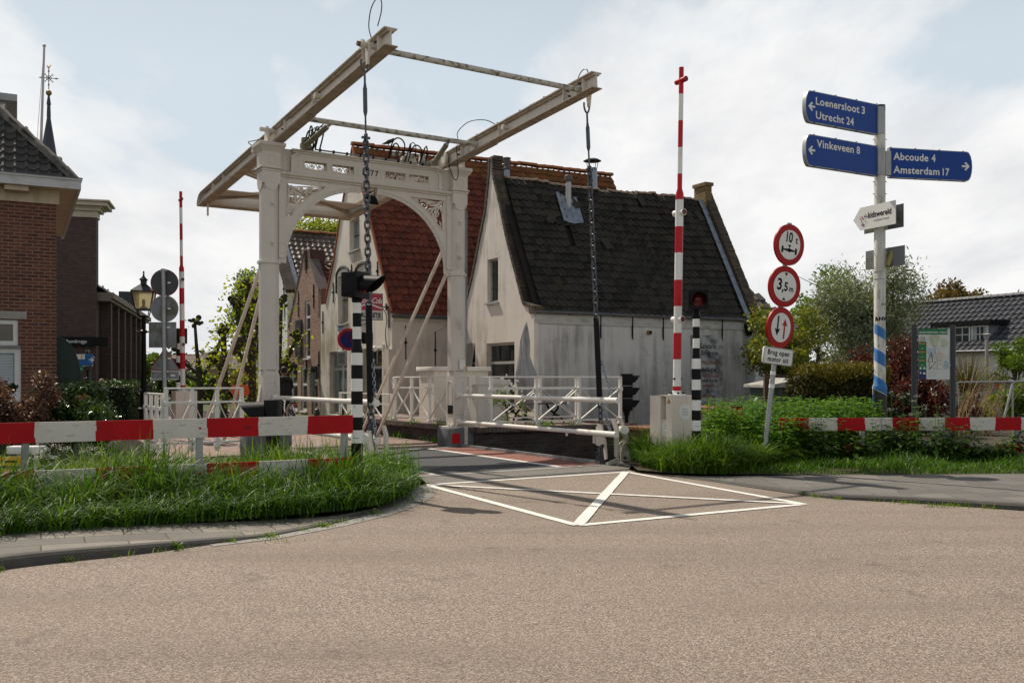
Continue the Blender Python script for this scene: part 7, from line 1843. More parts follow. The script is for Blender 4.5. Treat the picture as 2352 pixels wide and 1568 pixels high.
# ================================================================== TERRACE, FENCES, SMALL THINGS
TQ = [BR(2.14, .26), BR(5.86, .60), BR(6.02, -2.9), HA + D * .05, HA + E_ * 4.2, Bh.M @ Vector((0, 0, 0)), BR(2.14, -7)]
mb = MB(); mb.poly([(p.x, p.y) for p in TQ], [], (0, 0, .33), (1, 0, 0), (0, 1, 0), 1.6, 1, 0)
tq = Thing('quay_wall', 'dark brick quay wall carrying the terrace beside the bridge deck', 'quay wall', (0, 0, 0))
tq.part('brickwork', mb, [M_brick('quay_brick', [(.028, .016, .014), (.05, .028, .024), (.08, .05, .042)], (.05, .046, .042), .21, .066, .01, .85, dirt=(.10, .10, .10), damt=.5), PAVER])
mb = MB()
for p, q_ in ((TQ[0], TQ[1]), (TQ[6], TQ[0]), (TQ[1], TQ[2])):
 n_ = int((q_ - p).length / .08)
 for i in range(n_):
  c_ = p.lerp(q_, (i + .5) / n_) + Z * .325; d = (q_ - p).normalized(); mb.box(c_ + Z * random.uniform(-.004, .004), (.071, .22, .10), 0, Matrix.Rotation(math.atan2(d.y, d.x), 3, 'Z'))
tq.part('coping', mb, M_brick('coping_brick', [(.08, .055, .045), (.13, .09, .075), (.18, .13, .11)], (.1, .09, .08), .21, .07, .01, .9, dirt=(.06, .06, .05), damt=.5))
XFM = WHITE2
def lattice(label, P0, P1, z0, h, n, mid=True, end_curl=False, name='lattice_fence', lo=.12):
 P0 = Vector(P0); P1 = Vector(P1); d = P1 - P0; Ln = d.length; rz_ = math.atan2(d.y, d.x)
 T = Thing(name, label, 'fence', (P0.x, P0.y, z0), rz_, 'white lattice fences at the bridge')
 mb = MB()
 for i in range(n + 1):
  x = Ln * i / n; mb.bb(x - .03, x + .03, -.03, .03, 0, h, 0); mb.bb(x - .045, x + .045, -.045, .045, h - .28, h - .2, 0, .01); mb.bb(x - .05, x + .05, -.05, .05, .06, .12, 0, .01)
 T.part('posts', mb, XFM) if False else None
 pm = mb
 mb = MB(); mb.bb(-.03, Ln + .03, -.03, .03, h, h + .03, 0, .008); mb.bb(0, Ln, -.018, .018, h - .24, h - .205); mb.bb(0, Ln, -.018, .018, lo, lo + .035)
 if end_curl: mb.tube([(-.05 - .09 * math.sin(a), 0, h + .01 - .09 * (1 - math.cos(a))) for a in np.linspace(0, PI * 1.3, 10)], .022, 8)
 T.part('rails', mb, XFM)
 mb = MB()
 for i in range(n):
  x0, x1 = Ln * i / n + .03, Ln * (i + 1) / n - .03; m_ = (x0 + x1) / 2; zt_, zb_ = h - .24, lo + .035; zm_ = (zt_ + zb_) / 2
  for e in (-1, 1):
   X = x0 if e < 0 else x1
   mb.bar((X, .0, zt_), (m_ + e * .03, 0, zm_), .012, .04, 0, up=Vector((0, 1, 0))); mb.bar((X, 0.0, zb_), (m_ + e * .03, 0, zm_), .04, .012, 0)
  mb.bb(m_ - .06, m_ + .06, -.02, .02, zm_ - .02, zm_ + .02)
 T.part('lattice', mb, XFM)
 for i in range(n + 1):
  x = Ln * i / n; mb = MB(); mb.bb(x - .03, x + .03, -.03, .03, -.02, h, 0); mb.bb(x - .045, x + .045, -.045, .045, h - .28, h - .2, 0, .01); mb.bb(x - .05, x + .05, -.05, .05, .02, .10, 0, .01); T.part('post', mb, XFM)
 return T
lattice('white lattice fence along the front edge of the brick terrace, right of the portal', BR(2.55, .18), BR(5.62, .48), .33, 1.03, 3)
lattice('white lattice fence standing behind the front one on the terrace', BR(2.9, -1.6), BR(5.75, -1.3), .33, 1.03, 3)
lattice('white lattice fence with curled end on the low wall left of the right post', BR(2.3, -3.8), BR(2.3, -.25), .33, 1.03, 4, end_curl=True)
lattice('lower white lattice fence on the street ground behind the curled fence', BR(2.3, -7.2), BR(2.3, -4.0), -.05, 1.0, 3)
lattice('white lattice fence on the left bank beside the left portal post', BR(-3.62, -.3), BR(-2.33, -.3), .1, 1.06, 3)
lattice('short lower white lattice fence at the far left of the canal bank', BR(-3.66, -1.8), BR(-3.66, -.4), .08, .98, 3)
p = at(1005, 860, 22.6)
T = Thing('utility_box', 'white plastered box with flat cap in front of the cafe side wall', 'utility box', (p.x + .38, p.y, 0), RD)
mb = MB(); mb.bb(-.7, .7, -.45, .45, 0, 1.52); T.part('body', mb, PLB); mb = MB(); mb.bb(-.76, .76, -.51, .51, 1.52, 1.62, 0, .01); T.part('cap', mb, M('cap_white', (.66, .62, .56), .6))
p = at(1118, 860, 20.9)
T = Thing('utility_box', 'cream metal switch cabinet with sloping lid right of the portal post', 'utility box', (p.x, p.y, .33), RD + .1)
CABM = M('switch_cabinet', (.58, .56, .50), .5, var=.05, dirt=(.28, .25, .2), damt=.4)
mb = MB(); mb.bb(-.42, .42, -.25, .25, 0, .88); mb.poly([(-.46, 0), (.46, 0), (.46, .10), (-.46, .19)], [], (0, -.28, .88), (1, 0, 0), Z, .56); bo = T.part('body', mb, CABM)
for s_ in (-1, 1):
 mb = MB(); mb.bb(s_ * .21 - .19, s_ * .21 + .19, -.262, -.25, .06, .84); T.part('door', mb, CABM, bo)
mb = MB()
for k in range(6): mb.bb(.1, .32, -.272, -.262, .55 + .03 * k, .565 + .03 * k)
T.part('vent', mb, GALV, bo)
p = at(1230, 960, 21.6)
T = Thing('bench', 'black iron park bench with plank seat on the terrace behind the fence', 'bench', (p.x, p.y, .33), RD)
mb = MB()
for k in range(4): mb.bb(-.75, .75, -.2 + .11 * k, -.11 + .11 * k, .43, .46, 0, .006)
T.part('seat', mb, DKSTEEL)
for s_ in (-.5, .5):
 mb = MB(); mb.tube(smooth_path([Vector((s_ - .17, -.15, 0)), Vector((s_ - .1, -.1, .14)), Vector((s_, 0, .2)), Vector((s_ - .12, .05, .32)), Vector((s_ - .15, .1, .43))], 4), .025, 6); mb.tube(smooth_path([Vector((s_ + .17, -.15, 0)), Vector((s_ + .1, -.1, .14)), Vector((s_, 0, .2)), Vector((s_ + .12, .05, .32)), Vector((s_ + .15, .1, .43))], 4), .025, 6)
 T.part('leg', mb, BLACK)
p = at(1207, 930, 22.2)
T = Thing('parasol', 'closed parasol under a grey cover against the white gable', 'parasol', (p.x, p.y, .33), 0)
mb = MB(); n_ = 44; prof = [(2.32, .03), (2.2, .07), (1.9, .13), (1.5, .19), (1.1, .26), (.95, .27), (.75, .22), (.62, .25), (.5, .18), (.32, .2), (.26, .16)]; vs = []; fs = []
for i, (z, r_) in enumerate(prof):
 for k in range(n_):
  a = 2 * PI * k / n_; f = .66 + .22 * math.sin(4 * a + z * 1.6) + .09 * math.sin(9 * a - z * 4) + .10 * math.sin(z * 7)
  vs.append((r_ * f * math.cos(a) + .03 * math.sin(z * 3), r_ * f * math.sin(a), z + .04 * math.sin(4 * a)))
 if i: fs += [((i - 1) * n_ + k, (i - 1) * n_ + (k + 1) % n_, i * n_ + (k + 1) % n_, i * n_ + k) for k in range(n_)]
mb.add(vs, [f[::-1] for f in fs]); mb.add([vs[k] for k in range(n_)], [tuple(range(n_))])
T.part('cover', mb, M('cover_grey', (.30, .30, .30), .7, var=.2, dirt=(.10, .10, .10), damt=.6, dscale=(2, 2, 1.2)), smooth=70)
mb = MB(); mb.cyl((0, 0, 0), (0, 0, .5), .04, 10); mb.lathe([(.22, 0), (.2, .06), (.06, .08)], 14); T.part('stand', mb, BLKMAT)
pw_ = Bh.loc(ray_plane(1547 * .574219, 1218 * .574219, Bh.M @ Vector((0, 0, 0)), D))
pr = Bh.M @ Vector((-.18, pw_.y, 0))
T = Thing('hanging_sign', 'faded red and white hanging cafe sign on the cream gable', 'shop sign', Bh.M @ Vector((-.02, pw_.y, 0)), RD)
sz0, sz1 = zF(1272, 26.8), zF(1163, 26.8); sw = .78
mb = MB(); mb.bb(-.14 - sw, -.14, -.07, .07, sz0, sz1); bo = T.part('light_box', mb, M('sign_box_white', (.60, .57, .54), .5, var=.06, dirt=(.35, .3, .26), damt=.4))
PINK = M('faded_red', (.42, .045, .065), .5, var=.1, dirt=(.5, .2, .2), damt=.4, dlo=.6)
mid = sz0 + .36 * (sz1 - sz0)
mb = MB(); mb.add([(-.13 - sw + .01, -.074, mid), (-.15, -.074, mid), (-.15, -.074, sz1 - .02), (-.13 - sw + .01, -.074, sz1 - .02)], [(0, 1, 2, 3)]); T.part('red_field', mb, PINK, bo)
mb = place(text('Coca', .235, 'LEFT', .86, .80, .004, .28), (-.13 - sw + .03, -.078, mid + .21), (1, 0, 0), Z); place(text('Cola', .235, 'LEFT', .86, .80, .004, .28), (-.13 - sw + .43, -.078, mid + .21), (1, 0, 0), Z, into=mb)
mb.bb(-.13 - sw + .375, -.13 - sw + .43, -.079, -.077, mid + .27, mid + .29)
wv = [(x, .12 + .06 * math.sin((x - .1) * 7.0) * (1 - x * .3)) for x in np.linspace(0, .74, 16)]
for i in range(15): mb.add([(-.13 - sw + .02 + wv[i][0], -.078, mid + wv[i][1] - .022), (-.13 - sw + .02 + wv[i + 1][0], -.078, mid + wv[i + 1][1] - .022), (-.13 - sw + .02 + wv[i + 1][0], -.078, mid + wv[i + 1][1] + .022), (-.13 - sw + .02 + wv[i][0], -.078, mid + wv[i][1] + .022)], [(0, 1, 2, 3)])
T.part('white_script', mb, SIGNW, bo)
mb = place(text('BRUGGETJE', .195, 'CENTER', 1.03, .66, .006), (-.14 - sw / 2, -.075, sz0 + .07), (1, 0, 0), Z); mb.tube([(x, -.075, z) for x, z in ((-.14 - sw, sz0), (-.14, sz0), (-.14, sz1), (-.14 - sw, sz1))], .012, 4, closed=True)
T.part('lettering', mb, INK, bo)
mb = MB(); mb.bar((-.14, 0, sz1 - .38), (.02, 0, sz1 - .38), .03, .03); mb.box((.0, 0, sz1 - .38), (.02, .1, .2)); T.part('bracket', mb, DKSTEEL)
mb = MB(); mb.tube(smooth_path([Vector((-.1, .0, sz1 - .42)), Vector((.0, -.05, sz1 - .7)), Vector((-.03, -.02, sz1 - 1.2)), Vector((.02, -.04, sz0 - .9)), Vector((-.02, .02, sz0 - 1.05))], 5), .012, 5); T.part('cable', mb, INK)
y, z = Bh.gp(1535, 1388)
T = Thing('security_camera', 'white dome camera on the corner of the cream cafe wall', 'camera', Bh.M @ Vector((0, y, z)), RD)
mb = MB(); mb.box((-.04, 0, 0), (.08, .12, .16)); mb.tube([(-.05, 0, -.02), (-.2, .06, -.03)], .035, 8); T.part('bracket', mb, WBAND); mb = MB(); mb.ball((-.25, .08, -.05), .085); T.part('dome', mb, WBAND)
y, z = Bh.gp(1363, 1314)
T = Thing('street_plate', 'small blue street name plate on the cafe gable', 'street sign', Bh.M @ Vector((-.02, y, z)), RD)
mb = MB(); mb.box((0, 0, 0), (.02, .42, .20)); bo = T.part('plate', mb, M('plate_blue_bright', (.01, .11, .36), .4)); mb = place(text('Brugstraat', .12, 'CENTER', 1, .72, .001), (-.013, 0, -.035), (0, -1, 0), Z); mb.tube([(-.012, a * .2, b_ * .09) for a, b_ in ((1, 1), (-1, 1), (-1, -1), (1, -1))], .006, 4, closed=True); T.part('lettering', mb, SIGNW, bo)
p = Bh.loc(ray_plane(1553 * .574219, 602 * .574219, Bh.M @ Vector((0, WB / 2, 0)), E_))
mb = MB(); mb.tube([(-.22, 0, -.06), (-.1, 0, -.02), (0, 0, .03), (.1, 0, .08), (.15, 0, .12)], [.008, .045, .075, .06, .045], 8); mb.ball((.17, 0, .135), .045, n=8, m=6); mb.tube([(.2, 0, .135), (.26, 0, .125)], [.015, .002], 5); mb.cyl((.0, .02, -.12), (.02, .02, 0), .006, 4); mb.cyl((.0, -.02, -.12), (.02, -.02, 0), .006, 4)
solo('bird', mb, M('crow_black', (.02, .02, .022), .6), 'black bird perched on the red roof ridge', 'bird', Bh.M @ Vector((p.x, WB / 2, RB + .27)), RD)
# ------------------------------------------------------------------ boats on the canal
p = at(1490, 1000, 18.2)
T = Thing('boat', 'old rusty brown cabin boat moored beside the white house', 'boat', (p.x + 1.15, p.y + .3, -1.05), RD, )
mb = MB(); hullp = [(-3.2, .3), (-2.6, -.75), (2.6, -.85), (3.4, 0), (2.6, .85), (-2.6, .75), (-3.2, -.3)]
hp_ = [(-1.75, .5), (-1.7, -.85), (2.2, -.95), (3.6, 0), (2.2, .95), (-1.7, .85)]; mb.poly(hp_, [], (0, 0, .55), (1, 0, 0), (0, 1, 0), .75); T.part('hull', mb, M('hull_dark', (.05, .032, .022), .6, var=.3))
def cab(mb, x0, x1, y, z0, z1, tp, ins=.14):
 v = [(x0, -y, z0), (x1, -y, z0), (x1, y, z0), (x0, y, z0), (x0 + ins, -y + ins * .7, z1), (x1 - ins, -y + ins * .7, z1), (x1 - ins, y - ins * .7, z1), (x0 + ins, y - ins * .7, z1)]
 mb.add(v, [(0, 1, 5, 4), (1, 2, 6, 5), (2, 3, 7, 6), (3, 0, 4, 7), (4, 5, 6, 7)])
 mb.bb(x0 + ins - .1, x1 - ins + .1, -y + ins * .7 - .1, y - ins * .7 + .1, z1, z1 + .05, 1)
mb = MB(); cab(mb, -1.6, 2.2, .75, .55, 1.42, 0); co_ = T.part('cabin', mb, [RUST, RUST])
mb = MB()
for x0, x1 in ((-1.38, -.1), (.1, 1.95)):
 mb.poly([(x0, .72), (x1, .72), (x1 - .12, 1.3), (x0 + .08, 1.3)], [], (0, -.72, 0), (1, 0, 0), Vector((0, .17, 1)).normalized(), .03)
T.part('window', mb, M_glass('boat_window', (.05, .055, .05), .15), co_)
mb = MB(); mb.tube([(-1.3, -.4, 1.45), (-1.2, -.4, 1.56), (.0, -.3, 1.58), (1.6, -.4, 1.6)], .012, 5); mb.box((-.5, -.3, 1.56), (.18, .08, .06)); mb.tube([(-1.7, -.5, .7), (.4, -.9, .72), (1.2, -1.0, .4)], .01, 5, 1); T.part('roof_rail', mb, [BLKMAT, GALV])
p = at(1645, 960, 21.0)
T = Thing('boat', 'white and rust coloured cabin boat half hidden by nettles below the menu board', 'boat', (p.x - 1.25, p.y - .6, -1.05), RD)
mb = MB(); mb.poly([(x * .55 + .2, y_) for x, y_ in hp_], [], (0, 0, .8), (1, 0, 0), (0, 1, 0), 1.0); T.part('hull', mb, M('hull_white', (.45, .43, .38), .5, var=.2, dirt=(.2, .09, .03), damt=.8, dlo=.5))
mb = MB(); cab(mb, .55, 1.75, .72, .8, 1.72, 0, .1); co_ = T.part('cabin', mb, [M('cabin_rust_white', (.42, .38, .32), .6, dirt=(.17, .07, .025), damt=.9, dlo=.42, dhi=.55), RUST])
mb = MB(); mb.poly([(.8, 1.0), (1.5, 1.0), (1.45, 1.58), (.83, 1.58)], [], (0, -.69, 0), (1, 0, 0), Vector((0, .08, 1)).normalized(), .03); T.part('window', mb, M_glass('boat_window2', (.03, .033, .036), .12), co_)
mb = MB(); mb.tube([(1.95, -.7, .7), (1.95, -.7, 1.9), (2.0, -.7, 1.95)], .05, 8); mb.tube([(1.95, -.7, 1.8), (2.2, -.7, 1.82), (2.25, -.7, 1.5)], .03, 6); T.part('davit', mb, GALV)
# ------------------------------------------------------------------ cyclist
def skin(verts, edges, radii, sub=2):
 me = bpy.data.meshes.new('s'); me.from_pydata(verts, edges, []); ob = bpy.data.objects.new('s', me); COL.objects.link(ob)
 md = ob.modifiers.new('k', 'SKIN'); md.use_smooth_shade = True
 for i, r_ in enumerate(radii):
  rr_ = r_ if isinstance(r_, tuple) else (r_, r_); me.skin_vertices[0].data[i].radius = rr_
 me.skin_vertices[0].data[0].use_root = True
 s2 = ob.modifiers.new('u', 'SUBSURF'); s2.levels = sub; s2.render_levels = sub
 bpy.context.view_layer.update(); dg = bpy.context.evaluated_depsgraph_get(); m2 = bpy.data.meshes.new_from_object(ob.evaluated_get(dg))
 out = MB(); out.add([v_.co.copy() for v_ in m2.vertices], [list(f.vertices) for f in m2.polygons]); bpy.data.objects.remove(ob); bpy.data.meshes.remove(m2); bpy.data.meshes.remove(me)
 return out
JACK = M('black_jacket', (.018, .018, .02), .75, var=.3, vs=8, bmp=.3, bs=14); JEAN = M('blue_jeans', (.03, .042, .075), .85, var=.2); SKINM = M('skin', (.36, .20, .14), .5, var=.06); HAIR = M('dark_hair', (.016, .012, .01), .6, var=.3, bmp=.4, bs=60)
p = at(655, 900, 28.5); sz_ = street_z(p)
T = Thing('person', 'cyclist in black hooded jacket and jeans seen from behind, riding away over the street', 'person', (p.x, p.y, sz_), TH)
bv = [(0, -.08, .98), (0, -.05, 1.15), (0, .04, 1.36), (0, .07, 1.48), (0, .10, 1.57), (-.10, -.05, .95), (-.13, .30, .80), (-.12, .14, .40), (-.12, .22, .30), (.10, -.05, .95), (.13, .22, .62), (.12, .08, .20), (.12, .2, .13), (-.19, .05, 1.43), (-.27, .18, 1.2), (-.24, .42, 1.08), (.19, .05, 1.43), (.27, .18, 1.2), (.24, .42, 1.08)]
be = [(0, 1), (1, 2), (2, 3), (3, 4), (0, 5), (5, 6), (6, 7), (7, 8), (0, 9), (9, 10), (10, 11), (11, 12), (3, 13), (13, 14), (14, 15), (3, 16), (16, 17), (17, 18)]
brr = [(.16, .12), (.16, .11), (.19, .12), (.12, .09), .055, .095, .07, .048, .04, .095, .07, .048, .04, .075, .055, .035, .075, .055, .035]
mb = skin(bv, be, brr)
for i, f in enumerate(mb.f):
 c_ = sum((Vector(mb.v[k]) for k in f), Vector()) / len(f); mb.m[i] = 1 if c_.z < .96 and abs(c_.x) < .24 else 0
 if c_.z > 1.52: mb.m[i] = 2
 if c_.y > .38 and abs(c_.x) > .2: mb.m[i] = 2
body = T.part('body', mb, [JACK, JEAN, SKINM], smooth=80)
mb = MB(); mb.ball((0, .12, 1.69), .105, 0, 16, 12, (.86, 1.0, 1.22)); mb.ball((-.092, .12, 1.68), .025, 0, 8, 6, (.5, 1, 1.3)); mb.ball((.092, .12, 1.68), .025, 0, 8, 6, (.5, 1, 1.3)); mb.tube([(0, .22, 1.70), (0, .245, 1.665)], [.012, .018], 6)
for s_ in (-1, 1): mb.ball((.035 * s_, .212, 1.70), .012, 1, 6, 5)
mb.tube([(-.025, .212, 1.63), (.025, .212, 1.63)], .007, 5, 2)
T.part('head', mb, [SKINM, INK, M('lips', (.3, .12, .1), .5)], body, smooth=80)
mb = MB(); mb.ball((0, .095, 1.725), .112, 0, 16, 10, (.92, .98, 1.05)); T.part('hair', mb, HAIR, body, smooth=80)
mb = MB(); mb.tube([(.12 * math.cos(a), .03 + .09 * math.sin(a), 1.50 + .03 * math.sin(a)) for a in np.linspace(PI, 2 * PI, 9)], .055, 8); mb.tube([(-.14, -.19, 1.02), (0, -.22, 1.01), (.14, -.19, 1.02)], .04, 6); T.part('hood', mb, JACK, body, smooth=80)
for s_ in (-1, 1):
 mb = MB(); mb.tube([(s_ * .24, .42, 1.08), (s_ * .245, .49, 1.06)], [.035, .04], 8)
 for k in range(4): mb.tube([(s_ * .245, .485 + .0, 1.085 - .0), (s_ * (.215 + .02 * k), .525, 1.075), (s_ * (.215 + .02 * k), .52, 1.035), (s_ * (.215 + .02 * k), .49 - .004 * k, 1.025)], .0095, 6)
 mb.tube([(s_ * .22, .47, 1.06), (s_ * .2, .5, 1.05), (s_ * .2, .51, 1.03)], .010, 6); T.part('hand', mb, SKINM, body)
 fx = -.12 if s_ < 0 else .12; fy, fz = (.14, .40) if s_ < 0 else (.08, .20)
 mb = MB(); mb.tube([(fx, fy - .06, fz - .04), (fx, fy + .05, fz - .07), (fx, fy + .17, fz - .1)], [.04, .045, .03], 8); T.part('shoe', mb, BLKMAT, body)
T = Thing('bicycle', 'dark city bicycle with a red rear light under the cyclist', 'bicycle', (p.x, p.y, sz_), TH)
for y_ in (-.52, .58):
 mb = MB(); mb.tube([(0, y_ + .335 * math.cos(a), .35 + .335 * math.sin(a)) for a in np.linspace(0, 2 * PI, 33)[:-1]], .02, 8, 0, closed=True); mb.tube([(0, y_ + .31 * math.cos(a), .35 + .31 * math.sin(a)) for a in np.linspace(0, 2 * PI, 33)[:-1]], .012, 6, 1, closed=True); mb.cyl((-.04, y_, .35), (.04, y_, .35), .025, 8, 1)
 for k in range(14):
  a = 2 * PI * k / 14; mb.cyl((.02 * (-1) ** k, y_, .35), (0, y_ + .31 * math.cos(a), .35 + .31 * math.sin(a)), .0025, 4, 1)
 wo = T.part('wheel', mb, [RUBBER, CHROME])
 mb = MB(); mb.tube([(0, y_ + .375 * math.cos(a), .35 + .375 * math.sin(a)) for a in np.linspace(.1, 2.9, 14)], .026, 6); T.part('mudguard', mb, CHROME if y_ < 0 else BLACK, wo)
mb = MB()
for a, b_ in (((0, -.52, .35), (0, -.02, .30)), ((0, -.02, .3), (0, -.14, .9)), ((0, -.14, .85), (0, -.52, .35)), ((0, -.02, .3), (0, .42, .8)), ((0, -.1, .72), (0, .40, .88)), ((0, .40, .95), (0, .58, .35))): mb.cyl(a, b_, .018, 8)
mb.tube([(-.27, .42, 1.06), (-.2, .47, 1.07), (0, .44, 1.08), (.2, .47, 1.07), (.27, .42, 1.06)], .013, 6, 1); mb.cyl((0, .4, .9), (0, .43, 1.08), .015, 6, 1); mb.bb(-.07, .07, -.78, -.3, .74, .76); T.part('frame', mb, [BLACK, CHROME])
mb = MB(); mb.tube([(0, -.3, .93), (0, -.2, .95), (0, -.02, .95)], [.10, .09, .03], 10); T.part('saddle', mb, RUBBER)
mb = MB(); mb.box((0, -.80, .70), (.10, .03, .05), 0, None, .01); T.part('rear_light', mb, M('red_reflector', (.7, .02, .03), .2))
mb = MB(); mb.cyl((-.16, -.02, .3), (.16, -.02, .3), .015, 6); mb.bar((.13, -.02, .3), (.13, .1, .14), .02, .02); mb.bar((-.13, -.02, .3), (-.13, .13, .36), .02, .02); T.part('pedals', mb, DKSTEEL)
p = at(233, 900, 38); T = Thing('person', 'fair haired person in dark red coat beside the dark car, half hidden by the bush', 'person', (p.x, p.y, -.5), 0)
bv = [(0, 0, .9), (0, 0, 1.1), (0, 0, 1.35), (0, 0, 1.47), (0, 0, 1.55), (-.1, 0, .85), (-.1, -.02, .48), (-.1, .02, .08), (-.1, -.1, .04), (.1, 0, .85), (.1, -.02, .48), (.1, .02, .08), (.1, -.1, .04), (-.2, 0, 1.4), (-.26, .0, 1.12), (-.25, -.1, .86), (.2, 0, 1.4), (.26, 0, 1.12), (.25, -.1, .86)]
mb = skin(bv, be, [(.16, .11), (.15, .1), (.18, .11), (.11, .08), .05, .09, .065, .045, .04, .09, .065, .045, .04, .07, .05, .035, .07, .05, .035])
for i, f in enumerate(mb.f):
 c_ = sum((Vector(mb.v[k]) for k in f), Vector()) / len(f); mb.m[i] = 1 if c_.z < .85 and abs(c_.x) < .2 else (2 if c_.z > 1.5 or c_.z < .9 and abs(c_.x) > .2 else 0)
bo = T.part('body', mb, [M('dark_red_coat', (.09, .018, .025), .8), JEAN, SKINM], smooth=80)
mb = MB(); mb.ball((0, -.01, 1.67), .105, 0, 14, 10, (.86, 1, 1.2)); mb.tube([(0, -.11, 1.68), (0, -.13, 1.65)], [.01, .016], 6); T.part('head', mb, SKINM, bo, smooth=80)
mb = MB(); mb.ball((0, .02, 1.71), .118, 0, 14, 10, (.95, .95, 1.1)); T.part('hair', mb, M('fair_hair', (.30, .19, .09), .6, var=.3), bo, smooth=80)
for s_ in (-1, 1):
 mb = MB(); mb.ball((s_ * .25, -.12, .82), .04, n=8, m=6, sc=(.6, .9, 1.2))
 for k in range(4): mb.tube([(s_ * .25, -.15 + .018 * k, .80), (s_ * .25, -.155 + .018 * k, .72)], .009, 5)
 mb.tube([(s_ * .25, -.15, .83), (s_ * .23, -.18, .79)], .01, 5); T.part('hand', mb, SKINM, bo)
# ------------------------------------------------------------------ dark car
p = at(228, 900, 42)
T = Thing('parked_car', 'dark blue estate car with roof rails and lit headlight coming over the far street', 'car', (p.x, p.y, -.6), PI + TH + .12)
CARP = M('car_paint', (.012, .014, .022), .25, .3, var=.1, coat=.6); CGL = M_glass('car_glass', (.12, .15, .17), .06)
sec = [(-2.25, .35, .80, .62), (-2.2, .35, 1.05, .80), (-1.9, .3, 1.10, .86), (-1.0, .25, 1.08, .90), (.3, .25, 1.06, .90), (1.0, .25, 1.02, .89), (1.7, .28, .95, .86), (2.1, .33, .85, .78), (2.25, .4, .7, .66)]
vs = []; fs = []
for y_, zl, zh, w_ in sec:
 vs += [(-w_ * .92, y_, zl), (-w_, y_, (zl + zh) / 2), (-w_ * .93, y_, zh - .05), (-w_ * .75, y_, zh), (w_ * .75, y_, zh), (w_ * .93, y_, zh - .05), (w_, y_, (zl + zh) / 2), (w_ * .92, y_, zl)]
for i in range(len(sec) - 1):
 for k in range(7): fs.append((i * 8 + k, i * 8 + k + 1, (i + 1) * 8 + k + 1, (i + 1) * 8 + k))
 fs.append((i * 8 + 7, i * 8, (i + 1) * 8, (i + 1) * 8 + 7))
fs.append(tuple(range(8))); fs.append(tuple(range((len(sec) - 1) * 8 + 7, (len(sec) - 1) * 8 - 1, -1)))
mb = MB(); mb.add(vs, [f[::-1] for f in fs]); mb.bb(-.70, .70, -2.0, .35, 1.5, 1.58, 0, .03)
for s_ in (-1, 1):
 for a, b_ in (((s_ * .84, 1.15, 1.0), (s_ * .66, .3, 1.54)), ((s_ * .86, -.5, 1.05), (s_ * .68, -.55, 1.54)), ((s_ * .82, -2.1, 1.05), (s_ * .66, -1.9, 1.54))): mb.bar(a, b_, .07, .07)
body = T.part('body', mb, CARP, smooth=50)
mb = MB(); x0 = .80; mb.add([(-x0, 1.12, 1.0), (x0, 1.12, 1.0), (.64, .33, 1.53), (-.64, .33, 1.53)], [(3, 2, 1, 0)])
for s_ in (-1, 1): mb.add([(s_ * .83, 1.1, 1.03), (s_ * .85, -2.0, 1.07), (s_ * .66, -1.9, 1.53), (s_ * .66, .33, 1.53)], [(0, 1, 2, 3)])
mb.add([(-.75, -2.15, 1.06), (.75, -2.15, 1.06), (.62, -1.95, 1.53), (-.62, -1.95, 1.53)], [(0, 1, 2, 3)]); T.part('window', mb, CGL, body)
for s_ in (-1, 1):
 mb = MB(); mb.tube([(s_ * .62, .25, 1.585), (s_ * .62, .15, 1.66), (s_ * .62, -1.7, 1.66), (s_ * .62, -1.85, 1.585)], .025, 6); T.part('roof_rail', mb, CHROME, body)
 mb = MB(); mb.ball((s_ * .66, 2.1, .74), .12, 0, 12, 8, (1.2, .5, .8)); T.part('headlight', mb, HEADL, body)
 mb = MB(); mb.ball((s_ * 1.0, .75, 1.05), .11, 0, 10, 8, (1.1, .6, .7)); mb.bar((s_ * .88, .8, 1.02), (s_ * .98, .75, 1.03), .04, .04); T.part('mirror', mb, GALV, body)
 for y_ in (-1.4, 1.4):
  mb = MB(); mb.lathe([(.20, -.11), (.33, -.1), (.34, -.05), (.34, .05), (.33, .1), (.2, .11)], 22, (s_ * .80, y_, .34), 0, (1, 0, 0)); wo = T.part('wheel', mb, RUBBER); mb = MB(); mb.lathe([(.21, -.115), (.05, -.125), (.05, .125), (.21, .115)], 16, (s_ * .80, y_, .34), 0, (1, 0, 0)); T.part('rim', mb, GALV, wo)
mb = MB(); mb.bb(-.4, .4, 2.2, 2.27, .58, .72); mb.tube([(-.2, -1.6, 1.58), (-.3, -1.9, 2.1)], .008, 4); T.part('grille', mb, BLKMAT, body)
mb = MB(); mb.bb(-.26, .26, 2.24, 2.28, .42, .53); T.part('number_plate', mb, YELLOW, body)
# ------------------------------------------------------------------ orange post box
p = at(547, 900, 26.5)
T = Thing('post_box', 'orange hexagonal post box on a grey post beside the pollard tree', 'post box', FZ(p), .3)
mb = MB(); mb.cyl((0, 0, 0), (0, 0, 1.0), .06, 10); T.part('post', mb, GALV)
mb = MB(); mb.poly([(-.2, -.06), (-.14, -.17), (.26, -.17), (.31, -.06), (.26, .13), (-.14, .13), (-.2, .03)], [], (0, -.2, 1.12), (1, 0, 0), Z, .4); bo = T.part('box', mb, M('post_orange', (.62, .09, .02), .4, var=.08)); mb = MB(); mb.bb(-.06, .14, -.215, -.2, 1.16, 1.2); T.part('slot', mb, INK, bo)
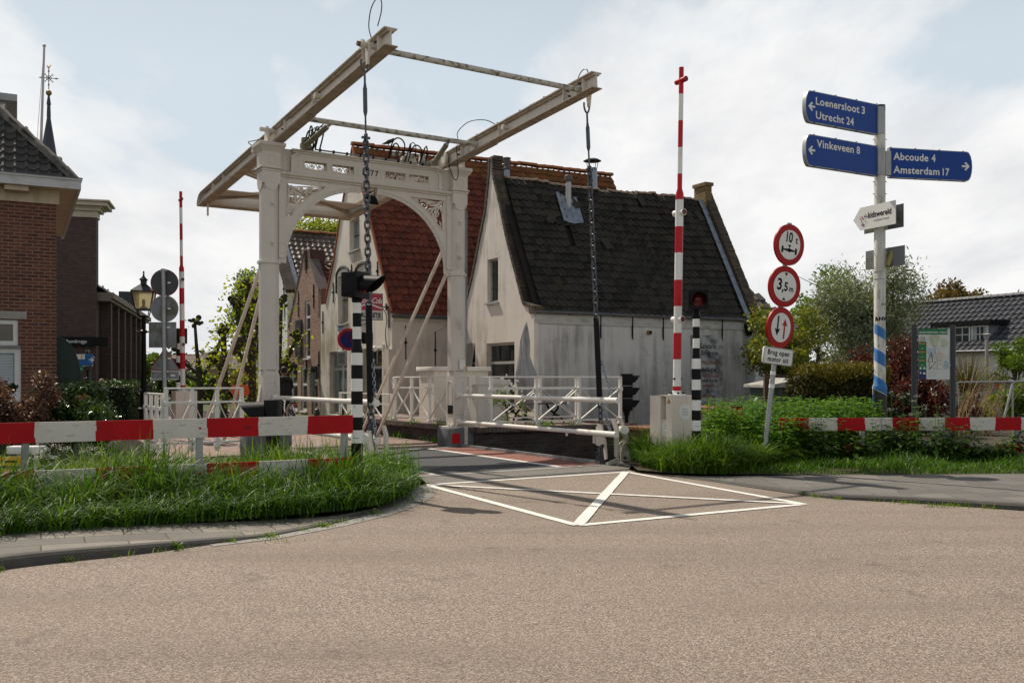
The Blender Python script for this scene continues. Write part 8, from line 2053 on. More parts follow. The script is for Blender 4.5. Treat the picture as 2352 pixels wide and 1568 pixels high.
# ------------------------------------------------------------------ right garden: shed, posts, wall, gate, birdcage
p = at(1795, 900, 21.5)
T = Thing('garden_shed', 'small green corrugated metal shed with bleached roof beside the white house', 'shed', (p.x, p.y, 0), .15)
mb = MB(); n_ = 40; vs = []
for i in range(n_ + 1): vs += [(-.2 + 1.5 * i / n_, .02 * (1 if (i // 2) % 2 else -1), 0), (-.2 + 1.5 * i / n_, .02 * (1 if (i // 2) % 2 else -1), 1.14)]
mb.add(vs, [(2 * i, 2 * i + 2, 2 * i + 3, 2 * i + 1) for i in range(n_)]); mb.bb(-.18, 1.28, .05, 1.4, 0, 1.12); T.part('wall', mb, M('shed_green', (.10, .125, .10), .6, var=.15))
mb = MB(); mb.poly([(-.3, 1.14), (1.4, 1.14), (1.4, 1.18), (.5, 1.36), (-.3, 1.2)], [], (0, -.12, 0), (1, 0, 0), Z, 1.6); T.part('roof', mb, M('shed_roof', (.38, .37, .33), .8, var=.2, dirt=(.12, .11, .09), damt=.7, dscale=(8, 8, 8)))
T = Thing('wooden_fence', 'dark wooden garden fence with curved panel in front of the shed', 'fence', tuple(at(1760, 900, 20.6).xy) + (0,), .1)
for x in (.0, .72):
 mb = MB(); mb.bb(x - .05, x + .05, -.05, .05, 0, 1.45); T.part('post', mb, WOOD)
mb = MB(); mb.bb(-.05, .8, -.03, .03, 1.36, 1.43); T.part('rail', mb, WOOD)
mb = MB(); crv = [(.8 + x, .72 + .38 * (x / 1.6) ** 1.7) for x in np.linspace(0, 1.6, 10)]; mb.poly([(.8, .05)] + crv + [(2.4, .05)][::1] if False else [(2.4, .05)] + crv[::-1] + [(.8, .05)], [], (0, 0, 0), (1, 0, 0), Z, .05); T.part('panel', mb, WOOD)
p = at(2270, 900, 27.0)
T = Thing('garden_wall', 'pale brick garden wall with wooden coping at the far right', 'wall', (p.x - .4, p.y, 0), -.25)
mb = MB(); mb.bb(-.1, 8, 0, .22, 0, 1.22); T.part('brickwork', mb, M_brick('pale_wall_brick', [(.24, .20, .15), (.32, .27, .21), (.38, .33, .27)], (.2, .17, .13), .24, .085, .012, .9, dirt=(.12, .10, .07), damt=.6)); mb = MB(); mb.bb(-.15, 8, -.05, .27, 1.22, 1.28); T.part('coping', mb, M('wall_coping', (.22, .17, .11), .8)); mb = MB(); mb.bb(1.25, 1.5, -.1, .0, 0, 1.3); T.part('wooden_post', mb, WOOD)
p0 = at(2200, 878, 22.5); p1 = at(2420, 873, 22.5)
T = Thing('tube_fence', 'thin grey tube fence with slanting brace in the garden on the right', 'fence', (p0.x, p0.y, 0))
mb = MB(); mb.cyl((0, 0, p0.z), (3.2, 0, p1.z + .0), .022, 8); T.part('rail', mb, GALV)
mb = MB(); mb.cyl((1.32, 0, 1.28), (.98, -.05, .0), .028, 8); T.part('brace', mb, GALV)
for x in (.0, 1.32, 2.6):
 mb = MB(); mb.cyl((x, .02, 0), (x, .02, 1.27), .02, 8); T.part('post', mb, GALV)
p = at(2200, 893, 25.5)
T = Thing('birdcage', 'dark wire birdcage hanging on the white garden wall', 'birdcage', (p.x, p.y, p.z - .15))
mb = MB()
for k in range(10): mb.tube([(.15 * math.cos(k * .628), .15 * math.sin(k * .628), 0), (.15 * math.cos(k * .628), .15 * math.sin(k * .628), .26), (.06 * math.cos(k * .628), .06 * math.sin(k * .628), .36), (0, 0, .38)], .009, 4)
for z in (0, .13, .26): mb.tube([(.15 * math.cos(a), .15 * math.sin(a), z) for a in np.linspace(0, 2 * PI, 15)[:-1]], .01, 4, closed=True)
T.part('wires', mb, BLKMAT); mb = MB(); mb.lathe([(.15, -.02), (.15, .01)], 14); mb.tube([(0, 0, .38), (0, .25, .52), (0, .5, .5)], .008, 4); T.part('tray', mb, WOOD)
p = at(2190, 890, 26.3)
solo('wall', (lambda m_: (m_.bb(-.4, .85, 0, .15, 0, 1.27), m_)[1])(MB()), M('garden_wall_white', (.46, .44, .40), .8, var=.1, dirt=(.2, .18, .14), damt=.5), 'low whitewashed garden wall behind the birdcage', 'wall', (p.x, p.y, 0), -.2)
p = at(2240, 880, 26.0)
T = Thing('bunting', 'string of small coloured flags on the white garden wall', 'bunting', (p.x - .3, p.y, p.z - .02))
mb = MB(); mb.tube([(x, 0, -.04 * math.sin(PI * x)) for x in np.linspace(0, 1.0, 8)], .005, 4)
for k in range(7): mb.poly([(-.045, 0), (.045, 0), (.04, -.13), (-.04, -.13)], [], (.08 + .14 * k, -.005, -.04 * math.sin(PI * (.08 + .14 * k))), (1, 0, 0), Z, .004, 1 + k % 3)
T.part('flags', mb, [INK, M('flag_red', (.35, .04, .03), .8), M('flag_green', (.04, .2, .08), .8), M('flag_blue', (.04, .1, .3), .8)])
p = at(22, 1043, 11.8); mb = MB(); mb.box((0, 0, .26), (.36, .02, .22), 0); mb.box((0, -.012, .24), (.30, .004, .03), 1); mb.box((0, -.012, .31), (.2, .004, .025), 1); mb.bb(-.02, .02, .01, .03, 0, .3, 1)
solo('notice_board', mb, [YELLOW, INK], 'low yellow notice board behind the left guard fence', 'notice', (p.x, p.y, 0))
p = at(62, 1028, 12.4); mb = MB(); mb.bb(-.22, .22, -.1, .1, .36, .46, 0, .01); mb.cyl((-.1, 0, 0), (-.1, 0, .38), .03, 8); mb.cyl((.12, 0, 0), (.12, 0, .38), .03, 8)
solo('mooring_box', mb, [WBAND], 'small white box on two legs behind the left guard fence', 'box', (p.x, p.y, 0))
p = at(1748, 720, 30)
T = Thing('rear_house', 'small tiled roof corner and window peeping out behind the white canal house', 'house', (p.x + .3, p.y, 0), RD)
mb = MB(); mb.bb(-3, .6, 0, 4, 0, 3.0); T.part('wall', mb, PLD)
mb = MB(); tiles(mb, (-3.2, -.2, 2.95), (1, 0, 0), Vector((0, 1, 1)).normalized(), 4.2, 3.0, .28, .34, .035, .004, seg=6, inside=lambda x, s_: x < 4.2 - s_ * .45); T.part('roof', mb, TGRY)
window(T, (0, 0, 0), (1, 0, 0), Z, -.45, .25, 1.5, 2.6, .0, .06, FRAMEW, GLASS)
# ================================================================== VEGETATION
def np_mesh(name, V, F, mats, mi=None):
 """V (n,3), F (m,k) same-size faces"""
 me = bpy.data.meshes.new(name); V = np.asarray(V, dtype=np.float32); F = np.asarray(F, dtype=np.int32)
 me.vertices.add(len(V)); me.vertices.foreach_set('co', V.ravel()); k = F.shape[1]
 me.loops.add(F.size); me.loops.foreach_set('vertex_index', F.ravel())
 me.polygons.add(len(F)); me.polygons.foreach_set('loop_start', np.arange(0, F.size, k, dtype=np.int32))
 for m_ in L(mats): me.materials.append(m_)
 if mi is not None: me.polygons.foreach_set('material_index', np.asarray(mi, dtype=np.int32))
 me.update(calc_edges=True); me.validate()
 return me
def unit(v): return v / np.maximum(np.linalg.norm(v, axis=-1, keepdims=True), 1e-9)
def leaves(C, s, aspect=.5, up=.3, out=None, fold=.25):
 """rhombic folded leaves at C (n,3) sizes s (n)"""
 n = len(C); d = unit(RNG.normal(size=(n, 3)) + (0 if out is None else out * .9)); nn = unit(RNG.normal(size=(n, 3)) + np.array([0, 0, up * 3]))
 x = unit(np.cross(nn, d)); nn = np.cross(d, x); s = s[:, None]
 a = C - d * s * .5; b_ = C + d * s * .5; m_ = C - d * s * .05
 l_ = m_ + x * s * aspect * .5 + nn * s * fold * .4; r_ = m_ - x * s * aspect * .5 + nn * s * fold * .4
 V = np.stack([a, r_, b_, l_], 1).reshape(-1, 3); i = np.arange(n)[:, None] * 4
 return V, np.concatenate([i + [[0, 1, 2]], i + [[0, 2, 3]]], 0)
def blob_points(n, blobs, shell=.35):
 """points near the surface of random sub-blobs; blobs (k,4): centre, radius"""
 k = RNG.choice(len(blobs), n, p=(blobs[:, 3] ** 2) / (blobs[:, 3] ** 2).sum()); d = unit(RNG.normal(size=(n, 3)))
 r_ = blobs[k, 3] * (1 - shell * RNG.random(n) ** 1.5) * (1 + .16 * RNG.normal(size=n))
 return blobs[k, :3] + d * r_[:, None], d
def crown_blobs(c, R_, k, rs=(.28, .45), flat=0):
 d = unit(RNG.normal(size=(k, 3))); r_ = RNG.random(k) ** .5 * .78; c = np.asarray(c); R_ = np.asarray(R_)
 P = c + d * r_[:, None] * R_; return np.concatenate([P, (RNG.uniform(*rs, size=k) * R_.min())[:, None]], 1)
BARK = M('bark', (.055, .042, .032), .9, var=.35, vs=9, bmp=.6, bs=22)
BARKL = M('mossy_bark', (.045, .042, .028), .9, var=.35, vs=9, bmp=.6, bs=22)
def tree(name, label, loc, c, R_, n, size, mat, k=16, trunk=.12, group=None, cat='tree', aspect=.5, rs=(.28, .45), limbs=7, shell=.4, bark=None, up=.3, extra=None, base=0.0):
 T = Thing(name, label, cat, loc, RNG.random() * 6, group)
 bl = crown_blobs(c, R_, k, rs)
 P, d = blob_points(n, bl, shell)
 P[:, 2] = np.maximum(P[:, 2], base + .03)
 V, F = leaves(P, size * RNG.uniform(.6, 1.3, n), aspect, up, d)
 ob = bpy.data.objects.new('crown' if cat == 'tree' else 'foliage', np_mesh(name, V, F, mat)); COL.objects.link(ob); ob.parent = T.o
 mb = MB(); top = Vector(c)
 pts = [Vector((0, 0, -.1)), Vector((trunk * .4, 0, c[2] * .35)), Vector((-trunk * .3, trunk * .2, c[2] * .7)), top]
 mb.tube(smooth_path(pts, 4), [trunk * (1.15 - .85 * i / 12) for i in range(13)], 8)
 for b_ in bl[np.argsort(-bl[:, 3])][:limbs]:
  q_ = Vector(b_[:3]); s_ = pts[2].lerp(top, random.uniform(-.6, .7)); mid_ = s_.lerp(q_, .5) + Vector((0, 0, .12 * (q_ - s_).length))
  mb.tube([s_, mid_, q_], [trunk * .42, trunk * .28, trunk * .1], 6)
  for _ in range(3):
   e = q_ + Vector(RNG.normal(size=3)) * float(b_[3]) * .75; mb.tube([mid_.lerp(q_, random.uniform(.2, .9)), e], [trunk * .14, trunk * .04], 4)
 T.part('trunk' if cat == 'tree' else 'stems', mb, bark or BARK)
 return T
def bush(name, label, u, v_top, Y, w_, n, size, mat, depth=.8, k=14, z0=0, group=None, cat='shrub', aspect=.55, rs=(.3, .5), bark=None):
 p = at(u, 868, Y); top = EYE - (v_top - VH) / FP * Y; h_ = (top - z0) / 2
 return tree(name, label, (p.x, p.y, z0), (0, 0, h_ * 1.0), (w_ / 2, depth / 2, h_ * .98), n, size, mat, k, .05, group, cat, aspect, rs, 6, .55, bark)
LF = dict(
 olive=M_leaf('willow_leaf', (.08, .105, .05), (.17, .205, .125), (.32, .36, .26), .3, .5, 1.2),
 yg=M_leaf('yellow_green_leaf', (.10, .14, .008), (.20, .25, .012), (.34, .36, .025), .42, .45, 1.6),
 mixed=M_leaf('young_maple_leaf', (.07, .11, .010), (.14, .18, .016), (.25, .20, .03), .38, .5, 1.0),
 green=M_leaf('fresh_green_leaf', (.045, .09, .008), (.10, .17, .014), (.19, .27, .03), .35, .42, 1.8),
 laurel=M_leaf('glossy_laurel_leaf', (.014, .036, .008), (.035, .075, .015), (.11, .17, .035), .2, .25, 2.2, .6),
 copper=M_leaf('copper_leaf', (.022, .008, .007), (.06, .014, .010), (.16, .035, .018), .3, .4, 2.0),
 bronze=M_leaf('bronze_leaf', (.07, .045, .012), (.13, .085, .02), (.17, .13, .03), .3, .5, 1.0),
 redbush=M_leaf('red_brown_bush_leaf', (.05, .022, .014), (.13, .065, .042), (.25, .13, .09), .2, .5, 2.6),
 conifer=M_leaf('conifer_leaf', (.010, .016, .003), (.035, .038, .005), (.10, .088, .010), .1, .6, 3.0, .2),
 dark=M_leaf('dark_shrub_leaf', (.010, .018, .006), (.025, .04, .012), (.05, .07, .02), .2, .4, 2.0),
 linden=M_leaf('linden_leaf', (.11, .16, .010), (.23, .29, .018), (.40, .43, .04), .45, .4, 2.2))
# ---- right side
p = at(1985, 868, 30); tree('willow_tree', 'large silvery green willow tree behind the hedge and the signpost', (p.x, p.y, 0), (0, 0, 3.1), (2.6, 2.2, 2.35), 30000, .15, LF['olive'], 34, .16, None, aspect=.24, rs=(.25, .42), limbs=12, shell=.6, up=.1)
p = at(1795, 868, 25); tree('maple_tree', 'loose yellow green and bronze young tree right of the white canal house', (p.x, p.y, 0), (0, 0, 2.2), (1.55, 1.2, 1.75), 6800, .10, LF['mixed'], 26, .06, None, aspect=.65, rs=(.2, .36), limbs=14, shell=.7)
p = at(1880, 868, 46); tree('green_tree', 'fresh green tree top behind the silvery willow', (p.x, p.y, 0), (0, 0, 4.4), (2.6, 2, 2.4), 5000, .22, LF['green'], 18, .15)
for i, (u, vt, Y, w_, tx) in enumerate(((1955, 790, 24.5, 3.0, 'dark red copper shrub above the conifer hedge, left of the map board'), (2062, 762, 23.5, 2.0, 'bright copper shrub directly beside the left post of the map board'), (2110, 850, 21.5, 2.6, 'dark copper shrub in shade below the map panel'))):
 bush('copper_shrub', tx, u, vt, Y, w_, 9000, .085, LF['copper'], 2.0, 20, 0, 'copper leaved garden shrubs')
for i, (u, vt, Y, w_, tx) in enumerate(((2165, 652, 78, 9, 'brown spring tree crown behind the bungalow roof, left one'), (2262, 668, 80, 7, 'smaller brown tree crown in the middle behind the bungalow'), (2345, 660, 76, 8, 'brown tree crown at the right picture edge behind the bungalow'))):
 p = at(u, 868, Y); top = EYE - (vt - VH) / FP * Y; tree('copper_tree', tx, (p.x, p.y, 0), (0, 0, top - 2.3), (w_ / 2, 3, 2.5), 5200, .36, LF['bronze'], 18, .3, 'brown trees behind the bungalow', limbs=6, shell=.5)
p = at(1925, 868, 19.6)
T = Thing('hedge', 'clipped dark conifer hedge with yellow green top behind the nettles', 'hedge', (p.x, p.y, 0), 0)
n_ = 15000; P = RNG.uniform((-.85, -.6, .05), (.85, .6, 1.5), (n_, 3)); f_ = RNG.integers(0, 4, n_)
P[f_ == 0, 1] = -.6 + RNG.normal(0, .05, (f_ == 0).sum()); P[f_ == 1, 2] = 1.52 + RNG.normal(0, .07, (f_ == 1).sum()); P[f_ == 2, 0] = -.85 + RNG.normal(0, .06, (f_ == 2).sum()); P[:, 2] -= .22 * np.maximum(0, -P[:, 0] - .45)
V, F = leaves(P, RNG.uniform(.05, .13, n_), .3, -.2, np.array([[0, -.3, .9]]))
top_ = P[:, 2] > 1.33 + .1 * np.sin(P[:, 0] * 6)
ob = bpy.data.objects.new('foliage', np_mesh('hedge', V, F, [LF['conifer'], M_leaf('conifer_tip', (.06, .06, .005), (.12, .105, .010), (.19, .16, .02), .2, .6, 3.0, .2)], np.concatenate([top_, top_]))); COL.objects.link(ob); ob.parent = T.o
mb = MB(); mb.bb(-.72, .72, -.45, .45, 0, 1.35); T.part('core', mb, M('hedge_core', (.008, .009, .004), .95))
bush('dark_shrub', 'dark leafy shrub in front of the green shed', 1785, 900, 20.9, 1.0, 2600, .08, LF['laurel'], .7, 10)
bush('dark_shrub', 'low dark shrub between hedge and map board', 2055, 885, 20.0, 1.3, 3000, .075, LF['dark'], .8, 10)
bush('garden_shrub', 'small leafy green shrub behind the tube fence right of the map board', 2240, 890, 24.0, 1.0, 2200, .075, LF['green'], .7, 10)
bush('garden_shrub', 'purple brown low shrub right of the map board posts', 2230, 905, 22.0, 1.1, 2400, .07, LF['redbush'], .8, 10)
bush('garden_shrub', 'yellow green low shrub among the dry canes', 2262, 900, 22.6, .8, 1500, .06, LF['yg'], .6, 8)
bush('garden_shrub', 'green shrub in front of the pale wall at the right edge', 2335, 862, 23.8, 1.5, 3200, .075, LF['green'], 1.0, 12)
p = at(2330, 868, 27); tree('apple_tree', 'small bright green apple tree in the garden at the right edge', (p.x, p.y, 0), (0, 0, 1.75), (1.0, .9, .75), 3200, .10, LF['green'], 14, .07, None, rs=(.25, .4), shell=.6)
p = at(2222, 868, 25); T = Thing('pollard_willow', 'low pollard willow with a fan of bare brown twigs', 'tree', (p.x, p.y, 0))
mb = MB(); mb.tube([(0, 0, 0), (.03, 0, .5), (0, 0, .95)], [.1, .09, .13], 8)
for k in range(150):
 a = RNG.random() * 2 * PI; el = RNG.uniform(.1, 1.4); l_ = RNG.uniform(.5, 1.0); d = Vector((math.cos(a) * math.cos(el), math.sin(a) * math.cos(el), math.sin(el))); s_ = Vector((0, 0, .95)) + d * .1
 mb.tube([s_, s_ + d * l_ * .5 + Z * .05, s_ + d * l_ + Z * .16], [.011, .008, .003], 4)
T.part('trunk', mb, M('twig_brown', (.17, .11, .055), .8, var=.3))
n_ = 700; d = unit(RNG.normal(size=(n_, 3)) + np.array([0, 0, .5])); P = d * RNG.uniform(.4, .95, (n_, 1)) + np.array([0, 0, 1.05]); V, F = leaves(P, RNG.uniform(.04, .08, n_), .5); ob = bpy.data.objects.new('crown', np_mesh('pw', V, F, LF['yg'])); COL.objects.link(ob); ob.parent = T.o
p = at(2235, 868, 21.6); mb = MB()
for k in range(60):
 x = RNG.uniform(-.55, .35); l_ = RNG.uniform(.7, 1.6); d = Vector((.45 + RNG.normal(0, .12), RNG.normal(0, .15), 1)).normalized(); mb.tube([(x, RNG.normal(0, .15), 0), Vector((x, 0, 0)) + d * l_], [.009, .004], 4)
solo('dry_canes', mb, M('dry_cane', (.33, .23, .12), .8, var=.3), 'leaning bundle of dry straw coloured canes by the tube fence', 'canes', (p.x, p.y, 0))
# ---- left side
bush('red_bush', 'large red brown shrub with small leaves at the foot of the brick house', 70, 838, 15.9, 2.3, 11000, .06, LF['redbush'], 1.3, 26, 0, aspect=.6, rs=(.2, .4))
bush('red_bush', 'lower red brown shrub beside the big one, at the left edge behind the fence', -30, 868, 15.2, 1.6, 5000, .06, LF['redbush'], 1.0, 16, 0, aspect=.6)
bush('laurel_bush', 'glossy green laurel bush between the red shrub and the parked car', 165, 862, 16.8, 1.35, 9000, .075, LF['laurel'], 1.4, 20)
bush('laurel_bush', 'lower glossy green laurel bush in front, nearest the lantern post', 222, 895, 16.3, 1.0, 6500, .07, LF['laurel'], 1.2, 16)
bush('dark_shrub', 'dark conifer at the window of the brick house', 6, 835, 17.2, .5, 2600, .07, LF['dark'], .5, 10)
p = at(305, 868, 39); T = Thing('hedge', 'long dark green hedge along the church wall behind the car', 'hedge', (p.x - .2, p.y, -.55), rad(106))
n_ = 14000; P = RNG.uniform((-4.5, -.6, 0), (6, .7, 1.75), (n_, 3)); P[:, 1] += .12 * np.sin(P[:, 0] * 2.1); P[:, 2] *= 1 + .06 * np.sin(P[:, 0] * 3.3); V, F = leaves(P, RNG.uniform(.09, .17, n_), .5, .3); ob = bpy.data.objects.new('foliage', np_mesh('hd', V, F, M_leaf('hedge_leaf', (.014, .032, .008), (.03, .06, .012), (.055, .09, .02), .25, .4, 2.0))); COL.objects.link(ob); ob.parent = T.o
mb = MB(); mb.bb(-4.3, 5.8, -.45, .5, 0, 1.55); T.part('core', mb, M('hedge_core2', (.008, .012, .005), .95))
def pollard(label, u, Y, trunk_r, h0, knobs, leafy, n, lo=.5):
 p = at(u, 868, Y); z0 = street_z(p); T = Thing('pollard_tree', label, 'tree', (p.x, p.y, z0), 0, 'pollarded lindens along the far street'); mb = MB(); C = []
 mb.tube(smooth_path([Vector((0, 0, -.1)), Vector((.05, 0, h0 * .5)), Vector((0, 0, h0))], 4), [trunk_r * (1.1 - .04 * i) for i in range(9)], 9)
 kx = Y / FP
 for (du, v, s0) in knobs:
  e = Vector((du * kx, RNG.normal(0, .3), EYE - (v - VH) * kx - z0)); st = Vector((0, 0, h0 * s0)); mid_ = st.lerp(e, .55) + Vector((0, 0, -.12 * (e - st).length))
  mb.tube(smooth_path([st, mid_, e], 4), [trunk_r * (.62 - .03 * i) for i in range(9)], 7)
  for k in range(16): mb.ball(e + Vector(RNG.normal(0, .09, 3)) + Vector((0, 0, .08)), RNG.uniform(.05, .11), 0, 6, 5)
  C.append(e)
  for k in range(6): mb.tube([st.lerp(e, random.uniform(.3, .95)), st.lerp(e, random.uniform(.3, .95)) + Vector(RNG.normal(0, .12, 3))], [.03, .012], 4)
 T.part('trunk', mb, BARKL)
 if n:
  pts = []
  for _ in range(n):
   if random.random() < .6 and C: c_ = random.choice(C); s_ = .26
   else: c_ = Vector((0, 0, random.uniform(lo, h0 + .3))); s_ = .2 + .1 * leafy
   pts.append(np.array(c_) + RNG.normal(0, s_, 3))
  V, F = leaves(np.array(pts), RNG.uniform(.08, .16, n), .75, .4); ob = bpy.data.objects.new('crown', np_mesh('pc', V, F, LF['linden'])); COL.objects.link(ob); ob.parent = T.o
 return T
pollard('bare pollard linden with thick knobbed arms left of the portal stays', 456, 34, .13, 2.4, ((-2, 745, .95), (60, 755, .7), (-55, 800, .8), (-48, 838, .7), (55, 838, .45)), 0, 60)
pollard('slender leafy pollard linden between the two stays', 513, 33, .12, 3.3, ((2, 765, .9), (-14, 830, .6)), .2, 520)
pollard('leafy knobbed pollard linden just left of the left portal post', 575, 27, .125, 2.6, ((-10, 660, .95), (-32, 700, .8), (18, 690, .8), (30, 740, .7), (-20, 800, .6)), .7, 950)
pollard('leafy pollard linden right behind the left portal post', 641, 33, .13, 2.4, ((12, 700, .95), (32, 775, .8), (22, 845, .6), (-25, 720, .9)), .3, 420, 2.0)
p = at(585, 868, 44); tree('green_tree', 'tall light green tree behind the leafy pollard, left of the portal post', (p.x, p.y, 0), (0, 0, 4.6), (1.25, 1.2, 3.0), 6500, .17, LF['green'], 22, .12, None, rs=(.3, .55), limbs=12, shell=.7)
p = at(716, 868, 72); tree('yellow_green_tree', 'big bright yellow green tree crown above the dark roof, seen through the arch', (p.x, p.y, 0), (0, 0, 9.8), (4.6, 4, 3.9), 15000, .32, LF['yg'], 34, .4, None, limbs=14, shell=.6)
for i, (u, vt, Y, w_, n_, mt, tx) in enumerate(((495, 835, 52, 4.5, 3000, 'green', 'green bush mass behind the bare pollard'), (560, 850, 48, 3.5, 2600, 'bronze', 'olive brown bush behind the orange post box'), (415, 838, 60, 5, 2600, 'green', 'pale green trees right of the triangle sign'), (335, 770, 70, 3.4, 3000, 'green', 'light green tree at the end of the church roof'), (600, 870, 40, 2.2, 1800, 'yg', 'yellow green shrub by the street behind the left portal post'))):
 bush('street_shrub', tx, u, vt, Y, w_, n_, .16 * Y / 50 + .05, LF[mt], 2.5, 14, -.3)
bush('garden_shrub', 'small bright yellow green shrub at the foot of the left portal post', 562, 925, 20.5, .75, 1300, .09, LF['yg'], .6, 8)
n_ = 9000; P = np.stack([RNG.uniform(-170, 190, n_), RNG.uniform(150, 175, n_), RNG.random(n_) ** 1.4 * 5.2 * (1 + .25 * np.sin(RNG.uniform(-170, 190, n_) * .1))], 1); V, F = leaves(P, RNG.uniform(1.0, 2.2, n_), .7, .3)
ob = bpy.data.objects.new('far_wood', np_mesh('fw', V, F, M_leaf('far_wood_leaf', (.045, .06, .025), (.08, .09, .03), None, .2))); COL.objects.link(ob); tagp(ob, 'far line of trees along the horizon', 'trees', None, 'stuff')
# ------------------------------------------------------------------ grass and nettles
GRM = M_leaf('grass_blade', (.016, .055, .003), (.045, .12, .006), (.11, .21, .014), .36, .5, 1.6, .3)
GRL = M_leaf('light_grass_blade', (.05, .115, .006), (.11, .20, .012), (.20, .27, .03), .42, .5, 1.4, .3)
NET = M_leaf('nettle_leaf', (.03, .09, .005), (.07, .17, .009), (.16, .29, .02), .38, .42, 1.8, .4)
def blades(P, h, lean, wid, dirv=None, seg=4):
 n = len(P); a = RNG.random(n) * 2 * PI if dirv is None else dirv; d = np.stack([np.cos(a), np.sin(a), np.zeros(n)], 1)
 tw = RNG.normal(0, .6, n); sdir = np.stack([-np.sin(a + tw), np.cos(a + tw), np.zeros(n)], 1); V = np.zeros((n, seg * 2 + 1, 3))
 for i in range(seg + 1):
  t_ = i / seg; c = P + np.array([0, 0, 1.]) * (h * (t_ - .42 * lean * t_ ** 2.4))[:, None] + d * (h * lean * .75 * t_ ** 1.9)[:, None]
  if i == seg: V[:, 2 * seg] = c
  else:
   w_ = (wid * (1 - .75 * t_ ** 1.5) * .5)[:, None]; V[:, 2 * i] = c - sdir * w_; V[:, 2 * i + 1] = c + sdir * w_
 b_ = np.arange(n)[:, None] * (seg * 2 + 1); F = []
 for i in range(seg - 1): F += [b_ + [[2 * i, 2 * i + 1, 2 * i + 3]], b_ + [[2 * i, 2 * i + 3, 2 * i + 2]]]
 F.append(b_ + [[2 * seg - 2, 2 * seg - 1, 2 * seg]]); return V.reshape(-1, 3), np.concatenate(F, 0)
def inside_poly(P, poly):
 x, y = P[:, 0], P[:, 1]; r_ = np.zeros(len(P), bool); n = len(poly); j = n - 1
 for i in range(n):
  xi, yi, xj, yj = poly[i].x, poly[i].y, poly[j].x, poly[j].y
  c = ((yi > y) != (yj > y)) & (x < (xj - xi) * (y - yi) / (yj - yi + 1e-12) + xi); r_ ^= c; j = i
 return r_
def scatter(poly, n, clump=0, cs=.12):
 lo = np.array([min(p.x for p in poly), min(p.y for p in poly)]); hi = np.array([max(p.x for p in poly), max(p.y for p in poly)]); out = np.zeros((0, 2))
 while len(out) < n:
  if clump:
   c = RNG.uniform(lo, hi, (max(8, n // clump), 2)); q_ = (np.repeat(c, clump, 0) + RNG.normal(0, cs, (len(c) * clump, 2)))
  else: q_ = RNG.uniform(lo, hi, (n, 2))
  out = np.concatenate([out, q_[inside_poly(q_, poly)]])
 RNG.shuffle(out); out = out[:n]; return np.concatenate([out, np.full((n, 1), .04)], 1)
def dist_line(P, pts):
 d = np.full(len(P), 9e9)
 for i in range(len(pts) - 1):
  a = np.array(pts[i].xy); b_ = np.array(pts[i + 1].xy); ab = b_ - a; t_ = np.clip(((P[:, :2] - a) @ ab) / (ab @ ab + 1e-9), 0, 1); d = np.minimum(d, np.linalg.norm(P[:, :2] - a - t_[:, None] * ab, axis=1))
 return d
def vnoise(P, s): return .5 + .25 * (np.sin(P[:, 0] * s + 1.3 * np.sin(P[:, 1] * s * .7)) + np.sin(P[:, 1] * s * 1.3 + 2.1 * np.sin(P[:, 0] * s * .6)))
def tufts(poly, nc, nb):
 C = scatter(poly, nc); k = RNG.integers(int(nb * .5), int(nb * 1.5), nc); a = RNG.random(k.sum()) * 2 * PI; r_ = np.abs(RNG.normal(0, .045, k.sum()))
 P = np.repeat(C, k, 0); P[:, 0] += r_ * np.cos(a); P[:, 1] += r_ * np.sin(a)
 return P, a + RNG.normal(0, .45, len(a))
II = [Vector((p.x, p.y, 0)) for p in I0]
gl_poly = II[8:] + [BR(-2.1, 4.9), BR(-2.3, 4.8), BR(-9, 4.8), Vector((-9.5, 7.0, 0))]
P, A0 = tufts(gl_poly, 1050, 29); de = dist_line(P, II); k_ = de > .16 * vnoise(P, 6.0); P = P[k_]; de = de[k_]; A0 = A0[k_]; Fd = Vector((.889, .459, 0)).normalized(); fn = np.array([-Fd.y, Fd.x]); back = (P[:, :2] - np.array([-1.79, 10.6])) @ fn
h = (.38 + .30 * np.minimum(1, de / .6)) * (.55 + .65 * vnoise(P, 2.6)) * RNG.uniform(.45, 1.3, len(P)); h = np.where(back > .05, h * .92, h); tipd = np.linalg.norm(P[:, :2] - np.array([-1.15, 11.2]), axis=1); h *= np.clip(.35 + tipd / 2.2, .35, 1)
lean = np.clip(RNG.normal(.95, .38, len(P)), .1, 1.7); V, F = blades(P, h, lean, RNG.uniform(.007, .020, len(P)), A0)
mi = (RNG.random(len(P)) < np.where(back > 0, .75, .12)).astype(int); nb = len(F) // len(P); mi = np.tile(mi, nb)
ob = bpy.data.objects.new('tall_grass', np_mesh('tg', V, F, [GRM, GRL], mi)); COL.objects.link(ob); tagp(ob, 'tall green grass growing through the left guard fence', 'grass', None, 'stuff')
E3 = II[8:]; t_ = RNG.random(3000) * (len(E3) - 1); i_ = t_.astype(int); A_ = np.array([tuple(p) for p in E3]); P = A_[i_] + (A_[np.minimum(i_ + 1, len(A_) - 1)] - A_[i_]) * (t_ - i_)[:, None]; P += RNG.normal(0, .06, P.shape) * [1, 1, 0]; P[:, 2] = .06
V, F = blades(P, RNG.uniform(.15, .45, len(P)), np.clip(RNG.normal(1.2, .3, len(P)), .3, 1.5), RNG.uniform(.008, .018, len(P)))
ob = bpy.data.objects.new('grass_fringe', np_mesh('gf', V, F, [GRM])); COL.objects.link(ob); tagp(ob, 'drooping grass fringe along the left pavement edge', 'grass', None, 'stuff')
IR = [Vector((p.x, p.y, 0)) for p in I1]
gp_ = [Vector((2.0, 13.25, 0))] + IR[:14] + [Vector((4.3, 14.3, 0)), Vector((3.6, 15.6, 0)), BR(2.3, 4.85), BR(2.35, 5.0)]
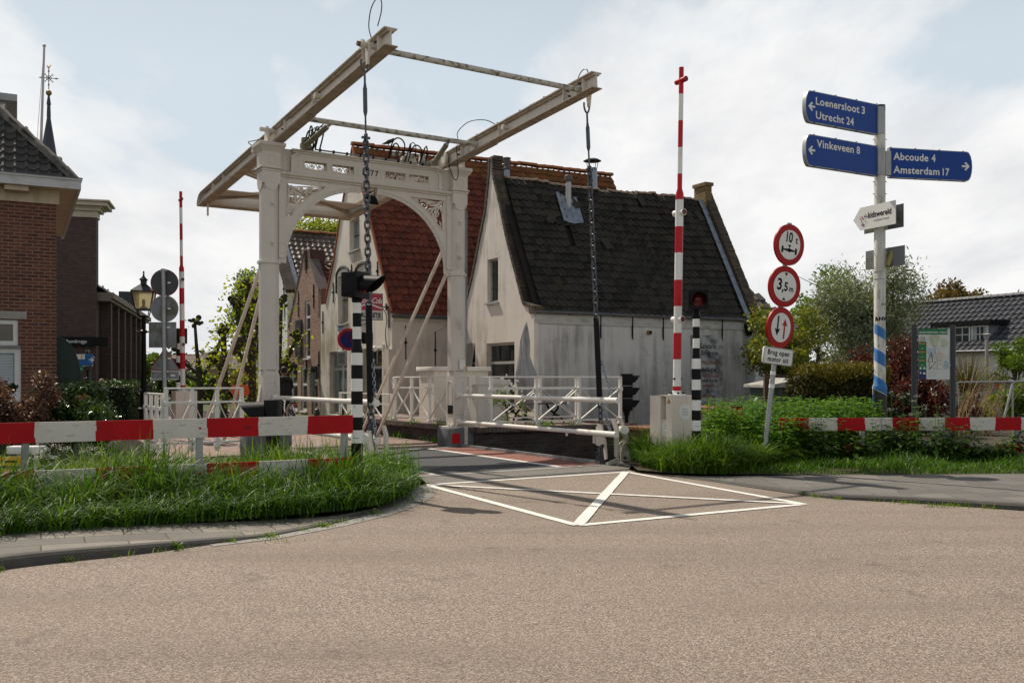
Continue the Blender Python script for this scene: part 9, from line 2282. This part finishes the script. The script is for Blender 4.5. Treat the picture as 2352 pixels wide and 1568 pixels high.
P, A0 = tufts(gp_, 480, 30); de = dist_line(P, IR); h = (.32 + .30 * np.minimum(1, de / .5)) * (.6 + .55 * vnoise(P, 3.1)) * RNG.uniform(.6, 1.25, len(P)); lean = np.clip(RNG.normal(1.05, .35, len(P)), .1, 1.6)
V, F = blades(P, h, lean, RNG.uniform(.008, .018, len(P)), A0); mi = np.tile((RNG.random(len(P)) < .4).astype(int), len(F) // len(P))
ob = bpy.data.objects.new('tall_grass', np_mesh('tg2', V, F, [GRM, GRL], mi)); COL.objects.link(ob); tagp(ob, 'thick grass tufts at the foot of the barrier cabinet', 'grass', None, 'stuff')
gp2_ = IR[6:] + [Vector((12, 13.6, 0)), Vector((12, 16.2, 0)), Vector((3.8, 16.2, 0))]
P = scatter(gp2_, 17000, 22, .12); de = dist_line(P, IR); h = (.12 + .22 * vnoise(P, 3.7) * np.minimum(1, de / .7)) * (.55 + .6 * vnoise(P, 2.2)) * RNG.uniform(.5, 1.25, len(P)); V, F = blades(P, h, np.clip(RNG.normal(.8, .3, len(P)), .1, 1.4), RNG.uniform(.008, .016, len(P))); mi = np.tile((RNG.random(len(P)) < np.where(P[:, 1] > 14.9, .8, .08)).astype(int), len(F) // len(P))  # front band takes mostly darker blades: shade at the foot put into their colour
ob = bpy.data.objects.new('verge_grass', np_mesh('tg3', V, F, [GRM, GRL], mi)); COL.objects.link(ob); tagp(ob, 'green verge grass under the right guard fence', 'grass', None, 'stuff')
def nettles(P, h, n_pair=7, ls=.085):
 Vs, Fs, Ss = [], [], []; off = 0; so = 0; SV = []; SF = []
 C = []; Dr = []
 for (x, y, z), hh in zip(P, h):
  lean_ = RNG.normal(0, .10, 2); a0 = RNG.random() * PI
  SV.append([(x - .004, y, z), (x + .004, y, z), (x + lean_[0] * hh + .003, y + lean_[1] * hh, z + hh), (x + lean_[0] * hh - .003, y + lean_[1] * hh, z + hh)]); SF.append([so, so + 1, so + 2, so + 3]); so += 4
  for k in range(n_pair):
   f = .32 + .68 * k / (n_pair - 1); a = a0 + k * PI / 2
   for s_ in (0, PI):
    dx_, dy_ = math.cos(a + s_), math.sin(a + s_); C.append((x + lean_[0] * hh * f, y + lean_[1] * hh * f, z + hh * f)); Dr.append((dx_, dy_, (1.05 - f) * 1.2 * (1 - 2.2 * (1.05 - f)) - .12 + .5 * (f > .9), ls * (1.18 - .62 * f) * RNG.uniform(.75, 1.25)))
 C = np.array(C); Dr = np.array(Dr); d = unit(np.stack([Dr[:, 0], Dr[:, 1], Dr[:, 2]], 1)); s = Dr[:, 3:4]; x = unit(np.cross(np.array([0, 0, 1.]), d)); nn = np.cross(d, x)
 b_ = C + d * s * .12; m_ = C + d * s * .5; e = C + d * s * 1.12 - np.array([0, 0, 1.]) * s * .22; w_ = s * .36
 V = np.stack([b_, m_ - x * w_ + nn * s * .08, e, m_ + x * w_ + nn * s * .08, m_], 1).reshape(-1, 3); i = np.arange(len(C))[:, None] * 5; F = np.concatenate([i + [[0, 1, 4]], i + [[1, 2, 4]], i + [[0, 4, 3]], i + [[4, 2, 3]]], 0)
 SV = np.array(SV).reshape(-1, 3); SF = np.array(SF); SF3 = np.concatenate([SF[:, [0, 1, 2]], SF[:, [0, 2, 3]]], 0) + len(V)
 return np.concatenate([V, SV]), np.concatenate([F, SF3])
npoly = [Vector((3.15, 14.55, 0)), Vector((4.2, 13.95, 0)), Vector((4.5, 14.5, 0)), Vector((6.1, 15.2, 0)), Vector((6.2, 17.0, 0)), Vector((3.9, 17.0, 0)), Vector((3.2, 16.0, 0))]
P = scatter(npoly, 1000, 6, .14); h = RNG.uniform(.45, .98, len(P)) * np.clip(.62 + .3 * (P[:, 1] - 14.0), .55, 1.0); V, F = nettles(P, h, 8, .165)
ob = bpy.data.objects.new('nettles', np_mesh('nt', V, F, [NET])); COL.objects.link(ob); tagp(ob, 'bank of bright green stinging nettles around the leaning sign post', 'nettles', None, 'stuff')
P = np.concatenate([scatter([Vector((4.15, 14.15, 0)), Vector((9.5, 14.45, 0)), Vector((9.5, 15.0, 0)), Vector((4.15, 14.7, 0))], 260, 7, .12)]); h = RNG.uniform(.2, .85, len(P)) * (.35 + .8 * vnoise(P, 2.4)); V, F = nettles(P, h, 7, .16)
ob = bpy.data.objects.new('nettles', np_mesh('nt2', V, F, [M_leaf('dark_nettle_leaf', (.022, .05, .009), (.045, .095, .013), (.10, .18, .025), .35, .42, 1.8, .4)])); COL.objects.link(ob); tagp(ob, 'darker nettles climbing in front of the right guard fence', 'nettles', None, 'stuff')
P = scatter([Vector((-1.75, 10.9, 0)), Vector((-1.05, 11.15, 0)), Vector((-1.3, 12.4, 0)), Vector((-1.9, 12.2, 0))], 110, 5, .1); h = RNG.uniform(.2, .5, len(P)); V, F = nettles(P, h, 6, .06)
ob = bpy.data.objects.new('weeds', np_mesh('wd', V, F, [NET])); COL.objects.link(ob); tagp(ob, 'leafy weeds at the foot of the left banded pole', 'weeds', None, 'stuff')
mb = MB()
for (x0, x1, y0, y1, n_, hh) in ((-5.2, -3.6, 9.7, 10.8, 22, .62), (6.2, 7.4, 15.4, 16.4, 12, .95)):
 for k in range(n_):
  x, y = RNG.uniform(x0, x1), RNG.uniform(y0, y1); hk_ = hh * RNG.uniform(.7, 1.15); tp = Vector((x + RNG.normal(0, .06), y, hk_)); mb.tube([(x, y, 0), tp], [.005, .003], 4, 1)
  for j in range(7):
   c_ = tp + Vector((RNG.normal(0, .035), RNG.normal(0, .035), .03)); mb.tube([tp - Z * .03, c_], .0015, 3, 1)
   for q_ in range(5): a = RNG.normal(0, .014, 3); o = c_ + Vector(a) * 1; mb.add([o + Vector((.009, 0, 0)), o + Vector((0, .009, .002)), o + Vector((-.009, 0, 0)), o + Vector((0, -.009, .002))], [(0, 1, 2, 3)], 0)
solo('cow_parsley', mb, [M('white_umbels', (.72, .72, .66), .8, var=.06), M('parsley_stem', (.09, .15, .03), .7)], 'white cow parsley flowers among the verge grass', 'flowers', kind='stuff')
mb = MB()
for k in range(26):
 p = at(RNG.uniform(1860, 2010), 868, RNG.uniform(17.2, 18.6)); l_ = RNG.uniform(.5, 1.15); d = Vector((RNG.normal(0, .18), 0, 1)); mb.tube([(p.x, p.y, 0), (p.x + d.x * l_ * .6, p.y, l_ * .65), (p.x + d.x * l_ * 1.2, p.y, l_)], [.006, .005, .003], 4)
solo('dry_stalks', mb, M('dry_stalk', (.36, .27, .16), .8, var=.2), 'thin dry stalks in front of the conifer hedge', 'weeds', kind='stuff')
Ps = []
for (pts, lo, hi, n_, zz) in ((E0, 10, 66, 24, .02), (E1, 20, 48, 12, .03), (I0, 10, 60, 8, .06)):
 for k in range(n_):
  c_ = pts[random.randint(lo, min(hi, len(pts) - 1))]; m_ = random.randint(6, 40)
  Ps.append(np.stack([c_.x + RNG.normal(0, .05, m_), c_.y + RNG.normal(0, .025, m_) - (.0 if pts is not I0 else 0), np.full(m_, c_.z * (1 if pts is I0 else .0) + .002)], 1))
for (u, v, m_) in ((2080, 1152, 60), (2150, 1160, 50), (2290, 1163, 60), (2180, 1158, 40), (420, 1232, 25), (610, 1195, 25), (965, 1112, 40), (972, 1128, 30), (880, 1158, 30), (640, 1238, 22), (960, 1150, 16)):
 c_ = gr(u, v, .02); Ps.append(np.stack([c_.x + RNG.normal(0, .10, m_), c_.y + RNG.normal(0, .04, m_), np.full(m_, .005)], 1))
P = np.concatenate(Ps); V, F = blades(P, RNG.uniform(.02, .085, len(P)), np.clip(RNG.normal(.9, .3, len(P)), .2, 1.5), RNG.uniform(.004, .009, len(P)))
ob = bpy.data.objects.new('kerb_weeds', np_mesh('kw', V, F, [GRL])); COL.objects.link(ob); tagp(ob, 'small grass tufts growing in the kerb joints', 'weeds', None, 'stuff')
for i, (u, v, tx) in enumerate(((405, 1262, 'broad leaved plantain growing at the foot of the left kerb'), (245, 1278, 'small upright weed at the left kerb near the fence'))):
 c_ = gr(u, v, 0); n_ = 9; P = np.array([[RNG.normal(0, .012), RNG.normal(0, .008), .01] for _ in range(n_)]); V, F = blades(P, RNG.uniform(.07, .12, n_), RNG.uniform(.5, 1.0, n_), RNG.uniform(.02, .03, n_) if i == 0 else RNG.uniform(.008, .014, n_)); ob = bpy.data.objects.new('plantain' if i == 0 else 'weed', np_mesh('pl', V, F, [NET])); COL.objects.link(ob); ob.location = c_; tagp(ob, tx, 'weed')
p = at(1165, 868, 19.55); T = tree('wild_shrub', 'sprawling wild shrub with white blossoms growing out of the quay wall', (p.x, p.y, .25), (0, 0, .55), (.45, .22, .55), 420, .06, LF['green'], 12, .018, None, cat='shrub', rs=(.35, .6), limbs=12, shell=.8)
mb = MB()
for k in range(26): o = Vector((RNG.normal(.12, .09), RNG.normal(0, .08), RNG.normal(.95, .1))); mb.ball(o, .018, 0, 5, 4)
T.part('blossom', mb, M('blossom', (.7, .68, .62), .8))
Ps = []
for k in range(34):
 e = random.choice(((TQ[0], TQ[1]), (TQ[6], TQ[0]), (BR(2.3, -3.5), BR(2.0, -.2)), (BR(2.0, -4.5), BR(2.05, -.4)))); c_ = e[0].lerp(e[1], random.random()); m_ = random.randint(10, 30); zz = .34 if e[0] in (TQ[0], TQ[6]) else .01
 Ps.append(np.stack([c_.x + RNG.normal(0, .08, m_), c_.y + RNG.normal(0, .06, m_), np.full(m_, zz)], 1))
P = np.concatenate(Ps); V, F = blades(P, RNG.uniform(.06, .22, len(P)), np.clip(RNG.normal(.7, .3, len(P)), .1, 1.3), RNG.uniform(.01, .025, len(P)))
ob = bpy.data.objects.new('wall_weeds', np_mesh('ww', V, F, [NET])); COL.objects.link(ob); tagp(ob, 'weeds growing along the terrace wall edges', 'weeds', None, 'stuff')
